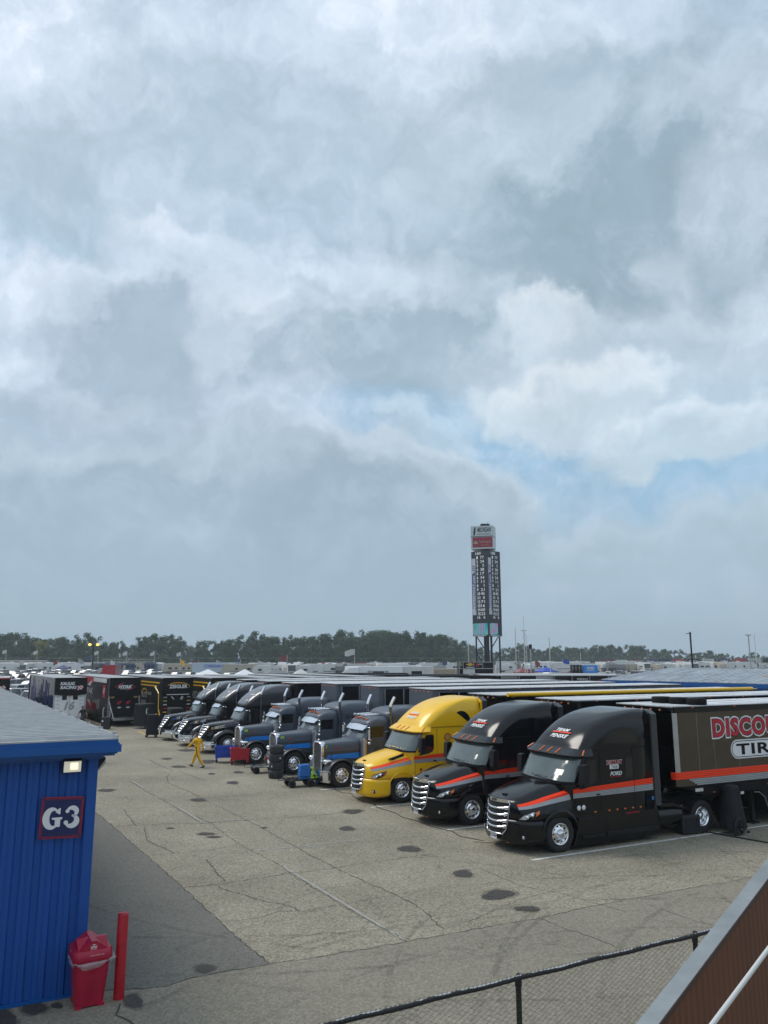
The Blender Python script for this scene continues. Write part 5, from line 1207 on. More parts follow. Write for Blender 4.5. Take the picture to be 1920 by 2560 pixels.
# ------------------------------------------------ row of haulers parked nose to tail, seen from their backs
AX = R(121.5)
def place_rear(px, Y, dx=1.3, z=0):
    """px: image column (of the 1920 wide photograph) of the near left corner when the trailer stands Y metres ahead"""
    X = (px-960)/1963*Y; return (X+dx*math.sin(R(58.5)), Y+dx*math.cos(R(58.5)), 0)
def chevy(mb, o, xd, up, w):
    """flat bow tie outline"""
    o = Vector(o); xd = Vector(xd); up = Vector(up); h = w*.36
    P = [(-.5, -.12), (-.42, .22), (-.20, .22), (-.20, .5), (.24, .5), (.24, .22), (.5, .22), (.42, -.22), (.20, -.22), (.20, -.5), (-.24, -.5), (-.24, -.22), (-.5, -.22)]
    tri = tessellate_polygon([[Vector((a, b, 0)) for a, b in P]]); mb.add([o+xd*(a*w)+up*(b*h) for a, b in P], [tuple(t) for t in tri], False)
def rear_hauler(px, Y, side, label, kind, length=15.2, z1=3.9, rz=AX, loc=None, group='race haulers seen from behind'):
    T = empty('hauler_trailer', loc or place_rear(px, Y), rz, label, 'trailer', group)
    h = 1.29; W_ = h*2
    b = MB().box(0.06, length, -h, h, .62, z1-.04).build('body', side, T, bevel=.03)
    MB().box(.1, length, -h+.03, h-.03, .25, .62).build('lower_body', 'matte_black', T)
    r = MB(); r.box(0, length+.01, -h-.012, h+.012, z1-.06, z1); rf = r.build('roof', 'roof_white' if kind in ('white', 'plain') else 'mid_grey', T)
    f = MB(); f.box(-.02, .06, h-.10, h+.015, .5, z1-.06); f.box(-.02, .06, -h-.015, -h+.10, .5, z1-.06); f.box(-.02, .06, -h+.1, h-.1, z1-.2, z1-.06); f.box(-.02, .06, -h+.1, h-.1, .5, .66); f.build('rear_frame', 'brushed' if kind in ('hyak', 'kaulig') else 'plastic_black', T)
    dm = 'white' if kind == 'kaulig' else 'black'
    for s in (-1, 1):
        d = MB().box(.03, .058, s*.015, s*(h-.11), .67, z1-.21).build('rear_door', dm, T)
        if kind == 'kaulig': MB().box(.0, .028, s*.25, s*.62, 2.42-.35, 2.42).build('door_window', 'dark_glass', d)
        if kind in ('kaulig', 'hyak', 'zeigler'):
            for k in range(5):
                z = 2.30-.30*k
                if kind == 'kaulig': lettering('sponsor_mark', 'grey', d, ('CELSIUS', 'CAMPING', 'SOUND', 'ACTION', 'TRUCKS')[k], (.024, s*.93+.13, z), (0, -1, 0), (0, 0, 1), .05, width=.27)
                elif kind == 'zeigler': MB().box(.022, .029, s*1.0-.15, s*1.0+.15, z-.05, z+.04).build('sponsor_mark', ('mid_grey', 'gold', 'off_white', 'red', 'yellow_paint')[k], d)
    for xw in (2.6, 3.9):
        for s in (-1, 1): wheel(T, xw, s*1.1, .5, .5, .28, s, 'drive')
    Lx, Lu = (0, -1, 0), (0, 0, 1)
    # hanging black awning flap over the upper half of the back
    if kind != 'plain':
        zf = {'kaulig': 2.52, 'hyak': 2.42, 'zeigler': 2.52, 'srx': 2.4, 'red': 1.9}.get(kind, 2.4)
        m = MB(); rows = []
        for j, (x, z) in enumerate(((-.02, z1-.05), (-.16, z1-.12), (-.20, lerp(z1, zf, .5)), (-.17, zf+.05), (-.14, zf))):
            rows.append([(x-.02*math.sin(i*.9+j), lerp(-h+.02, h-.02, i/14), z-(.10*(1-((i-7)/7)**2) if j >= 3 else 0)) for i in range(15)])
        for a, c in zip(rows, rows[1:]): m.ribbon(a, c, True)
        fl = m.build('awning_flap', 'navy' if kind == 'kaulig' else 'black', T); fl.data.materials[0] = M['black']
        m = MB(); m.tube([(-.15, -h, z1-.06), (-.15, h, z1-.06)], .06, 8); m.build('awning_bar', 'crimson' if kind == 'red' else 'matte_black', T)
        X = -.235
        def lt(nm, mt, txt, y, z, hh, w, sh=0, bo=.03): return lettering(nm, mt, fl, txt, (X, y, z), Lx, Lu, hh, bo, sh, width=w, align='c')
        if kind in ('kaulig', 'red'):
            lt('lettering', 'white', 'KAULIG', .30, 3.30, .24, 1.15, .25, .04); lt('lettering', 'white', 'RACING', .22, 2.98, .24, 1.3, .25, .04)
            m = MB()
            for i in range(4):
                for j in range(3):
                    m.cur = (i+j) % 2; y = -.50-.11*i; z = 3.20-.11*j+.02*i; m.poly([(X-.003, y, z), (X-.003, y-.11, z+.02), (X-.003, y-.13, z-.09), (X-.003, y-.02, z-.11)])
            m.build('checkered_mark', ['white', 'red'], fl, fixn=False)
        if kind == 'kaulig': lettering('number_lettering', 'mid_grey', T, '16', (-.004+.02, 0, 1.28), Lx, Lu, .62, .05, .25, width=.85, align='c')
        if kind == 'hyak':
            m = MB(); m.poly([(X, .95, 3.12), (X, .1, 3.55), (X, .30, 3.30)]); m.poly([(X, .95, 3.12), (X, .2, 2.98), (X, .45, 3.08)]); m.poly([(X, -.95, 3.14), (X, -.1, 2.80), (X, -.3, 3.0)]); m.poly([(X, -.95, 3.14), (X, -.3, 3.28), (X, -.55, 3.18)]); m.build('swoosh_mark', 'crimson', fl, fixn=False)
            lt('lettering', 'white', 'HYAK', 0, 3.04, .24, 1.2, .35, .05); lt('lettering', 'white', 'MOTORSPORTS', .02, 2.95, .05, .8, .2)
            for s in (-1, 1):
                lettering('number_lettering', 'red', T, '47', (.018, s*.36, 1.72), Lx, Lu, .26, .05, .3, width=.42, align='c'); m = MB(); chevy(m, (.016, s*.36, 1.45), Lx, Lu, .36); m.build('bow_tie_mark', 'off_white', T, fixn=False)
                m = MB(); chevy(m, (.016, s*.95, 2.30), Lx, Lu, .40); m.build('bow_tie_mark', 'gold', T, fixn=False)
            g = MB(); g.box(-1.5, -.05, -h+.15, h-.15, .58, .66); g.box(-1.52, -1.45, -h+.15, h-.15, .50, .70); lg = g.build('lift_gate', 'brushed', T)
            for s in (-1, 1):
                g = MB(); g.tube([(-.08, s*(h-.06), 2.0), (-1.4, s*(h-.2), .68)], .022, 6); g.box(-.12, -.03, s*(h-.12), s*h, .6, 2.0); g.build('gate_arm', 'chrome', lg)
        if kind == 'zeigler':
            lt('lettering', 'white', 'ZEIGLER', 0, 3.05, .27, 1.55, 0, .035); lt('lettering', 'red', 'AUTO GROUP', 0, 3.38, .06, .7)
            m = MB(); A = [(X, .95*math.cos(R(t)), 3.16+.36*math.sin(R(t))) for t in range(15, 200, 9)]; B_ = [(X, .92*math.cos(R(t)), 3.16+.31*math.sin(R(t))) for t in range(15, 200, 9)]; m.ribbon(A, B_); m.build('arc_mark', 'yellow_paint', fl, fixn=False)
            MB().box(-.21, -.16, -.95, .95, zf-.02, zf+.03).build('light_bar', 'white', fl)
            lettering('number_lettering', 'off_white', T, '8', (.016, -.40, 2.1), Lx, Lu, .26, .05, .25, width=.26, align='c')
            m = MB(); m.poly([(.016, .55, 2.34), (.016, .40, 2.36), (.016, .22, 2.10), (.016, .30, 2.10)]); m.build('flash_mark', 'off_white', T, fixn=False)
        if kind == 'srx':
            lt('lettering', 'off_white', 'SRX', 0, 3.18, .26, 1.1, 0, .03)
            m = MB(); m.tube([(X, 1.05, 3.05), (X, 1.05, 3.50), (X, .85, 3.58), (X, -.85, 3.58), (X, -1.05, 3.50), (X, -1.05, 3.05)], .018, 4); m.build('outline_mark', 'yellow_paint', fl)
    # side facing the car park (local +y)
    Y = h+.004; SX = (-1, 0, 0)
    def box_s(nm, mt, xa, xb, za, zb, sk=0, dy=.004): return MB().prism([(xa, za), (xb, za+sk), (xb, zb+sk), (xa, zb)], Y, Y+dy).build(nm, mt, b)
    if kind == 'hyak':
        box_s('upper_band', 'red', 6.5, 11.8, 3.30, 3.80); box_s('upper_band', 'off_white', 1.0, 6.4, 3.45, 3.80); box_s('lower_band', 'crimson', 4.5, 10.5, .95, 1.6, .15); box_s('side_panel', 'grey', 3.3, 6.0, 1.2, 2.0, -.2)
        box_s('vertical_sign', 'crimson', 1.2, 2.3, 2.2, 3.25); 
        lettering('side_lettering', 'off_white', b, 'HYAK', (9.9, Y+.012, 2.35), SX, Lu, .5, .03, 0, width=3.6); lettering('side_lettering', 'grey', b, 'MOTORSPORTS', (9.8, Y+.012, 1.98), SX, Lu, .28, .02, 0, width=3.4); lettering('number_lettering', 'off_white', b, '47', (2.2, Y+.012, 2.5), SX, Lu, .5, .03, .2, width=.8)
        m = MB(); m.poly([(9.0, Y+.01, 3.1), (6.8, Y+.01, 3.6), (7.6, Y+.01, 3.0)]); m.poly([(8.8, Y+.01, 1.8), (6.8, Y+.01, 1.2), (7.4, Y+.01, 1.8)]); m.build('swoosh_mark', 'off_white', b, fixn=False)
    if kind in ('zeigler', 'srx', 'lines'):
        for z, xa in ((3.40, .9), (3.12, 2.2), (.80, .3)): box_s('yellow_line', 'yellow_paint', xa, 14.8, z, z+.11)
        m = MB(); m.tube([(1.6, Y+.01, 3.17), (2.2, Y+.01, 3.17), (.95, Y+.01, 2.6), (.8, Y+.01, 1.3), (.3, Y+.01, .85)], .05, 4); m.build('yellow_curve', 'yellow_paint', b)
        if kind == 'zeigler':
            m = MB(); A = [(5.6+1.0*math.cos(R(t)), Y+.008, 2.35+.55*math.sin(R(t))) for t in range(0, 181, 12)]; B_ = [(5.6+.85*math.cos(R(t)), Y+.008, 2.35+.45*math.sin(R(t))) for t in range(0, 181, 12)]; m.ribbon(A, B_); m.build('arch_mark', 'yellow_paint', b, fixn=False)
            box_s('sponsor_panel', 'grey', 3.3, 4.4, 2.35, 2.62); box_s('sponsor_panel', 'grey', 7.2, 8.6, 2.35, 2.62); box_s('sponsor_panel', 'grey', 5.0, 6.6, 1.55, 1.85); lettering('side_lettering', 'mid_grey', b, 'AUTO', (6.5, Y+.012, 2.1), SX, Lu, .45, .03, 0, width=1.8)
            m = MB(); m.poly([(3.9, Y+.01, 1.0), (3.2, Y+.01, 1.2), (3.3, Y+.01, 1.7), (3.55, Y+.01, 2.1), (3.6, Y+.01, 1.6), (4.1, Y+.01, 1.5)]); m.build('flame_mark', 'red', b, fixn=False)
        if kind == 'srx':
            lettering('side_lettering', 'mid_grey', b, 'GAINBRIDGE', (8.3, Y+.012, 2.05), SX, Lu, .62, .02, 0, width=6.2)
            m = MB(); m.poly([(9.2, Y+.01, 2.75), (8.9, Y+.01, 2.75), (8.5, Y+.01, 2.4), (8.9, Y+.01, 2.05), (9.2, Y+.01, 2.05), (8.85, Y+.01, 2.4)]); m.build('chevron_mark', 'off_white', b, fixn=False)
    if kind == 'kaulig':
        MB().box(length-.35, length-.1, h, h+.06, .7, z1-.1).build('corner_post', 'navy', b)
        rnd = random.Random(4)
        for k in range(16):
            x = 1.0+k*.85; m = MB(); z0 = rnd.uniform(.8, 2.2); z2 = rnd.uniform(2.4, 3.75); m.poly([(x, Y+.006, z0), (x+rnd.uniform(.2, .75), Y+.006, z0+.2), (x+.5, Y+.006, z2), (x-.1, Y+.006, z2-.1)]); m.build('side_graphic', rnd.choice(('royal', 'navy', 'navy', 'mid_grey', 'sign_blue', 'sign_blue')), b, fixn=False)
    return T
mat('kaulig_side', (.04, .06, .13), .12, .6, var=.5, vscale=1.3, bump=.3, bscale=2); mat('hyak_side', (.03, .028, .03), .22, .4, var=.5, vscale=1.0)
RB, RHY = 66., 66.5
rear_hauler(-58, 65, 'black', 'black hauler with red roof edge, cut by the left picture edge', 'red')
rear_hauler(139, RB, 'kaulig_side', 'hauler with white doors numbered 16 and mirror-blue side', 'kaulig')
rear_hauler(275, RB, 'hyak_side', 'black and red hauler with two red 47s and lowered lift gate', 'hyak')
rear_hauler(408, RB, 'black', 'black hauler with yellow lines and yellow-arched white sign on its back flap', 'zeigler')
rear_hauler(530, RB, 'black', 'black hauler with yellow outlined back flap, half hidden by the dark tractors', 'srx')
rear_hauler(658, RB, 'black', 'black hauler with yellow side lines behind the dark tractors', 'lines')
rear_hauler(786, RB+1.5, 'black', 'plain black hauler roof behind the grey tractors, nearer the yellow-lined ones', 'plain2')
rear_hauler(905, RB+4, 'black', 'plain black hauler roof just left above the yellow tractor', 'plain2')
# ------------------------------------------------ paddock things
def box_cart(name, loc, rz, m, lab, txt=None):
    T = empty(name, loc, rz, lab, 'cart', 'wheeled bin carts')
    b = MB(); hx, hy = .50, .36
    O = [[(-x, -y, z), (x, -y, z), (x, y, z), (-x, y, z)] for x, y, z in ((hx*.93, hy*.93, .26), (hx, hy, .80), (hx+.03, hy+.03, .81), (hx+.03, hy+.03, .84), (hx-.03, hy-.03, .84), (hx*.88, hy*.88, .32))]
    b.loft(O, True, False, False); b.add(O[0], [(0, 1, 2, 3)]); b.add(O[-1], [(0, 1, 2, 3)]); tub = b.build('tub', m, T)
    for sx in (-1, 1):
        for sy in (-1, 1):
            l = MB(); l.prism([(sx*.46, .26), (sx*.34, .26), (sx*.36, .12), (sx*.44, .12)], sy*.20, sy*.34); lg = l.build('leg', m, T)
            l = MB(); l.lathe([(-.02, .06), (.02, .06)], (sx*.40, sy*.27, .06), 'y', 12, True); l.build('caster', 'rubber', lg)
    l = MB(); l.box(-.25, .25, -hy-.004, -hy+.02, .42, .58); l.build('recess', m, tub)
    if txt:
        lettering('lettering', 'white', tub, txt, (-hx*.97-.012, .24, .56), (0, -1, 0), (0, 0, 1), .13, .03, .3, width=.5)
    else: MB().box(-hx*.97-.012, -hx*.97, -.02, .08, .6, .7).build('sticker', 'white', tub)
    return T
box_cart('bin_cart', (-7.70, 42.75, 0), ROW-.25, 'red', 'red wheeled tub cart with white script lettering beside the grey tractors', 'Coca-Cola')
box_cart('bin_cart', (-8.70, 43.6, 0), ROW-.25, 'royal', 'blue wheeled tub cart beside the red one')
def tyre_stack(x, y, n, r=.345, h=.372, rz=0):
    labs = {0: 'bottom slick tyre of the stack of four', 1: 'second tyre from the bottom of the stack of four', 2: 'third tyre from the bottom of the stack of four', 3: 'top slick tyre of the stack of four'}
    for k in range(n):
        w = h/2*.97; p = [(-w*.9, r*.55), (-w, r*.66), (-w, r*.86), (-w*.86, r*.96), (-w*.6, r), (0, r*1.012), (w*.6, r), (w*.86, r*.96), (w, r*.86), (w, r*.66), (w*.9, r*.55), (0, r*.52), (-w*.9, r*.55)]
        o = MB().lathe(p, (0, 0, 0), 'z', 36).build('race_tyre', 'slick', loc=(x+.012*(k % 2), y+.01*((k*2) % 3), h*(k+.5))); tagit(o, labs[k]+' beside the grey tractors', 'tyre', 'stack of four race tyres')
        MB().box(-.03, .03, -r-.006, -r+.01, -.04, .03).build('sticker', 'white', o, rz=R(-30 if k < 2 else 40)) if k in (1, 2) else None
mat('slick', (.032, .033, .034), .75, var=.2, vscale=6, bump=.12, bscale=50)
tyre_stack(-5.11, 38.0, 4)
def wagon(loc, rz, lab, gen=False):
    T = empty('wagon', loc, rz, lab, 'wagon', 'flat steel wagons')
    b = MB(); b.box(-.62, .62, -.33, .33, .27, .29); d = b.build('deck', 'brushed' if not gen else 'matte_black', T)
    b = MB()
    for z in (.30, .44):
        b.tube([(-.62, -.33, z), (.62, -.33, z), (.62, .33, z), (-.62, .33, z), (-.62, -.33, z)], .014, 6)
    for x in (-.62, -.2, .2, .62):
        for y in (-.33, .33): b.tube([(x, y, .27), (x, y, .44)], .012, 6)
    b.build('side_rail', 'matte_black', T)
    for x in (-.42, .42):
        for y in (-.34, .34): MB().lathe([(-.05, .07), (-.06, .15), (-.04, .165), (.04, .165), (.06, .15), (.05, .07), (.05, .001)], (x, y, .165), 'y', 16).build('wheel', 'rubber', T)
    b = MB(); b.tube([(-.62, 0, .25), (-.95, 0, .30), (-1.0, 0, .75)], .014, 6); b.tube([(-1.0, -.1, .75), (-1.0, .1, .75)], .016, 6); b.build('pull_handle', 'matte_black', T)
    return T
wagon((-5.95, 39.75, 0), ROW+R(-8), 'empty low steel wagon behind the tyre stack')
wagon((-3.75, 35.65, 0), ROW+R(-4), 'low black wagon carrying a blue box and yellow hose', True)
def blower(loc, rz, lab):
    T = empty('blower_box', loc, rz, lab, 'equipment', 'blue boxes with yellow hoses')
    MB().box(-.24, .24, -.18, .18, 0, .62).build('housing', 'sky_blue' if False else 'blower_blue', T, bevel=.03)
    b = MB(); b.tube([(-.2, -.12, .62), (-.2, -.12, .68), (.2, -.12, .68), (.2, -.12, .62)], .015, 6); b.build('carry_handle', 'plastic_black', T)
    b = MB(); P = [Vector(p) for p in ((.24, 0, .45), (.38, -.02, .46), (.42, -.05, .30), (.34, -.1, .16), (.26, -.16, .06), (.40, -.22, .05))]
    pts = []; 
    for i in range(len(P)-1):
        for k in range(4): pts.append(P[i].lerp(P[i+1], k/4))
    pts.append(P[-1]); b.tube(pts, .045, 8, rs=[.045+.006*(i % 2) for i in range(len(pts))]); b.build('hose', 'fluoro_yellow', T)
mat('blower_blue', (.01, .14, .46), .45, var=.1)
blower((-3.55, 35.75, .29), ROW, 'blue blower box with fluorescent hose riding on the black wagon')
blower((-2.85, 36.55, .0), ROW, 'blue blower box with fluorescent hose on the ground before the grille')
def cable_pile():
    b = MB(); rnd = random.Random(2)
    for k in range(9):
        r = .17+.02*rnd.random(); z = .03+.032*k; b.tube([(r*math.cos(a)+.02*rnd.random(), r*math.sin(a)+.02*rnd.random(), z+.01*math.sin(3*a)) for a in [2*math.pi*i/18 for i in range(19)]], .02, 6, False)
    o = b.build('cable_coil', 'rubber', loc=(-2.75, 36.2, 0)); tagit(o, 'coiled black cable on the asphalt by the grey tractor', 'cable')
    b = MB(); P = [(-2.75, 36.1), tuple(px2g(870, 1985).xy), tuple(px2g(940, 2015).xy), tuple(px2g(1010, 2045).xy), tuple(px2g(1120, 2078).xy), tuple(px2g(1215, 2110).xy)]
    pts = []
    for i in range(len(P)-1):
        for k in range(10):
            t = k/10; x = lerp(P[i][0], P[i+1][0], t); y = lerp(P[i][1], P[i+1][1], t); pts.append((x+.12*math.sin(i*2+t*6.28), y+.10*math.sin(i+t*5), .02))
    b.tube(pts, .010, 6); o = b.build('power_cable', 'rubber'); tagit(o, 'long black cable snaking over the asphalt before the yellow tractor', 'cable')
    b = MB(); a = px2g(1752, 2079); c = px2g(1930, 2110); b.tube([(a.x, a.y, .02), (c.x, c.y, .02)], .025, 6); o = b.build('steel_bar', 'rubber'); tagit(o, 'thin dark bar lying on the asphalt at the right edge', 'bar')
    a = px2g(1205, 2106); b = MB().box(-.25, .25, -.05, .05, 0, .03); o = b.build('wood_strip', 'tan', loc=(a.x, a.y, 0), rz=-.3); tagit(o, 'short tan strip lying before the middle black tractor', 'strip')
cable_pile()
def covered(name, loc, rz, hx, hy, h, lab, cat='cart', taper=.88, sag=.03, wheels=.10, grp=None):
    T = empty(name, loc, rz, lab, cat, grp); m = MB(); n = 40; rows = []; rnd = random.Random(int(loc[0]*10))
    zs = [0.10, .25, .45, .65, .8, .92, .985, 1.0, 1.0]
    for j, t in enumerate(zs):
        k = lerp(1.04, taper, t) if t < .99 else (taper*.9 if j == 7 else .02); row = []
        for i in range(n):
            a = 2*math.pi*i/n; e = .45; c, s = math.cos(a), math.sin(a); w = 1+.045*math.sin(i*1.57+j*.5)*(1-t)+.03*math.sin(i*.9+2*j)
            row.append((hx*k*w*abs(c)**e*(1 if c > 0 else -1), hy*k*w*abs(s)**e*(1 if s > 0 else -1), h*t-sag*(j >= 7)*.3+(.02*math.sin(i*1.1) if j == 0 else 0)))
        rows.append(row)
    m.loft(rows, True, False); m.build('cover', 'cover_black', T)
    for sx in (-1, 1):
        w = MB(); w.lathe([(-.03, .02), (-.035, wheels*.8), (-.03, wheels), (.03, wheels), (.035, wheels*.8), (.03, .02)], (sx*(hx*.8), -hy*.95, wheels), 'y', 14); w.build('wheel', 'rubber', T)
    return T
mat('cover_black', (.009, .010, .012), .62, var=.3, vscale=3, bump=.5, bscale=5, spec=.3)
c1 = covered('equipment_cabinet', (-19.3, 63.9, 0), R(60), .62, .72, 1.95, 'tall black covered cabinet with white swirl beside the lift gate', 'cabinet', .97)
m = MB(); m.ribbon([(-.17*math.cos(R(t))*1., -.0, .26*math.sin(R(t))) for t in range(-60, 200, 20)], [(-.08*math.cos(R(t)), -.0, .16*math.sin(R(t))+.03) for t in range(-60, 200, 20)]); q = m.build('swirl_mark', 'white', c1, fixn=False); q.location = (-.35, -.71, 1.35); 
q.rotation_euler = (0, 0, 0)
covered('equipment_cart', (-16.55, 56.9, 0), R(5), .40, .33, 1.58, 'black covered upright cart left of the dark tractors', 'cart', .9)
covered('equipment_cabinet', (-15.6, 59.2, 0), R(28), .5, .8, 1.9, 'black covered cabinet half hidden behind the leftmost dark tractor', 'cabinet', .98)
def hand_truck():
    T = covered('covered_scooter', (11.35, 26.45, 0), ROW+R(8), .46, .30, 1.48, 'black covered hand cart with spoked wheels beside the bronze trailer', 'cart', .55, wheels=.04)
    for (x, y, r) in ((-.20, -.34, .27), (.34, -.10, .22)):
        w = MB(); w.lathe([(-.02, r*.86), (-.025, r*.95), (0, r), (.025, r*.95), (.02, r*.86), (-.02, r*.86)], (x, y, r), 'y', 28); wh = w.build('wheel', 'rubber', T)
        w = MB()
        for k in range(5):
            a = 2*math.pi*k/5+.3; w.tube([(x, y, r), (x+r*.88*math.cos(a), y, r+r*.88*math.sin(a))], .014, 5)
        w.lathe([(-.03, .04), (.03, .04)], (x, y, r), 'y', 10, True); w.build('spokes', 'plastic_black', wh)
    MB().box(.12, .30, -.285, -.275, 1.22, 1.30).build('sticker', 'off_white', T)
    C_ = empty('case', (9.85, 26.32, 0), ROW+R(-6), 'black hard case standing on the white line by the trailer wheels', 'case')
    b = MB().box(-.36, .36, -.15, .15, .03, .60).build('body', 'case_black', C_, bevel=.03)
    f = MB()
    for k in range(7): f.box(-.30+.1*k-.012, -.30+.1*k+.012, -.165, -.148, .08, .52)
    f.build('ribs', 'case_black', b); f = MB(); f.tube([(-.1, 0, .60), (-.1, 0, .65), (.1, 0, .65), (.1, 0, .60)], .014, 6); f.build('handle', 'plastic_black', C_)
    for s in (-1, 1): MB().box(s*.25-.03, s*.25+.03, -.17, -.15, .40, .48).build('latch', 'plastic_black', C_)
mat('case_black', (.014, .015, .018), .5, var=.2)
hand_truck()
def tote(x, y, z, lab):
    T = empty('tyre_tote', (x, y, z), R(8), lab, 'tote', 'stacked black totes'); b = MB().box(-.33, .33, -.28, .28, 0, .46).build('body', 'case_black', T, bevel=.04); MB().box(-.28, -.16, -.29, -.275, .1, .22).build('sticker', 'white', T)
    if z > .3:
        for s in (-1, 1):
            f = MB(); f.tube([(s*.27, 0, .46), (s*.27, 0, 1.05), (s*.20, 0, 1.2)], .045, 8); f.build('upright', 'brushed', T)
tote(-22.1, 63.2, 0, 'lower black tote of the two left of the lift gate'); tote(-22.1, 63.2, .47, 'upper black tote with two bright uprights left of the lift gate')
# ------------------------------------------------ people
mat('skin', (.42, .20, .13), .55); mat('suit_yellow', (.80, .44, .010), .7, var=.10, vscale=9, bump=.4, bscale=9); mat('hair_brown', (.05, .035, .025), .7); mat('shoe_black', (.008, .008, .009), .5); mat('suit_trim', (.13, .012, .02), .6); mat('shirt_black', (.012, .012, .014), .75, bump=.3, bscale=9); mat('trousers_grey', (.05, .05, .055), .8)
def figure(loc, rz, lab, J, suit, trousers, skin_faces, grp=None, hair='hair_brown'):
    """J: joint positions; local +x is the walking direction, +y the person's left"""
    V_ = []; E_ = []; Rr = []
    def add(p, r, par=None):
        V_.append(Vector(p)); Rr.append(r)
        if par is not None: E_.append((par, len(V_)-1))
        return len(V_)-1
    pel = add(J['pelvis'], (.125, .165)); wst = add(J['waist'], (.105, .135), pel); chs = add(J['chest'], (.125, .17), wst); nkb = add(J['neckb'], (.085, .11), chs)
    nk = add(J['neck'], (.052, .052), nkb); h1 = add(J['jaw'], (.066, .058), nk); h2 = add(J['head'], (.098, .078), h1); h3 = add(J['crown'], (.075, .062), h2)
    for s in ('L', 'R'):
        sh = add(J['sh'+s], (.072, .072), nkb); el = add(J['el'+s], (.050, .050), sh); wr = add(J['wr'+s], (.034, .034), el); pm = add(J['pm'+s], (.036, .022), wr)
        d = (Vector(J['pm'+s])-Vector(J['wr'+s])).normalized(); sd = d.cross(Vector((0, 1, 0))).normalized()
        for k, o in enumerate((-.030, -.010, .010, .030)):
            l = (.065, .078, .072, .055)[k]; f1 = add(Vector(J['pm'+s])+sd*o+d*.03, (.011, .011), pm); f2 = add(Vector(J['pm'+s])+sd*o+d*(.03+l*.55)+Vector((0, -.006, 0)), (.0095, .0095), f1); add(Vector(J['pm'+s])+sd*o*.9+d*(.03+l)+Vector((0, -.022, 0)), (.008, .008), f2)
        t1 = add(Vector(J['wr'+s])+d*.035-sd*.030, (.013, .013), wr); add(Vector(J['wr'+s])+d*.075-sd*.052, (.010, .010), t1)
        hp = add(J['hp'+s], (.105, .10), pel); kn = add(J['kn'+s], (.072, .068), hp); cf = add(J['cf'+s], (.066, .062), kn); an = add(J['an'+s], (.048, .048), cf)
    me = bpy.data.meshes.new('person'); me.from_pydata([tuple(v) for v in V_], E_, []); o = bpy.data.objects.new('person', me); S.collection.objects.link(o)
    o.modifiers.new('skin', 'SKIN').use_smooth_shade = True
    for i, r in enumerate(Rr): me.skin_vertices[0].data[i].radius = (r[0]*(1.18 if r[0] > .04 else 1), r[1]*(1.18 if r[0] > .04 else 1))
    me.skin_vertices[0].data[0].use_root = True
    ss = o.modifiers.new('ss', 'SUBSURF'); ss.levels = 2; ss.render_levels = 2; bake(o); me = o.data
    for m_ in (suit, trousers, 'skin'): me.materials.append(M[m_])
    hipz = J['pelvis'][2]+.06
    for p in me.polygons:
        p.use_smooth = True; c = p.center; p.material_index = 2 if skin_faces(c) else (1 if c.z < hipz else 0)
    o.location = loc; o.rotation_euler = (0, 0, rz); tagit(o, lab, 'person', grp)
    hd = Vector(J['head'])
    # face: nose, brow, eyes, mouth, ears
    f = MB(); f.sphere(hd+Vector((.092, 0, -.015)), .016, 5, (1.1, .7, 1.3))
    for s in (-1, 1): f.sphere(hd+Vector((-.005, s*.078, -.01)), .024, 5, (.7, .35, 1.2))
    f.build('face_features', 'skin', o); f = MB()
    for s in (-1, 1): f.sphere(hd+Vector((.082, s*.03, .015)), .008, 4)
    f.build('eyes', 'black', o); MB().sphere(hd+Vector((.080, 0, -.055)), .016, 4, (.4, 1.2, .3)).build('mouth', 'suit_trim', o)
    hm = MB(); rows = []
    for j in range(7):
        t = j/6*.62; rows.append([tuple(hd+Vector((-.012, 0, .035))+Vector((.108*math.sin(math.pi*t)*math.cos(a), .088*math.sin(math.pi*t)*math.sin(a), .100*math.cos(math.pi*t)-(.0 if math.cos(a) > .2 else .02*t)))*(1 if not (t > .45 and math.cos(a) > .35) else .80)) for a in [2*math.pi*k/20 for k in range(20)]])
    hm.loft(rows, True, False); hm.build('hair', hair, o)
    for s in ('L', 'R'):
        an = Vector(J['an'+s]); tp = Vector(J['toe'+s]); d = (tp-an); d2 = Vector((tp.x-an.x, tp.y-an.y, tp.z-an.z+.05)).normalized()
        b = MB(); b.loft([[tuple(an+Vector((0, 0, -.055))+d2*t+Vector((0, w*math.cos(a), hh*math.sin(a)))) for a in [2*math.pi*k/10 for k in range(10)]] for t, w, hh in ((-.08, .02, .02), (-.06, .04, .045), (0, .045, .055), (.08, .048, .042), (.16, .046, .030), (.20, .03, .018))]); b.build('shoe', 'shoe_black', o)
    return o
J = dict(pelvis=(0, 0, .90), waist=(.03, 0, 1.05), chest=(.05, 0, 1.24), neckb=(.06, 0, 1.40), neck=(.085, 0, 1.47), jaw=(.12, 0, 1.53), head=(.115, 0, 1.60), crown=(.10, 0, 1.66),
    shL=(.05, .19, 1.38), elL=(.24, .27, 1.17), wrL=(.43, .30, 1.02), pmL=(.51, .31, .97), shR=(.04, -.19, 1.37), elR=(-.10, -.27, 1.14), wrR=(-.11, -.29, .90), pmR=(-.10, -.29, .82),
    hpL=(-.01, .09, .86), knL=(-.14, .09, .50), cfL=(-.27, .09, .32), anL=(-.44, .09, .12), toeL=(-.28, .09, .01), hpR=(.02, -.09, .86), knR=(.24, -.09, .50), cfR=(.30, -.09, .32), anR=(.40, -.09, .10), toeR=(.58, -.09, .10))
def sk(c): return c.z > 1.485 or (c.x > .455 and c.z > .85 and c.y > .2) or (c.z < .885 and c.z > .70 and c.y < -.235)
pz = R(180-22)
pr_ = figure((-9.68, 41.62, 0), pz, 'person in yellow racing suit with dark red stripe walking across the open asphalt', J, 'suit_yellow', 'suit_yellow', sk)
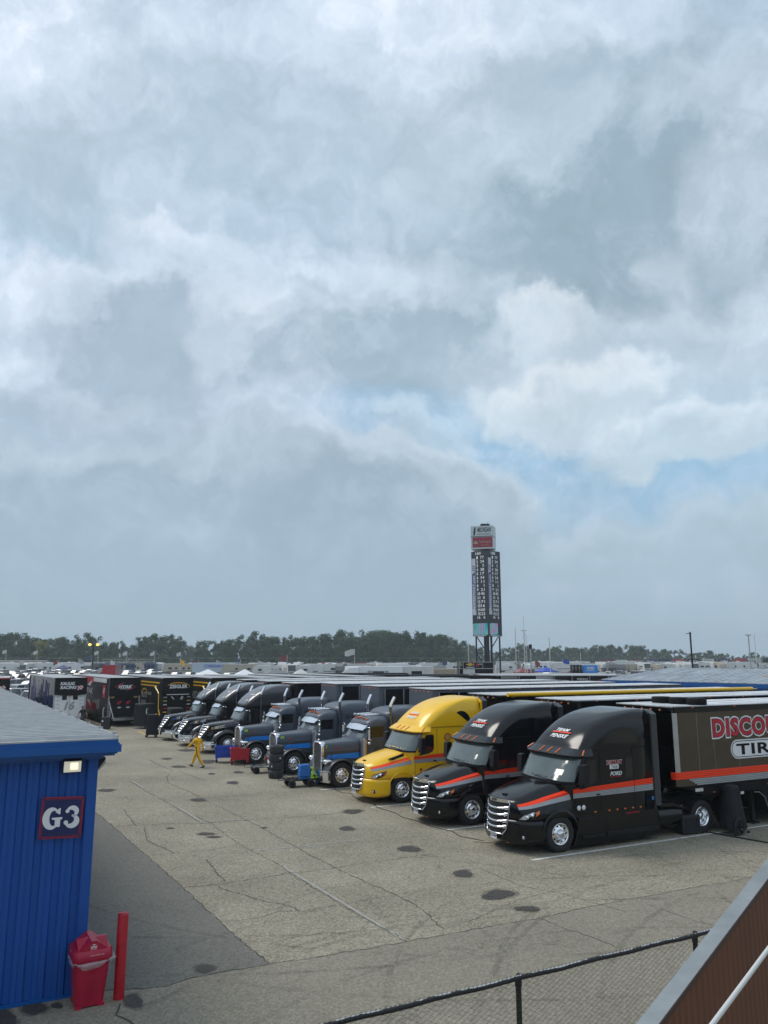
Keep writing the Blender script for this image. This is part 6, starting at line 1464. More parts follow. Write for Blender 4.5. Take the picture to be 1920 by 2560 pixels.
for s, pts in ((1, [(-.02, .185, .98), (-.03, .200, .88), (-.09, .185, .68), (-.15, .165, .50), (-.28, .158, .32), (-.41, .142, .14)]),):
    b = MB(); b.ribbon([(x-.022, s*y, z) for x, y, z in pts], [(x+.022, s*y+.002, z+.006) for x, y, z in pts], True); b.build('leg_stripe', 'suit_trim', pr_, fixn=False)
b = MB(); b.lathe([(-.03, 1.0), (.03, 1.0)], (0, 0, 0), 'z', 24); q = b.build('belt', 'suit_trim', pr_, loc=(.02, 0, 1.0)); q.scale = (.130, .172, .8)
J2 = dict(J); J2.update(elL=(.20, .24, 1.15), wrL=(.32, .22, .98), pmL=(.37, .22, .90), knL=(.02, .1, .48), cfL=(0, .1, .3), anL=(-.02, .1, .1), toeL=(.14, .1, .01), knR=(.03, -.1, .48), cfR=(.02, -.1, .3), anR=(.0, -.1, .1), toeR=(.16, -.1, .01))
def sk2(c): return c.z > 1.485 or (abs(c.y) > .20 and c.z < 1.2 and c.z > .65)
o = figure((-24.35, 64.2, 0), R(150), 'person in black short sleeved shirt standing beside the hauler with white doors', J2, 'shirt_black', 'trousers_grey', sk2); 
# writing and stripes on the near trailer
def dress_trailer(T):
    b = [c for c in bpy.data.objects if c.parent == T and c.name.startswith('body')][0]; Y = -1.29
    for nm, mt, zt, zb in (('stripe_upper', 'orange_stripe', 1.95, 1.72), ('stripe_lower', 'silver_stripe', 1.715, 1.50)):
        m = MB()
        for k in range(4):
            a = lerp(zt, zb, k/4)-.004; c = lerp(zt, zb, (k+1)/4)+.006; x0 = 5.92 if mt[0] == 'o' else 6.50+.11*k
            m.box(x0, 22, Y-.006, Y, c, a)
            if mt[0] == 'o': m.prism([(5.895, -1.1), (5.895, -1.24), (5.95, -1.296), (5.95, -1.29)], c, a, 'z')
        m.build(nm, mt, b)
    m = MB()
    for k in range(60): m.sphere((7.02, Y-.004, 1.98+.031*k), .006, 3)
    m.box(7.0, 7.008, Y-.003, Y, 1.95, 3.9); m.box(8.9, 8.906, Y-.003, Y, 1.95, 2.7); m.box(7.75, 7.756, Y-.003, Y, 1.95, 2.9); m.build('rivet_seam', 'steel', b)
    MB().box(6.0, 22, -1.31, -1.285, 3.80, 3.99).build('black_top_band', 'black_paint', b)
    MB().box(5.9, 6.12, -1.3, -1.285, 1.95, 3.80).build('corner_strip', 'brushed', b)
    m = MB(); letter(m, 'DISCOUNT', (7.66, Y-.004, 2.99), (1, 0, .0), (0, 0, 1), .56, .105, 0, width=4.6, space=1.12); m.build('sign_outline', 'white', b, fixn=False)
    m = MB(); letter(m, 'DISCOUNT', (7.70, Y-.008, 3.0), (1, 0, .0), (0, 0, 1), .54, .062, 0, width=4.50, space=1.12); m.build('sign_edge', 'black', b, fixn=False)
    m = MB(); letter(m, 'DISCOUNT', (7.715, Y-.012, 3.005), (1, 0, 0), (0, 0, 1), .53, .046, 0, width=4.47, space=1.12); m.build('sign_lettering', 'red', b, fixn=False)
    def pill(mb, x0, x1, z0, z1, y0, y1):
        r = (z1-z0)/2; P = [(x0+r+r*math.cos(R(t)), z0+r+r*math.sin(R(t))) for t in range(90, 271, 15)]+[(x1-r+r*math.cos(R(t)), z0+r+r*math.sin(R(t))) for t in range(-90, 91, 15)]; mb.prism(P, y0, y1)
    m = MB(); pill(m, 8.52, 11.3, 2.22, 2.84, Y-.005, Y); m.build('sign_plate', 'white', b); m = MB(); pill(m, 8.56, 11.26, 2.26, 2.80, Y-.008, Y-.005); m.build('plate_line', 'black', b); m = MB(); pill(m, 8.585, 11.235, 2.285, 2.775, Y-.011, Y-.008); m.build('plate_field', 'white', b)
    lettering('sign_lettering', 'black', b, 'TIRE', (8.78, Y-.015, 2.36), (1, 0, 0), (0, 0, 1), .34, .03, 0, width=2.2, space=1.1)
    lb = [c for c in bpy.data.objects if c.parent == T and c.name.startswith('lower_body')][0]
    m = MB(); m.tube([(9.5, Y, 1.10), (9.75, Y, 1.08), (10.0, Y, .9), (10.15, Y, .5), (10.3, Y, .42)], .012, 6); m.build('edge_line', 'silver_stripe', lb)
    MB().box(6.75, 7.1, Y+.012, Y+.018, 1.30, 1.40).build('sticker', 'off_white', lb)
    for x, z in ((7.55, 1.22), (10.2, 1.30), (12.5, 1.30)): MB().box(x, x+.1, Y+.008, Y+.018, z, z+.035).build('side_marker', 'amber', lb)
# ------------------------------------------------ score pylon
def at_px(px, Y): return (px-960)/1963*Y
def zat(py, Y): 
    p = math.atan(363/1923); v = py-1280; return EYE+Y*(1923*math.sin(p)-v*math.cos(p))/(1923*math.cos(p)+v*math.sin(p))
def pylon():
    Y0 = 160.; T = empty('score_pylon', (at_px(1221, Y0), Y0, 0), 0, 'tall black score pylon with white numbers and a white sign head', 'scoreboard')
    z = lambda py: zat(py, Y0)
    mat('board_black', (.014, .018, .024), .55, var=.2); mat('num_white', (.75, .77, .78), .5, emit=(.8, .85, .9), es=.12); mat('banner_white', (.5, .52, .58), .5); mat('banner_blue', (.05, .06, .22), .5); mat('sign_white', (.50, .55, .56), .5, var=.1); mat('sign_red', (.30, .02, .05), .5, var=.15)
    zt, zb = z(1380), z(1591); L_ = 4.25; q = L_*math.sqrt(.5)
    # square tower seen corner on
    o = MB(); o.prism([(0, -q), (q, 0), (0, q), (-q, 0)], zb, zt, 'z'); tw = o.build('tower', 'board_black', T)
    for s in (-1, 1):
        ux = Vector((1, -1, 0)).normalized() if s < 0 else Vector((1, 1, 0)).normalized()     # reading direction of the face
        nrm = Vector((-1, -1, 0)).normalized() if s < 0 else Vector((1, -1, 0)).normalized()
        O = Vector((-q, 0, 0)) if s < 0 else Vector((0, -q, 0)); O = O+nrm*.02
        P = lambda a, zz, d=0: tuple(O+ux*a+nrm*d+Vector((0, 0, zz)))
        f = MB(); f.poly([P(.08, zt-.085*(zt-zb)*1.0), P(1.06, zt-.085*(zt-zb)), P(1.06, z(1538)), P(.08, z(1538))]); bn = f.build('banner', 'banner_white', tw, fixn=False)
        f = MB(); f.poly([P(.14, z(1436), .01), P(1.0, z(1431), .01), P(1.0, z(1528), .01), P(.14, z(1522), .01)])
        for k in range(3): zz = z(1416+5*k); f.poly([P(.14, zz, .01), P(1.0, zz-.35, .01), P(1.0, zz-.15, .01), P(.14, zz+.2, .01)])
        f.build('banner_field', 'banner_blue', bn, fixn=False)
        f = MB(); letter(f, 'MISPEEDWAY.com', P(.84, z(1526), .02), (0, 0, 1), tuple(-ux), .56, .02, .15, width=(z(1438)-z(1524))); f.build('banner_lettering', 'white', bn, fixn=False)
        rows = [('', '77'), ('', '24'), ('', '5'), ('', '38'), ('', '17'), ('', '54'), ('', '11'), ('', '1'), ('', '21'), ('', '45'), ('', '8'), ('', '71'), ('', '16'), ('', '60'), ('', '23'), ('', '6')]
        f = MB(); letter(f, '160', P(1.15, z(1389), .02), ux, (0, 0, 1), .56, .015, width=1.35)
        for k, (_, n) in enumerate(rows):
            zz = z(1399.5+9.95*k); r = str(k+1)
            if k == 15: zz = z(1547.5); letter(f, r, P(1.35, zz, .02), ux, (0, 0, 1), .56, .01, width=.68)
            else: letter(f, r, P(1.70-(.18 if len(r) == 2 else .15), zz, .02), ux, (0, 0, 1), .56, .03, width=.62 if len(r) == 2 else .36, align='c' if len(r) == 1 else 'l')
            letter(f, n, P(3.3, zz, .02), ux, (0, 0, 1), .56, .008, width=(.95 if n != '11' else .8) if len(n) == 2 else (.40 if n != '1' else .14), align='r')
        f.build('numbers', 'num_white', tw, fixn=False)
        # picture screen
        m = bpy.data.materials.new('led_screen'); m.use_nodes = True; t = m.node_tree; N = t.nodes.new; b = t.nodes['Principled BSDF']; b.inputs['Base Color'].default_value = (.01, .01, .01, 1)
        tc = N('ShaderNodeTexCoord'); mp = N('ShaderNodeMapping'); t.links.new(tc.outputs['Object'], mp.inputs[0]); mp.inputs['Scale'].default_value = (.5, .5, .55); mp.inputs['Location'].default_value = (0, 0, .2*s)
        n = N('ShaderNodeTexNoise'); n.inputs['Scale'].default_value = .8; n.inputs['Detail'].default_value = 1; t.links.new(mp.outputs[0], n.inputs[0])
        rp = N('ShaderNodeValToRGB'); t.links.new(n.outputs[0], rp.inputs[0]); cols = [(.02, .08, .5, 1), (.02, .35, .45, 1), (.12, .50, .50, 1), (.30, .35, .6, 1), (.5, .25, .5, 1)]
        rp.color_ramp.elements[0].position = .3; rp.color_ramp.elements[0].color = cols[0]; rp.color_ramp.elements[1].position = .7; rp.color_ramp.elements[1].color = cols[4]
        for i_, c in enumerate(cols[1:4]): e = rp.color_ramp.elements.new(.4+.1*i_); e.color = c
        t.links.new(rp.outputs[0], b.inputs['Emission Color']); b.inputs['Emission Strength'].default_value = .5
        sc = MB(); sc.poly([P(.35, z(1559), .03), P(3.9 if s < 0 else 2.8, z(1559), .03), P(3.9 if s < 0 else 2.8, z(1588), .03), P(.35, z(1588), .03)]); sc.build('screen', m, tw, fixn=False)
        sc = MB()
        for k in range(6): sc.poly([P(.05, z(1563+4.4*k), .03), P(.32, z(1561+4.4*k), .03), P(.32, z(1562.5+4.4*k), .03), P(.05, z(1564.5+4.4*k), .03)])
        for k in range(7): sc.poly([P(.4+.45*k, z(1589), .03), P(.65+.45*k, z(1589), .03), P(.65+.45*k, z(1590.5), .03), P(.4+.45*k, z(1590.5), .03)])
        sc.build('screen_trim', 'num_white', tw, fixn=False)
        sc = MB()
        for k in range(7): sc.box(0, .05, 0, .05, 0, .01) if False else sc.poly([P(.7+.42*k, z(1559), .035), P(.76+.42*k, z(1559), .035), P(.76+.42*k, z(1588), .035), P(.7+.42*k, z(1588), .035)])
        sc.build('screen_bars', 'board_black', tw, fixn=False)
    # legs and bracing
    zl = zb
    for (x, y, w) in ((-2.35, 0, .30), (2.45, 0, .30), (0, -.7, .42), (0, .7, .42), (-.55, 0, .4), (.75, 0, .4)):
        MB().box(x-w/2, x+w/2, y-w/2, y+w/2, 0, zl).build('leg', 'board_black', T)
    o = MB()
    for s in (-1, 1): o.tube([(s*2.2, 0, zl-.1), (s*.6, 0, zl-2.6)], .11, 5); o.tube([(s*2.3, 0, zl-3.5), (s*.6, 0, zl-5.9)], .11, 5); o.tube([(s*2.3, 0, zl-3.4), (s*.4, 0, zl-3.4)], .08, 5)
    o.build('bracing', 'board_black', T)
    o = MB(); o.tube([(.35, -.95, 0), (.35, -.95, zl-3)], .08, 6); o.build('conduit', 'mid_grey', T)
    o = MB(); o.prism([(-.5, -.5), (.5, -.5), (.5, .5), (-.5, .5)], zt, z(1372), 'z'); o.build('neck', 'board_black', T)
    # head sign: a box whose wide face looks left of the camera
    zt2, zb2, zm = z(1317), z(1374), z(1343); a = R(-18); ux = Vector((math.cos(a), math.sin(a), 0)); nr = Vector((math.sin(a), -math.cos(a), 0))
    cx = Vector((-.05, 0, 0)); A0 = -2.75; A1 = 1.9; dp = 3.4
    def C(al, d, zz): return cx+ux*al+nr*(1.2-d)+Vector((0, 0, zz))
    vs = [C(A0, 0, 0), C(A1, 0, 0), C(A1, dp, 0), C(A0, dp, 0)]
    hd = MB().prism([(v.x, v.y) for v in vs], zb2, zt2, 'z').build('sign_head', 'sign_white', T)
    f = MB(); f.poly([C(A0+.35, -.03, zm+.15), C(A1-.1, -.03, zm+.15), C(A1-.1, -.03, zt2-.35), C(A0+.35, -.03, zt2-.35)]); f.build('upper_panel', mat('panel_pale', (.55, .60, .60), .5), hd, fixn=False)
    f = MB(); f.poly([C(A0+.35, -.03, zb2+.35), C(A1-.1, -.03, zb2+.35), C(A1-.1, -.03, zm-.15), C(A0+.35, -.03, zm-.15)]); f.build('lower_panel', 'sign_red', hd, fixn=False)
    f = MB(); f.box(0, 0, 0, 0, 0, 0) if False else f.prism([(v.x*1.01, v.y*1.01) for v in vs], zm-.07, zm+.07, 'z'); f.build('belt', 'board_black', hd)
    f = MB(); letter(f, 'MICHIGAN', C(-1.35, -.05, z(1332)), ux, (0, 0, 1), .95, .03, .2, width=2.9); letter(f, 'INTERNATIONAL SPEEDWAY', C(-1.4, -.05, z(1339)), ux, (0, 0, 1), .25, .01, width=2.9)
    f.poly([C(-1.95+.22*math.cos(t)+.12*math.sin(t), -.05, (zm+zt2)/2+.95*math.sin(t)) for t in [2*math.pi*k/18 for k in range(18)]]); f.build('sign_lettering', 'board_black', hd, fixn=False)
    f = MB(); letter(f, 'FireKeepers', C(-1.0, -.05, z(1359)), ux, (0, 0, 1), .55, .0, width=2.5); letter(f, 'CASINO HOTEL', C(-.6, -.05, z(1366)), ux, (0, 0, 1), .28, .0, width=1.7); f.poly([C(-1.75+.5*math.cos(t), -.05, z(1361)+.6*math.sin(t)) for t in [math.pi*k/8 for k in range(9)]]); f.build('sign_lettering', 'tan', hd, fixn=False)
    o = MB(); o.prism([(-.9, -.9), (.9, -.9), (.9, .9), (-.9, .9)], zt2, z(1311), 'z'); o.tube([(.6, 0, z(1311)), (.6, 0, z(1306))], .04, 4); o.build('top_unit', 'board_black', T)
pylon()
# ------------------------------------------------ trees on the skyline
mat('bark', (.05, .042, .034), .9, var=.3)
def leafmat(name, a, b):
    m = bpy.data.materials.new(name); m.use_nodes = True; M[name] = m; t = m.node_tree; N = t.nodes.new; bs = t.nodes['Principled BSDF']
    oi = N('ShaderNodeObjectInfo'); g = N('ShaderNodeTexCoord'); n = N('ShaderNodeTexNoise'); n.inputs['Scale'].default_value = .35; n.inputs['Detail'].default_value = 5; n.inputs['Roughness'].default_value = .7; t.links.new(g.outputs['Object'], n.inputs[0])
    ad = N('ShaderNodeMath'); ad.operation = 'MULTIPLY_ADD'; ad.inputs[1].default_value = .75; t.links.new(oi.outputs['Random'], ad.inputs[0]); 
    mr = N('ShaderNodeMapRange'); mr.inputs[1].default_value = .3; mr.inputs[2].default_value = .7; mr.inputs[3].default_value = -.1; mr.inputs[4].default_value = .45; t.links.new(n.outputs[0], mr.inputs[0]); t.links.new(mr.outputs[0], ad.inputs[2])
    mx = N('ShaderNodeMix'); mx.data_type = 'RGBA'; mx.inputs[6].default_value = (*a, 1); mx.inputs[7].default_value = (*b, 1); t.links.new(ad.outputs[0], mx.inputs[0]); t.links.new(mx.outputs[2], bs.inputs['Base Color']); bs.inputs['Roughness'].default_value = .8; bs.inputs['Specular IOR Level'].default_value = .2
leafmat('leaves', (.024, .056, .022), (.058, .102, .034)); leafmat('leaves_yellow', (.16, .17, .03), (.22, .20, .04))
def crown_mesh(seed, kind):
    rnd = random.Random(seed); mb = MB(); vs = []; blobs = []
    if kind == 'poplar':
        for k in range(15): z = rnd.uniform(.30, .96); blobs.append((Vector((rnd.uniform(-.09, .09), rnd.uniform(-.09, .09), z)), rnd.uniform(.05, .10)))
    else:
        wide = .30 if kind == 'round' else .24
        for k in range(22):
            z = rnd.uniform(.16, .93); rr = wide*math.sqrt(max(.05, 1-((z-.52)/.46)**2)); a = rnd.uniform(0, 6.28); d = rr*rnd.uniform(.25, .95); blobs.append((Vector((d*math.cos(a), d*math.sin(a), z)), rnd.uniform(.06, .125)))
    for c, r in blobs:
        n = int(85*(r/.1)**1.6)
        for k in range(n):
            d = Vector((rnd.gauss(0, 1), rnd.gauss(0, 1), rnd.gauss(0, 1))).normalized(); p = c+d*r*rnd.uniform(.55, 1.1)
            s = rnd.uniform(.009, .018); u = Vector((rnd.gauss(0, 1), rnd.gauss(0, 1), rnd.gauss(0, .7))).normalized(); w = d.cross(u).normalized(); u = w.cross((d+u*.4).normalized()).normalized()
            b = len(mb.v); q = [p+(u+w)*s, p+(u*.9-w)*s, p-(u+w*.8)*s, p-(u-w)*s]; mb.add([tuple(x*20) for x in q], [(0, 1, 2, 3)], False)
    me = mb.build('crown', 'leaves', fixn=False); lm = me.data; bpy.data.objects.remove(me)
    t = MB(); t.tube([(0, 0, 0), (.1, 0, 4), (.05, .1, 10), (0, 0, 17)], .3, 7, rs=[.42, .32, .2, .06])
    for c, r in blobs[:9]:
        c = c*20; t.tube([(.05, 0, max(2, c.z*.55)), tuple(c*.6+Vector((0, 0, c.z*.35))), tuple(c)], .1, 5, rs=[.14, .09, .04])
    to = t.build('trunk', 'bark'); tm = to.data; bpy.data.objects.remove(to)
    return lm, tm
VAR = [(crown_mesh(k, kd), kd) for k, kd in enumerate(('round', 'round', 'tall', 'tall', 'round', 'tall', 'poplar', 'round'))]
skyl = [(-60, 1580), (0, 1583), (42, 1576), (77, 1587), (112, 1597), (143, 1587), (170, 1602), (200, 1577), (231, 1583), (250, 1602), (300, 1602), (328, 1614), (347, 1587), (385, 1583), (424, 1582), (455, 1602), (470, 1612), (495, 1610), (509, 1597), (560, 1598), (610, 1583), (642, 1577), (677, 1595), (716, 1587), (754, 1589), (808, 1583), (831, 1583), (866, 1575), (900, 1582), (935, 1572), (986, 1579), (1020, 1579), (1036, 1577), (1082, 1583), (1140, 1595), (1160, 1606), (1194, 1618), (1240, 1625), (1289, 1611), (1330, 1613), (1342, 1625), (1363, 1621), (1404, 1611), (1445, 1621), (1461, 1613), (1527, 1611), (1609, 1613), (1625, 1625), (1691, 1621), (1732, 1634), (1773, 1627), (1826, 1632), (1855, 1638), (1880, 1631), (1920, 1634), (1990, 1632)]
SX_, SY_ = [p[0] for p in skyl], [p[1] for p in skyl]
def tree(px, Y, h, rnd, lab, yellow=False, force=None, grp='trees beyond the infield'):
    (lm, tm), kd = VAR[force if force is not None else rnd.randrange(len(VAR))]
    T = empty('tree', (at_px(px, Y), Y, 0), rnd.uniform(0, 6.28), lab, 'tree', grp); s = h/20/.98; T.scale = (s*rnd.uniform(.9, 1.25), s*rnd.uniform(.9, 1.25), s)
    for nm, me in (('crown', lm), ('trunk', tm)):
        o = bpy.data.objects.new(nm, me); S.collection.objects.link(o); o.parent = T
        if yellow and nm == 'crown': o.material_slots[0].link = 'OBJECT'; o.material_slots[0].material = M['leaves_yellow']
    return T
LM = [(30, 'above the low tan wall at the left'), (110, 'around the yellow-green tree'), (200, 'left of the lit twin lamp post'), (270, 'right of the lit twin lamp post'), (345, 'above the blue bus with the deck'), (430, 'left of the gap in the treeline'), (505, 'in the hazy gap of the treeline'), (575, 'above the pale blue box trailer'), (650, 'right of the pale blue box trailer'), (725, 'around the red and white flag'), (805, 'right of the red and white flag'), (870, 'just left of the striped flag'), (930, 'just right of the striped flag'), (1000, 'at the highest stretch of woods'), (1075, 'above the white race trailer'), (1165, 'just left of the score pylon'), (1290, 'just right of the score pylon'), (1375, 'between the two pale masts'), (1460, 'above the sky blue box sign'), (1540, 'right of the sky blue box sign'), (1640, 'above the left end of the garage roof'), (1730, 'left of the dark utility pole'), (1800, 'right of the dark utility pole'), (1880, 'left of the floodlight pole'), (9999, 'right of the floodlight pole')]
def lmk(px): return next(t for x, t in LM if px < x)
def trees():
    rnd = random.Random(12); px = -70
    while px < 2000:
        depth = 400 if px < 1165 else 560
        if 462 < px < 500: depth = 520
        top = interp(SX_, SY_, px)+rnd.uniform(-3, 6); h = max(6, zat(top, depth)); step = rnd.uniform(12, 20)*(1 if px < 1165 else .8)
        sh = lambda q: {'round': 'broad', 'tall': 'narrow', 'poplar': 'thin poplar-like'}[VAR[q][1]]
        fa, fb, fc = rnd.randrange(8), rnd.choice((0, 1, 4, 7)), rnd.randrange(8)
        sec = 'left part' if px < 470 else ('middle part' if px < 1165 else 'right part')
        lab = 'tall %s tree %s' % (sh(fa), lmk(px))
        tree(px, depth+rnd.uniform(-4, 8), h, rnd, lab, force=fa)
        if rnd.random() < .85: tree(px+rnd.uniform(-6, 6), depth-14+rnd.uniform(-3, 3), h*rnd.uniform(.52, .78), rnd, 'lower %s front tree %s' % (sh(fb), lmk(px)), force=fb)
        if rnd.random() < .55: tree(px+rnd.uniform(-6, 6), depth+14, h*rnd.uniform(.80, .95), rnd, '%s back row tree %s' % (sh(fc), lmk(px)), force=fc)
        px += step
    tree(98, 385, zat(1602, 385), rnd, 'single yellow-green tree standing out at the left of the woods', True, 2)
trees()
u = MB(); rnd = random.Random(3)
for k in range(9000):
    px = rnd.uniform(-80, 2010); Y = (383 if px < 1165 else 542)+rnd.uniform(-2, 2); z = rnd.uniform(0, 1)**1.5*(5.2+1.5*math.sin(px*.05)+math.sin(px*.13)); x = at_px(px, Y); s = rnd.uniform(.3, .75)
    a, b = Vector((rnd.gauss(0, 1), rnd.gauss(0, 1), rnd.gauss(0, 1))).normalized()*s, Vector((rnd.gauss(0, 1), rnd.gauss(0, .6), rnd.gauss(0, 1))).normalized()*s; p = Vector((x, Y, z))
    u.add([p+a+b, p+a-b, p-a-b, p-a+b], [(0, 1, 2, 3)], False)
o = u.build('undergrowth', 'leaves', fixn=False); tagit(o, 'dark green undergrowth along the foot of the woods', 'undergrowth', kind='stuff')
# ------------------------------------------------ cars in the infield
mat('glass_far', (.02, .025, .03), .08, spec=.8); mat('car_white', (.62, .63, .64), .3, coat=.4); mat('car_silver', (.30, .31, .33), .3, .5); mat('car_grey', (.10, .105, .115), .3, .3, coat=.3); mat('car_black', (.012, .012, .014), .25, coat=.3); mat('car_blue', (.03, .06, .14), .3, coat=.4); mat('car_red', (.22, .02, .02), .3, coat=.4); mat('car_tan', (.25, .21, .16), .35)
def car_proto(kind):
    """car pointing to local -x"""
    T = empty(kind, (0, 0, -50)); 
    if kind == 'sedan': body = [(-2.35, .45), (-2.3, .68), (-1.2, .86), (2.2, .92), (2.35, .80), (2.35, .40), (2.2, .28), (-2.2, .28)]; top = [(-1.15, .86), (-.35, 1.40), (.9, 1.44), (1.8, .92)]; L_, w = 2.35, .9
    elif kind == 'suv': body = [(-2.4, .5), (-2.35, .9), (-1.25, 1.08), (2.3, 1.12), (2.4, .9), (2.4, .45), (2.2, .35), (-2.2, .35)]; top = [(-1.2, 1.08), (-.55, 1.70), (2.0, 1.74), (2.3, 1.12)]; L_, w = 2.4, .97
    elif kind == 'pickup': body = [(-2.9, .6), (-2.85, 1.05), (-1.5, 1.18), (2.9, 1.20), (2.95, .7), (2.7, .5), (-2.7, .5)]; top = [(-1.45, 1.18), (-.75, 1.86), (.75, 1.88), (1.05, 1.19)]; L_, w = 2.9, 1.0
    else: body = [(-2.7, .5), (-2.6, 1.0), (-1.7, 1.15), (2.75, 1.2), (2.75, .5), (2.5, .35), (-2.5, .35)]; top = [(-1.65, 1.14), (-.9, 2.0), (2.7, 2.05), (2.75, 1.2)]; L_, w = 2.7, 1.0
    b = MB().prism(body, -w, w).build('body', 'car_white', T, bevel=.07); b.data.materials[0] = M['car_white']
    rf = [(top[1][0], top[1][1]), (top[2][0], top[2][1]), (top[2][0], top[2][1]+.05), (top[1][0], top[1][1]+.05)]
    c = MB(); n = .82*w
    def sec(x, z, yy): return [(x, -yy, z), (x, yy, z)]
    c.add([(top[0][0], -w*.95, top[0][1]), (top[0][0], w*.95, top[0][1]), (top[1][0], n, top[1][1]), (top[1][0], -n, top[1][1]), (top[3][0], -w*.95, top[3][1]), (top[3][0], w*.95, top[3][1]), (top[2][0], n, top[2][1]), (top[2][0], -n, top[2][1])], [(0, 1, 2, 3), (4, 7, 6, 5), (0, 3, 7, 4), (1, 5, 6, 2), (3, 2, 6, 7)], False)
    cab = c.build('windows', 'glass_far', T)
    m = MB(); m.hexa([(top[1][0]-.02, -n-.01, top[1][1]-.02), (top[2][0]+.02, -n-.01, top[2][1]-.02), (top[2][0]+.02, n+.01, top[2][1]-.02), (top[1][0]-.02, n+.01, top[1][1]-.02)], [(top[1][0]+.06, -n+.08, top[1][1]+.07), (top[2][0]-.08, -n+.08, top[2][1]+.07), (top[2][0]-.08, n-.08, top[2][1]+.07), (top[1][0]+.06, n-.08, top[1][1]+.07)])
    for s in (-1, 1):
        for t_ in (0, .45, 1):
            xa = lerp(top[1][0], top[2][0], t_); xb = lerp(top[0][0], top[3][0], t_); m.tube([(xa, s*n, top[1][1]), (xb, s*w*.96, lerp(top[0][1], top[3][1], t_))], .045, 4)
    m.build('roof', 'car_white', T)
    for s in (-1, 1):
        MB().box(-L_-.01, -L_+.12, s*w*.55, s*w*.93, body[1][1]-.18, body[1][1]-.02).build('headlight', 'lamp_lens', T)
        MB().box(L_-.1, L_+.02, s*w*.75, s*w*.97, body[3][1]-.3, body[3][1]-.06).build('tail_light', 'red_lens', T)
        for x in (-L_*.62, L_*.6): MB().lathe([(-.11, .2), (-.12, .33), (.12, .33), (.12, .2), (.12, .001)], (x, s*(w-.12), .33), 'y', 14).build('wheel', 'rubber', T)
    m = MB().box(-L_-.02, -L_+.1, -w*.5, w*.5, body[0][1]+.0, body[1][1]-.08).build('grille', 'plastic_black', T)
    return T
PRO = {k: car_proto(k) for k in ('sedan', 'suv', 'pickup', 'van')}
CARM = {'white': 'car_white', 'silver': 'car_silver', 'grey': 'car_grey', 'black': 'car_black', 'dark blue': 'car_blue', 'red': 'car_red', 'tan': 'car_tan'}
used_first = {}
def put_car(kind, col, x, y, rz, lab, grp):
    p = PRO[kind]
    if kind in used_first: T = copy_tree(p)
    else: kids(p); [kids(c) for c in kids(p)]; T = copy_tree(p); used_first[kind] = 1
    T.name = kind; T.location = (x, y, 0); T.rotation_euler = (0, 0, rz); tagit(T, lab, 'car' if kind in ('sedan', 'suv') else ('pickup' if kind == 'pickup' else 'van'), grp)
    for c in [o for o in _new if o.parent == T]:
        if c.name.startswith(('body', 'roof')): c.material_slots[0].link = 'OBJECT'; c.material_slots[0].material = M[CARM[col]]
    return T
_new = []
def copy_tree(o, parent=None):
    c = o.copy(); S.collection.objects.link(c)
    if parent is not None: c.parent = parent; _new.append(c)
    else: _new.clear()
    for ch in kids(o): copy_tree(ch, c)
    return c
rnd = random.Random(21)
rows = [(78, 25, 96), (88, 20, 96), (99, -10, 110), (112, -10, 110), (138, -20, 560), (156, -20, 470), (176, -20, 600), (196, -20, 600), (212, -20, 480), (228, -20, 395), (244, -20, 395)]
ordn = ['nearest', 'second', 'third', 'fourth', 'fifth', 'sixth', 'seventh', 'eighth', 'ninth', 'tenth', 'farthest']
for i, (Y, a, b) in enumerate(rows):
    x = at_px(a, Y)
    while x < at_px(b, Y):
        kd = rnd.choices(('sedan', 'suv', 'pickup', 'van'), (2, 5, 5, 1))[0]; col = rnd.choices(list(CARM), (6, 4, 4, 4, 1.2, 1, .8))[0]
        side = 'left of the mirror-blue hauler' if at_px(84, Y) > x else ('above the hauler roofs at the left' if x < at_px(330, Y) else 'above the yellow-lined haulers')
        put_car(kd, col, x, Y+rnd.uniform(-.6, .6), R(90)+rnd.uniform(-.25, .25)+(R(180) if rnd.random() < .35 else 0)+R(-20), f'{col} {kd} in the {ordn[i]} infield car row, {side}', 'cars parked in the infield'); x += rnd.uniform(2.7, 3.5)
for k in range(60):       # right hand part of the infield
    px = rnd.uniform(1270, 1780); Y = rnd.choice((150, 165, 182, 205, 230)); kd = rnd.choice(('suv', 'pickup', 'sedan', 'van')); col = rnd.choices(list(CARM), (7, 4, 3, 3, 1, 1.5, .5))[0]
    put_car(kd, col, at_px(px, Y), Y+rnd.uniform(-2, 2), rnd.uniform(0, 6.28), f'{col} {kd} parked {lmk(px)}, row {"near" if Y < 190 else "far"} from the pylon'.replace(', row near from the pylon', ' in the nearer rows').replace(', row far from the pylon', ' in the farther rows'), 'far cars right of the pylon')
for kd in PRO:
    for c in list(kids(PRO[kd])): bpy.data.objects.remove(c)
    bpy.data.objects.remove(PRO[kd])
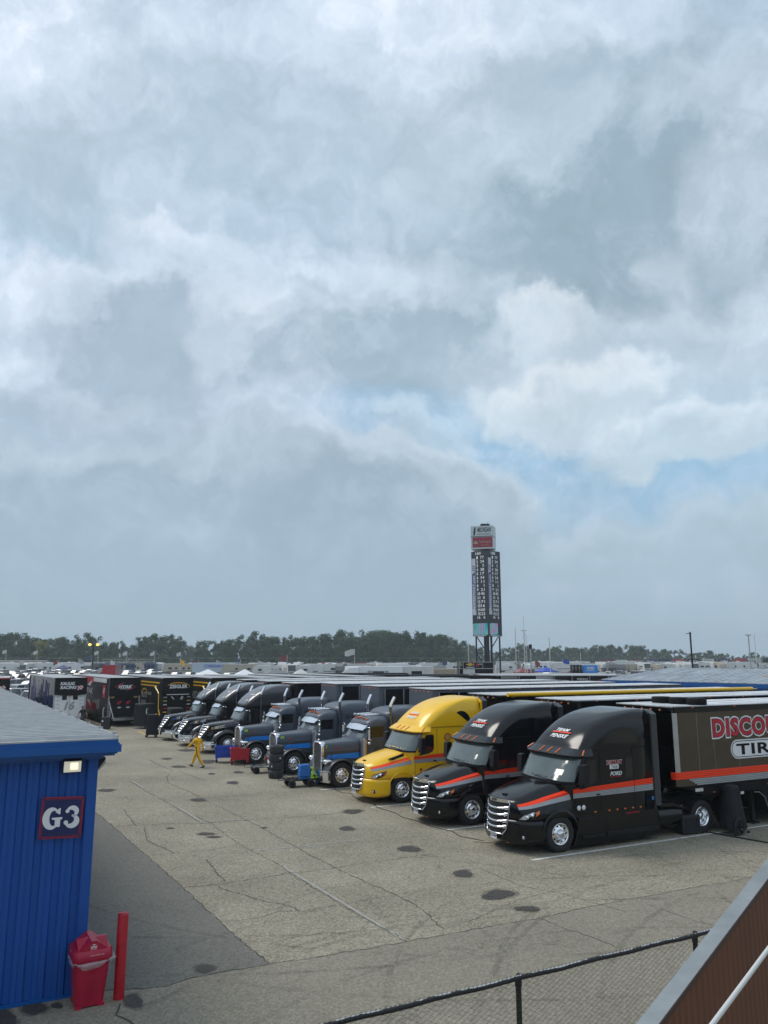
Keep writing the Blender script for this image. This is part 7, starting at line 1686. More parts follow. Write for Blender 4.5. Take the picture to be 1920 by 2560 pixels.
# ------------------------------------------------ campers
def camper(kind, px, Y, rz, body, lab, grp='campers in the infield', L_=None, h=None, x=None):
    nm = {'motorhome': 'motorhome', 'trailer': 'travel_trailer', 'fifth': 'fifth_wheel_camper', 'semi': 'box_trailer'}[kind]
    L_ = L_ or {'motorhome': 10.5, 'trailer': 8, 'fifth': 10.5, 'semi': 15}[kind]; h = h or {'motorhome': 3.6, 'trailer': 3.1, 'fifth': 3.8, 'semi': 4.0}[kind]
    T = empty(nm, (at_px(px, Y) if x is None else x, Y, 0), rz, lab, 'camper' if kind != 'semi' else 'trailer', grp); w = 1.25
    if kind == 'motorhome': P = [(-L_/2, .45), (-L_/2-.05, 1.5), (-L_/2+.35, h-.3), (-L_/2+.8, h), (L_/2, h), (L_/2, .45)]
    elif kind == 'trailer': P = [(-L_/2+.3, .5), (-L_/2, 1.4), (-L_/2+.5, h-.35), (-L_/2+1.1, h), (L_/2-.2, h), (L_/2, h-.3), (L_/2-.05, .5)]
    elif kind == 'fifth': P = [(-L_/2, 1.6), (-L_/2+.15, h-.9), (-L_/2+1.0, h), (L_/2, h), (L_/2, .5), (-L_/2+2.6, .5), (-L_/2+2.4, 1.6)]
    else: P = [(-L_/2, 1.1), (-L_/2, h), (L_/2, h), (L_/2, .9), (-L_/2+3, .9)]
    b = MB().prism(P, -w, w).build('body', body, T, bevel=.08)
    r = random.Random(int(px*7+Y)); 
    if kind != 'semi':
        for s in (-1, 1):
            xs = -L_/2+1.8
            while xs < L_/2-1.2:
                if r.random() < .75: ww = r.choice((.7, 1.1, 1.5)); MB().box(xs, xs+ww, s*w, s*(w+.02), h*.50, h*.50+.6).build('window', 'rv_window', b)
                xs += r.uniform(1.6, 2.4)
            MB().prism([(-L_/2+1, h*.30), (L_/2-.1, h*.36), (L_/2-.1, h*.44), (-L_/2+2.5, h*.40)], s*w, s*(w+.012)).build('side_graphic', r.choice(('rv_brown', 'rv_grey', 'grey', 'rv_grey', 'tan')), b)
            if kind != 'motorhome' or r.random() < .5: MB().box(r.uniform(-1, 1), r.uniform(1.5, 2.2), s*w, s*(w+.45), h*.28, h*.78).build('slide_out', body, b)
        if kind == 'motorhome': MB().prism([(-L_/2-.06, 1.55), (-L_/2+.30, h-.35), (-L_/2+.34, h-.38), (-L_/2, 1.55)], -w*.9, w*.9).build('windshield', 'glass_far', b); MB().box(-L_/2-.07, -L_/2-.02, -w*.8, w*.8, .9, 1.3).build('grille', 'grey', b)
        for k in range(r.choice((1, 2))): xx = r.uniform(-L_/2+1.5, L_/2-1.5); MB().box(xx-.5, xx+.5, -.35, .35, h, h+.25).build('roof_unit', r.choice(('white', 'off_white', 'grey')), b, bevel=.05)
        MB().tube([(-L_/2+2, -w-.05, h-.15), (L_/2-1.5, -w-.05, h-.15)], .07, 6).build('awning_roll', 'off_white', b)
    for xw in ((-L_/2+1.9, L_/2-2.2) if kind == 'motorhome' else (L_*.12, L_*.24)):
        for s in (-1, 1): MB().lathe([(-.14, .2), (-.15, .45), (.15, .45), (.14, .001)], (xw, s*(w-.16), .45), 'y', 12).build('wheel', 'rubber', T)
    return T
CC = ['rv_white']*5+['rv_beige', 'rv_grey', 'off_white', 'white', 'mid_grey']; CN_ = {'rv_white': 'white', 'rv_beige': 'beige', 'rv_grey': 'dark grey', 'off_white': 'cream', 'white': 'bright white', 'mid_grey': 'grey', 'rv_brown': 'brown'}
rnd = random.Random(5); px = -20
for Yb, p0, p1 in ((262, -20, 470), (240, 600, 1100), (285, 0, 1180), (300, 1265, 1880), (340, 1270, 1900)):
    px = p0
    while px < p1:
        kd = rnd.choices(('motorhome', 'trailer', 'fifth'), (3, 3, 3))[0]; c = rnd.choice(CC); face = rnd.random() < .4
        if not (Yb == 262 and 395 < px < 520): 
            where = lmk(px)
            camper(kd, px, Yb+rnd.uniform(-4, 4), rnd.choice((0, math.pi))+rnd.uniform(-.35, .35) if not face else R(90)+rnd.uniform(-.3, .3), c, f'{CN_[c]} {dict(motorhome="motorhome", trailer="travel trailer", fifth="fifth wheel camper")[kd]}, {dict([(262, "front"), (240, "front"), (285, "back"), (300, "front"), (340, "back")])[Yb]} row, {where}', 'campers in the infield')
        px += rnd.uniform(5, 9)*1963/Yb/ (1.0 if not face else 1.8)*.9
camper('motorhome', 458, 252, R(2), 'rv_beige', 'beige and brown motorhome with dark windows above the yellow-arched hauler', L_=12.5)
mat('sky_pale', (.42, .50, .58), .45)
t = camper('semi', 540, 240, R(3), 'sky_pale', 'pale blue box trailer with dark blue lettering above the dark tractors', 'lorry trailers', L_=14, h=3.95)
b = [o for o in bpy.data.objects if o.parent == t and o.name.startswith('body')][0]
lettering('side_lettering', 'royal', b, 'CORRIGAN OIL CO.', (-3.4, -1.27, 2.55), (1, 0, 0), (0, 0, 1), .85, .03, 0, width=9)
t = camper('semi', 935, 150, R(-3), 'white', 'white race trailer with two open side doors left of the score pylon', 'lorry trailers', L_=11, h=3.9)
b = [o for o in bpy.data.objects if o.parent == t and o.name.startswith('body')][0]
for x in (-.2,): MB().box(x, x+2.2, -1.27, -1.24, 1.2, 3.0).build('open_door', 'matte_black', b); MB().box(x-.9, x-.1, -1.30, -1.26, 1.1, 3.1).build('door', 'mid_grey', b); MB().box(x+2.3, x+3.1, -1.30, -1.26, 1.1, 3.1).build('door', 'mid_grey', b)
t = camper('semi', 1032, 151, R(-4), 'off_white', 'cream trailer with one open side door just left of the pit stand', 'lorry trailers', L_=8, h=3.9)
b = [o for o in bpy.data.objects if o.parent == t and o.name.startswith('body')][0]; MB().box(-.2, 1.8, -1.27, -1.24, 1.2, 3.0).build('open_door', 'matte_black', b)
o = MB().box(-5.5, 5.5, -2, 2, 0, 3.3); T = empty('corrugated_shed', (at_px(1085, 158), 158, 0), R(-3), 'tan corrugated shed wall just left of the pit stand', 'building'); o.build('wall', 'tan', T); m = MB()
for k in range(34): m.box(-5.4+k*.33, -5.3+k*.33, -2.06, -2.0, .1, 3.2)
m.build('ribs', 'tan', T)
# white semi tractor before the white trailer
T = empty('semi_tractor', (at_px(868, 148), 148, 0), R(-3), 'white semi tractor in front of the white race trailer', 'truck'); MB().prism([(-2.8, .6), (-2.8, 1.6), (-1.6, 1.9), (-1.1, 2.6), (.4, 3.7), (2.2, 3.8), (2.2, .6)], -1.2, 1.2).build('cab', 'white', T, bevel=.12)
MB().prism([(-1.62, 1.98), (-1.12, 2.62), (-1.16, 2.66), (-1.68, 2.0)], -1.0, 1.0).build('windshield', 'glass_far', T); MB().box(-.6, .3, -1.23, -1.19, 1.9, 2.5).build('door_window', 'glass_far', T)
for x in (-1.7, 1.4, 2.6):
    for s in (-1, 1): MB().lathe([(-.14, .2), (-.15, .5), (.15, .5), (.14, .001)], (x, s*1.05, .5), 'y', 12).build('wheel', 'rubber', T)
# red lorry box, container wall, tents
T = empty('red_lorry_box', (at_px(279, 168), 168, 0), R(8), 'red lorry box standing among the parked cars', 'truck'); MB().box(-1.35, 1.35, -3, 3, .8, 4.0).build('box', 'car_red', T, bevel=.04)
for s in (-1, 1): MB().box(s*.66-.6, s*.66+.6, -3.05, -3.0, .95, 3.85).build('rear_door', 'red', T)
for s in (-1, 1): MB().lathe([(-.14, .2), (-.15, .5), (.15, .5), (.14, .001)], (s*1.0, -2, .5), 'x', 12).build('wheel', 'rubber', T)
def canopy(px, Y, m, lab, s=1.):
    T = empty('canopy_tent', (at_px(px, Y), Y, 0), .3, lab, 'tent', 'pop-up tents'); a = 1.6*s
    k = MB(); k.add([(-a, -a, 2.1), (a, -a, 2.1), (a, a, 2.1), (-a, a, 2.1), (0, 0, 3.2), (-a, -a, 1.85), (a, -a, 1.85), (a, a, 1.85), (-a, a, 1.85)], [(0, 1, 4), (1, 2, 4), (2, 3, 4), (3, 0, 4), (5, 6, 1, 0), (6, 7, 2, 1), (7, 8, 3, 2), (8, 5, 0, 3)], False); k.build('roof', m, T, fixn=False)
    for x in (-a, a):
        for y in (-a, a): MB().tube([(x, y, 0), (x, y, 2.0)], .04, 5).build('leg', 'white', T)
canopy(520, 161, 'white', 'white pop-up tent below the blue-lettered trailer, left one', 1.5); canopy(612, 161, 'white', 'white pop-up tent below the blue-lettered trailer, right one', 1.25); canopy(752, 165, 'off_white', 'cream pop-up tent above the grey tractors'); canopy(158, 250, 'navy', 'dark blue pop-up tent among the campers at the left', 1.3); canopy(690, 175, 'rv_grey', 'grey pop-up tent between the campers above the dark tractors', 1.5)
canopy(1305, 190, 'car_red', 'red pop-up tent right of the score pylon'); canopy(1365, 200, 'royal', 'blue pop-up tent right of the score pylon', 1.3)
T = empty('viewing_deck', (at_px(322, 258), 258, 0), 0, 'blue bus with a railed viewing deck and people on top', 'bus'); MB().box(-9, 9, -1.3, 1.3, .6, 3.7).build('body', 'car_blue', T, bevel=.1); m = MB()
for k in range(13): m.box(-8.5+1.35*k, -7.5+1.35*k, -1.33, -1.3, 2.2, 3.0)
m.build('windows', 'rv_window', T); m = MB()
for z in (4.2, 4.8): m.tube([(-8.5, -1.2, z), (8.5, -1.2, z)], .05, 4); m.tube([(-8.5, 1.2, z), (8.5, 1.2, z)], .05, 4)
for k in range(13): m.tube([(-8.5+1.4*k, -1.2, 3.7), (-8.5+1.4*k, -1.2, 4.8)], .05, 4)
m.build('railing', 'mid_grey', T)
# perimeter wall at the far edge, left
T = empty('retaining_wall', (at_px(30, 300), 300, 0), 0, 'long low tan wall in front of the woods at the left', 'wall'); MB().box(-28, 13, -.3, .3, 0, 4.2).build('wall', 'tan', T); MB().box(-28, 13, -.5, .5, 4.2, 4.5).build('coping', 'off_white', T)
T = empty('catch_fence', (0, 372, 0), 0, 'low grey trackside barrier and mesh fence before the woods', 'fence'); m = MB(); m.box(-260, 260, -.2, .2, 0, 1.2); m.build('barrier', 'mid_grey', T); m = MB()
for k in range(100): m.tube([(-258+5.2*k, 0, 1.2), (-258+5.2*k, 0, 5.2)], .06, 4)
m.tube([(-260, 0, 5.2), (260, 0, 5.2)], .05, 4); m.tube([(-260, 0, 3.2), (260, 0, 3.2)], .04, 4); m.build('posts', 'grey', T)
# sponsor boards on the far bank at the right
rndb = random.Random(8)
bd = [(1525, 'car_red', '', 'red'), (1553, 'rv_white', '', 'white'), (1590, 'car_red', 'FIRE', 'red'), (1627, 'sign_blue', 'PENN', 'blue'), (1660, 'sign_blue', '', 'blue'), (1698, 'red', 'ASK', 'red'), (1735, 'black', 'DD', 'black'), (1772, 'off_white', 'SYS', 'white'), (1812, 'purple', 'ally', 'purple'), (1852, 'red', '', 'red'), (1890, 'off_white', 'GO', 'white'), (1925, 'black', '', 'black')]
for i, (px, m_, tx, cn) in enumerate(bd):
    Y = 420; z0 = zat(1661-.011*(px-1520), Y); T = empty('sponsor_board', (at_px(px, Y), Y, 0), 0, f'{cn} board on the far bank, ' + ('with lettering' if tx else 'plain') + ', ' + ('first','second','third','fourth','fifth','sixth','seventh','eighth','ninth','tenth','eleventh','last')[i] + ' from the left', 'sign', 'sponsor boards on the far bank'); w = 30*Y/1963/2
    b = MB().box(-w, w, -.1, .1, z0, z0+11*Y/1963).build('board', m_, T)
    for s in (-1, 1): MB().box(s*w*.7-.1, s*w*.7+.1, -.05, .15, 0, z0).build('leg', 'grey', T)
    if tx: lettering('lettering', 'white' if cn not in ('white',) else 'grey', b, tx, (0, -.13, z0+.6), (1, 0, 0), (0, 0, 1), 1.1, .02, width=w*1.3, align='c')
for k, px in enumerate((810, 838, 870, 905, 940)):
    Y = 330; T = empty('red_barrier_board', (at_px(px, Y), Y, 0), 0, 'low red trackside board by the woods, ' + ('first','second','third','fourth','last')[k] + ' from the left', 'sign', 'red trackside boards'); MB().box(-2.2, 2.2, -.1, .1, zat(1661, Y), zat(1656, Y)).build('board', 'car_red', T); MB().box(-.1, .1, -.1, .1, 0, zat(1661, Y)).build('leg', 'grey', T)
# ------------------------------------------------ flags, poles and masts
def flag(px, ytop, Y, m, lab, fw=2.2, right=True, base=0, wave=0.):
    h = zat(ytop, Y); T = empty('flag_pole', (at_px(px, Y), Y, 0), 0, lab, 'flag', 'flags in the infield'); MB().tube([(0, 0, base), (0, 0, h)], .07, 6).build('pole', 'off_white', T)
    s = 1 if right else -1; k = MB(); n = 6; rws = []
    for i in range(n+1): t = i/n; rws.append([(s*fw*t, .18*math.sin(t*7+wave), h-.1-.35*t+.12*math.sin(t*5)), (s*fw*t, .18*math.sin(t*7+wave), h-1.35-.35*t+.1*math.sin(t*6+1))])
    k.ribbon([r[0] for r in rws], [r[1] for r in rws], True); k.build('flag', m, T, fixn=False)
for i, (px, y, w) in enumerate(((12, 1624, 'left edge of the photo'), (90, 1626, 'yellow-green tree'), (243, 1627, 'lit lamp post'), (315, 1628, 'blue bus with the deck'), (384, 1629, 'beige and brown motorhome'), (450, 1630, 'pale blue box trailer, left of it'))):
    flag(px, y, 300, 'off_white', 'small white flag flying before the woods near the '+w, 1.6, False, wave=i)
flag(717, 1638, 210, 'car_red', 'red and white flag above the dark tractors, left of the large striped flag', 1.8, False); flag(886, 1622, 175, 'off_white', 'large red and white striped flag on a tall pole left of the pylon', 2.2, False)
for z in (0, .55, 1.05):
    pass
flag(450, 1648, 200, 'yellow_paint', 'yellow flag above the yellow-arched hauler', 1.0); flag(1408, 1647, 240, 'royal', 'blue and red flag right of the score pylon', 2.); flag(1338, 1652, 240, 'car_red', 'small red flag just right of the score pylon', 1.6)
for i, (px, y) in enumerate(((47, 1650), (143, 1650), (195, 1647), (228, 1638), (275, 1651), (495, 1650), (540, 1650), (600, 1648), (645, 1652), (975, 1655), (1096, 1654), (1118, 1652), (1148, 1656), (1185, 1650), (1208, 1652), (1240, 1651))):
    flag(px, y, 250, ('off_white', 'car_red', 'mid_grey', 'car_blue')[i % 4], ('tiny pale', 'tiny red', 'tiny grey', 'tiny dark blue')[i % 4]+' flag over the camper roofs, '+('first','second','third','fourth','fifth','sixth','seventh','eighth','ninth','tenth','eleventh','twelfth','thirteenth','fourteenth','fifteenth','last')[i]+' from the left', 1.5, i % 2 == 0, wave=i)
# lit twin lamp post
T = empty('lamp_post', (at_px(230, 250), 250, 0), 0, 'dark twin lamp post with two lit yellow lamps before the woods', 'lamp post'); zt_ = zat(1612, 250); MB().tube([(0, 0, 0), (0, 0, zt_)], .22, 8).build('post', 'matte_black', T); MB().tube([(-1.1, 0, zt_), (1.1, 0, zt_)], .1, 6).build('arm', 'matte_black', T); mat('lamp_yellow', (.7, .5, .1), .4, emit=(1, .72, .12), es=1.2)
for s in (-1, 1): MB().sphere((s*1.25, 0, zt_+.05), .5, 6, (1.1, 1, .8)).build('lamp', 'lamp_yellow', T)
def mast(px, ytop, Y, r, m, lab, extra=None, ybase=None):
    T = empty('mast', (at_px(px, Y), Y, 0), 0, lab, 'pole', 'poles on the skyline'); h = zat(ytop, Y); MB().tube([(0, 0, 0), (0, 0, h)], r, 6).build('pole', m, T)
    if extra == 'head': MB().box(-.9, .9, -.2, .2, h, h+.35).build('lamp_head', 'mid_grey', T)
    if extra == 'ant':
        k = MB(); k.tube([(0, 0, h), (0, 0, h+3)], .05, 4); k.box(-.7, .7, -.05, .05, h, h+.12)
        for z in range(6): k.tube([(-.45, 0, h-1.2*z), (.45, 0, h-1.2*z-1.2)], .05, 4)
        k.build('antenna', m, T)
    if extra == 'cap': MB().box(-.25, .25, -.25, .25, h-.8, h).build('cap', 'matte_black', T)
    if extra == 'pole': MB().tube([(-.8, 0, h-.3), (.2, 0, h-.3)], .06, 4).build('crossarm', m, T)
mast(1291, 1570, 170, .09, 'off_white', 'pale tall pole, first right of the score pylon'); mast(1313, 1577, 170, .09, 'off_white', 'pale antenna mast with zigzag brace right of the pylon', 'ant'); mast(1328, 1611, 150, .12, 'mid_grey', 'shorter grey post with black cap right of the pylon', 'cap'); mast(1318, 1590, 172, .07, 'off_white', 'thin pale pole right beside the antenna mast'); mast(1376, 1594, 180, .10, 'off_white', 'pale tall pole alone left of the blue box sign'); mast(1732, 1580, 150, .16, 'matte_black', 'leaning dark utility pole above the grey roof', 'pole'); mast(1878, 1589, 260, .2, 'mid_grey', 'grey floodlight pole above the right end of the grey roof', 'head'); mast(1893, 1586, 240, .1, 'off_white', 'thin pale pole at the far right'); mast(1172, 1608, 260, .1, 'off_white', 'thin pale pole just left of the score pylon'); mast(1453, 1632, 240, .09, 'off_white', 'short pale pole above the blue box sign'); mast(1622, 1630, 300, .1, 'mid_grey', 'short thin pole before the distant woods at the right')
# ------------------------------------------------ pit stand with black cabinets, blue box sign
T = empty('pit_stand', (at_px(1183, 108), 108, 0), 0, 'black pit stand of cabinets with gold cross emblem under the score pylon', 'stand'); k = 108/1963
zt_, zm_, zb_ = zat(1655, 108), zat(1671, 108), zat(1687, 108)
b = MB().box(-38*k, 47*k, -1, 1, .4, zt_).build('cabinet', 'black', T)
m = MB()
for px in (-38, -26, 0, 22): m.box(px*k-.03, px*k+.03, -1.04, -1.0, zm_, zt_)
m.box(-38*k, 47*k, -1.04, -1, zm_-.05, zm_+.05); m.box(-38*k, 47*k, -1.05, -1, zt_-.05, zt_+.03); m.build('frame', 'mid_grey', b)
MB().box(-27*k, 2*k, -1.03, -1, zb_-.3, zm_-.1).build('pale_door', 'off_white', b)
m = MB(); chevy(m, (-10*k, -1.06, zt_-.32), (1, 0, 0), (0, 0, 1), 1.05); chevy(m, (-32*k, -1.06, zt_-.28), (1, 0, 0), (0, 0, 1), .5); m.build('bow_tie_mark', 'gold', b, fixn=False)
m = MB(); letter(m, 'CHEVROLET', (-10*k, -1.06, zt_-.78), (1, 0, 0), (0, 0, 1), .16, .03, width=1.0, align='c'); letter(m, 'CHEVROLET', (-32*k, -1.06, zt_-.55), (1, 0, 0), (0, 0, 1), .09, .02, width=.5, align='c'); letter(m, 'GARAGE', (15*k, -1.06, zt_-.35), (1, 0, 0), (0, 0, 1), .14, .02, width=.55, align='c'); m.build('lettering', 'white', b, fixn=False); MB().box(5*k, 11*k, -1.06, -1.0, zt_-.6, zt_-.2).build('red_mark', 'red', b)
m = MB()
for x0 in (-44, 50): m.tube([(x0*k-.4, -1.2, .5), (x0*k, -1.2, zt_+.1)], .05, 5); m.tube([(x0*k+.1, -1.2, .5), (x0*k+.5, -1.2, zt_+.1)], .05, 5)
m.build('ladder', 'brushed', T)
T = empty('box_sign_stand', (at_px(1473, 150), 150, 0), 0, 'sky blue box sign with white lettering beside black shelves', 'sign'); k = 150/1963; b = MB().box(-18*k, 18*k, -1, 1, zat(1682, 150), zat(1663, 150)).build('box', 'sky_blue', T); lettering('lettering', 'white', b, 'FORD', (0, -1.03, zat(1673.5, 150)), (1, 0, 0), (0, 0, 1), .5, .03, .2, width=1.5, align='c'); lettering('lettering', 'white', b, 'PERFORMANCE', (0, -1.03, zat(1677.5, 150)), (1, 0, 0), (0, 0, 1), .16, .02, .2, width=1.5, align='c')
b = MB().box(-44*k, -21*k, -1, 1, .5, zat(1662, 150)).build('shelf', 'black', T); m = MB()
for x in (-44, -36, -28, -21): m.box(x*k-.04, x*k+.04, -1.04, -1, zat(1676, 150), zat(1662, 150))
m.box(-44*k, -21*k, -1.04, -1, zat(1669.5, 150), zat(1669, 150)); m.build('frame', 'mid_grey', b)
MB().box(-14*k, 16*k, -.8, .8, .3, zat(1684, 150)).build('blue_base', 'sky_blue', T)
# ------------------------------------------------ far row of stall backs
lab_st = [('black stall back with green claw mark and white word', 'MONSTER', 'black'), ('black camouflaged stall back', '', 'rv_grey'), ('black stall back with gold shield', '', 'black'), ('plain pale grey stall back', '', 'mid_grey'), ('black stall back with large white word and red mark', 'REESE', 'black'), ('black stall back with three lines of white words', 'WATER', 'black'), ('black stall back with red oval emblem', '', 'black'), ('purple stall back with large white numerals', '10', 'purple')]
for i, (lb, tx, m_) in enumerate(lab_st):
    Y = 96-i*.6; x = at_px(1233+44*i if i < 7 else 1545, Y); T = empty('garage_stall', (x, Y, 0), 0, lb+' beyond the white roofs', 'trailer', 'row of stall backs'); hh = zat(1690, Y)
    b = MB().box(-1.12, 1.12, 0, 12, .3, hh).build('body', m_, T); MB().box(-1.15, 1.15, -.05, 12, hh, hh+.08).build('roof', 'mid_grey', T)
    m = MB()
    for s in (-1, 1): m.box(s*1.08, s*1.15, -.06, 0, .3, hh)
    m.build('frame', 'grey', T)
    if tx == 'WATER':
        m = MB(); [letter(m, w_, (.1, -.03, hh-.45-.4*q_), (1, 0, 0), (0, 0, 1), .2, .02, width=1.3 if q_ == 0 else .9, align='c') for q_, w_ in enumerate(('WATER HEATING', 'HEATING', 'COOLING'))]; m.build('lettering', 'white', b, fixn=False)
    elif tx: lettering('lettering', 'white', b, tx, (0, -.03, hh-1.05 if tx == '10' else hh-.85), (1, 0, 0), (0, 0, 1), .95 if tx == '10' else .36, .03, width=1.5 if tx != 'REESE' else 1.2, align='c')
    if i == 2: MB().prism([(-.5, hh-.9), (-.1, hh-.9), (0, hh-.6), (-.3, hh-.35), (-.6, hh-.6)], -.04, -.01).build('shield_mark', 'gold', b)
    if i == 6: m = MB(); m.lathe([(0, .32), (-.02, .3), (-.021, .001)], (0, -.02, hh-.75), 'y', 18); m.build('oval_emblem', 'crimson', b); lettering('lettering', 'white', b, 'Rheem', (0, -.05, hh-.8), (1, 0, 0), (0, 0, 1), .12, .0, width=.5, align='c')
    if i == 4: MB().box(.75, .95, -.04, 0, hh-.75, hh-.4).build('red_mark', 'red', b)
    if i == 0: MB().box(-.95, -.8, -.04, 0, hh-.85, hh-.5).build('claw_mark', mat('monster_green', (.1, .5, .03), .5), b)
for i, (px, Y, w_, m_, lb) in enumerate(((1040, 92, 12, 'black', 'long black awning roof edge left of the stall backs'), (1130, 86, 9, 'matte_black', 'second long black awning roof nearer than the pit stand'), (900, 100, 12, 'black', 'black awning roof above the grey trailers'))):
    T = empty('awning_roof', (at_px(px, Y), Y, 0), R(8), lb, 'awning', 'long black awnings'); MB().box(-w_/2, w_/2, -1.5, 1.5, 3.4, 3.62).build('canopy', m_, T); MB().box(-w_/2, w_/2, -1.52, -1.48, 3.0, 3.4).build('valance', m_, T)
    for s in (-1, 1): MB().box(s*w_/2-.1, s*w_/2, -1.4, -1.3, 0, 3.4).build('leg', 'grey', T)
# ------------------------------------------------ long garage with pale metal roof, right
def garage():
    O = Vector((at_px(1522, 76.5), 76.5, 0)); a = R(-39.5); u = Vector((math.sin(math.pi+a), math.cos(math.pi+a), 0)); v = Vector((-u.y, u.x, 0))   # u: along the eave towards the right of the photo
    ang = math.atan2(u.y, u.x); T = empty('garage_building', O, ang, 'long blue garage with wide pale metal roof at the right', 'building'); L_ = 60
    zE, zR, D = 3.42, 4.42, 12.
    MB().box(0, L_, 0, 2*D, 0, 3.0).build('wall', 'cladding_blue', T)
    m = MB()
    for k in range(190): m.box(.1+k*.31, .16+k*.31, -.035, 0, 0, 2.98)
    m.build('wall_ribs', 'cladding_blue', T)
    m = MB(); m.box(-.5, L_, -.45, -.05, 3.0, zE); m.box(-.6, L_, -.55, -.45, 3.12, zE-.02); m.box(-.5, -.1, -.05, 2*D, 3.0, zE-.02); m.build('fascia', 'fascia_blue', T)
    r = MB(); r.hexa([(-.6, -.5, zE), (L_, -.5, zE), (L_, D, zR), (-.6, D, zR)], [(-.6, -.5, zE+.06), (L_, -.5, zE+.06), (L_, D, zR+.06), (-.6, D, zR+.06)]); r.hexa([(-.6, D, zR), (L_, D, zR), (L_, 2*D, zE), (-.6, 2*D, zE)], [(-.6, D, zR+.06), (L_, D, zR+.06), (L_, 2*D, zE+.06), (-.6, 2*D, zE+.06)])
    for k in range(100): x = -.5+k*.6; r.hexa([(x, -.5, zE+.06), (x+.05, -.5, zE+.06), (x+.05, D, zR+.06), (x, D, zR+.06)], [(x+.01, -.5, zE+.10), (x+.04, -.5, zE+.10), (x+.04, D, zR+.10), (x+.01, D, zR+.10)])
    rf = r.build('roof', 'garage_roof', T)
    for x in (12.5, 22.5): MB().hexa([(x, 5.0, lerp(zE, zR, 5.5/12.5)+.08), (x+.7, 5.0, lerp(zE, zR, 5.5/12.5)+.08), (x+.7, D, zR+.08), (x, D, zR+.08)], [(x, 5.0, lerp(zE, zR, 5.5/12.5)+.12), (x+.7, 5.0, lerp(zE, zR, 5.5/12.5)+.12), (x+.7, D, zR+.12), (x, D, zR+.12)]).build('skylight', 'tan', rf)
    MB().box(24.5, 60, D+1, D+3, zR-.2, zR+.42).build('roof_monitor', 'mid_grey', T, bevel=.05)
    for k in (0, .5): MB().box(-.35+k, -.1+k, -.62, -.55, 3.02, 3.2).build('lamp', 'white', T)
m_ = mat('garage_roof', (.40, .42, .45), .42, .35); t = m_.node_tree; N = t.nodes.new; tc = N('ShaderNodeTexCoord'); mp = N('ShaderNodeMapping'); mp.inputs['Scale'].default_value = (2.2, .35, 1); t.links.new(tc.outputs['Object'], mp.inputs[0]); n = N('ShaderNodeTexNoise'); n.inputs['Scale'].default_value = .8; n.inputs['Detail'].default_value = 7; n.inputs['Roughness'].default_value = .7; t.links.new(mp.outputs[0], n.inputs[0]); rp = N('ShaderNodeValToRGB'); rp.color_ramp.elements[0].position = .35; rp.color_ramp.elements[0].color = (.20, .225, .25, 1); rp.color_ramp.elements[1].position = .65; rp.color_ramp.elements[1].color = (.50, .53, .56, 1); t.links.new(n.outputs[0], rp.inputs[0]); t.links.new(rp.outputs[0], t.nodes['Principled BSDF'].inputs['Base Color'])
garage()

# ------------------------------------------------ hazy air
def haze():
    m = bpy.data.materials.new('haze'); m.use_nodes = True; t = m.node_tree; t.nodes.clear(); o = t.nodes.new('ShaderNodeOutputMaterial'); v = t.nodes.new('ShaderNodeVolumePrincipled')
    v.inputs['Color'].default_value = (.80, .88, .94, 1); v.inputs['Density'].default_value = .00036; v.inputs['Anisotropy'].default_value = .1
    t.links.new(v.outputs[0], o.inputs['Volume']); b = MB().box(-1600, 1600, -400, 2000, -1.1, 46).build('haze', m); b['kind'] = 'stuff'; b['label'] = 'pale hazy air over the whole place'
haze()
GP = 'sleeper tractors with swept roof fairing'
LA, LB, LY = (3.516, 24.376, 0), (1.356, 28.066, 0), (-.924, 32.126, 0)
LP1, LP2, LP3 = (-3.514, 35.676, 0), (-6.06, 39.6, 0), (-8.52, 43.35, 0)
LS3, LS2, LS1 = (-10.9, 47.9, 0), (-13.1, 51.7, 0), (-15.2, 55.0, 0)
cascadia('tractor', LA, 'black_paint', 'black_paint', 'nearest black tractor with orange and silver stripe, pulling the bronze trailer', 'truck', GP, 'discount')
cascadia('tractor', LB, 'black_paint', 'black_paint', 'black orange-striped tractor standing next to the yellow one', 'truck', GP, '')
cascadia('tractor', LY, 'yellow_paint', 'yellow_paint', 'bright yellow tractor with orange and silver stripe', 'truck', GP, 'shell')
peterbilt(LP1, 'grey long nosed tractor with blue stripe standing next to the yellow one', '1', 'TRACKHOUSE')
peterbilt(LP2, 'middle grey long nosed tractor, right behind the tyre stack', '99', 'TRACKHOUSE')
peterbilt(LP3, 'grey long nosed tractor behind the red tub cart, beside the black prow nosed ones', '88', 'TRACKHOUSE')
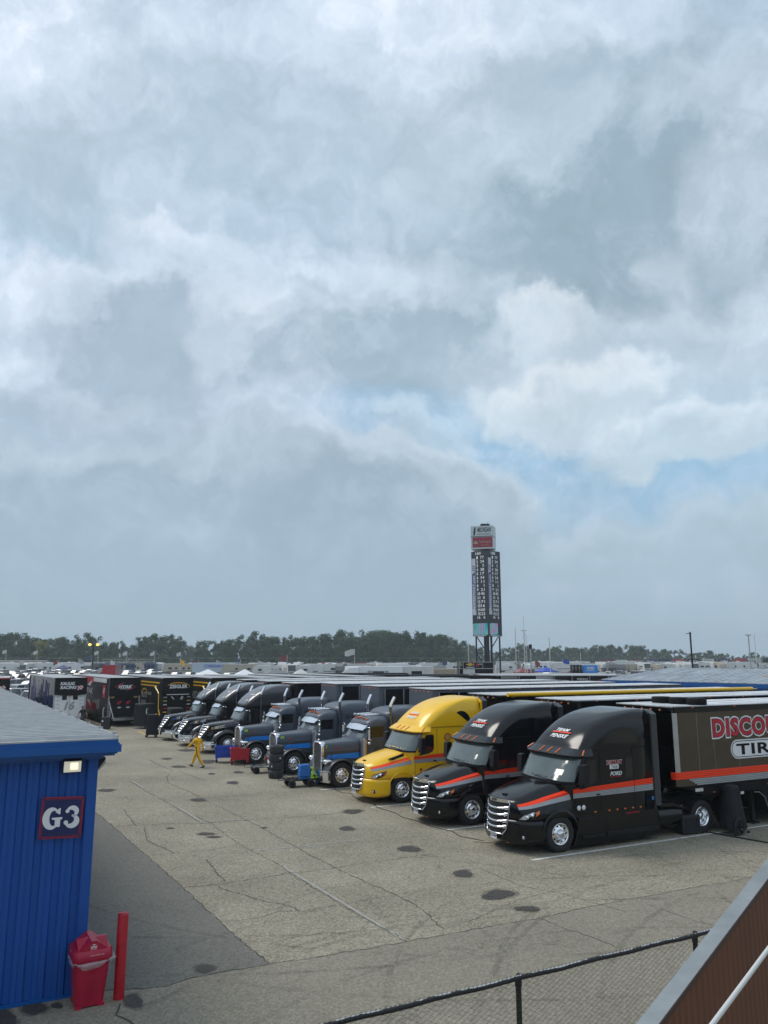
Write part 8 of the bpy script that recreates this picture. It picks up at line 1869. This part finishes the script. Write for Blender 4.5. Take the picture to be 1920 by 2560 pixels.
lonestar(LS3, 'black prow nosed tractor next to the grey ones', 'guard'); lonestar(LS2, 'middle of the three black prow nosed tractors', 'guard'); lonestar(LS1, 'leftmost black prow nosed tractor, beside the covered carts')
TA = trailer(LA, 'mirror_bronze', 'bronze mirrored trailer with red and white lettering and orange stripe'); dress_trailer(TA)
trailer(LB, 'black_paint', 'black trailer behind the middle black tractor, pale roof without roll'); trailer(LY, 'black_paint', 'black trailer with long yellow awning roll behind the yellow tractor', awning='yellow_paint')
trailer(LP1, 'grey_paint', 'grey trailer with mirrored nose behind the grey tractor next to the yellow one', z1=4.1)
trailer(LP2, 'grey_paint', 'middle grey trailer behind the grey tractors', z1=4.1)
trailer(LP3, 'grey_paint', 'grey trailer beside the black trailers, its flat nose showing above the tractors', z1=4.1)
trailer(LS3, 'black_paint', 'black trailer next to the grey trailers', x0=5.3); trailer(LS2, 'black_paint', 'middle of the three black trailers behind the prow nosed tractors', x0=5.3); trailer(LS1, 'black_paint', 'farthest black trailer behind the leftmost prow nosed tractor', x0=5.3)
for i, (x, y) in enumerate(((7.25, .42), (7.38, -.25), (7.50, -.90))):
    w = Vector(LA)+CU*x+CV*y
    o = MB().lathe([(0, .30), (.02, .33), (.20, .33), (.22, .30), (.22, .001)], (0, 0, 0), 'z', 28).build('roof_drum', 'matte_black', loc=(w.x, w.y, 4.012)); tagit(o, ('left', 'middle', 'right')[i]+' of the three low black drums on the bronze trailer roof', 'drum', 'black drums on the trailer roof')
import OpenImageIO as oiio, numpy as np, sys
b=oiio.ImageBuf('/workdir/render_main.png'); a=b.get_pixels(oiio.FLOAT)[...,:3]*255
for n,(x,y,r) in dict(sky_tl=(60,60,25),sky_tr=(680,60,25),sky_mid=(380,350,25),sky_low=(300,560,20),sky_rlow=(700,560,20),ground_mid=(400,900,15),ground_near=(350,960,10),patch=(150,880,10),ground_far=(170,770,8),blue=(20,900,8),roof=(30,730,8),yellow=(430,708,4),trees=(340,655,4)).items():
    print(n,a[y-r:y+r,x-r:x+r].mean((0,1)).round(0))
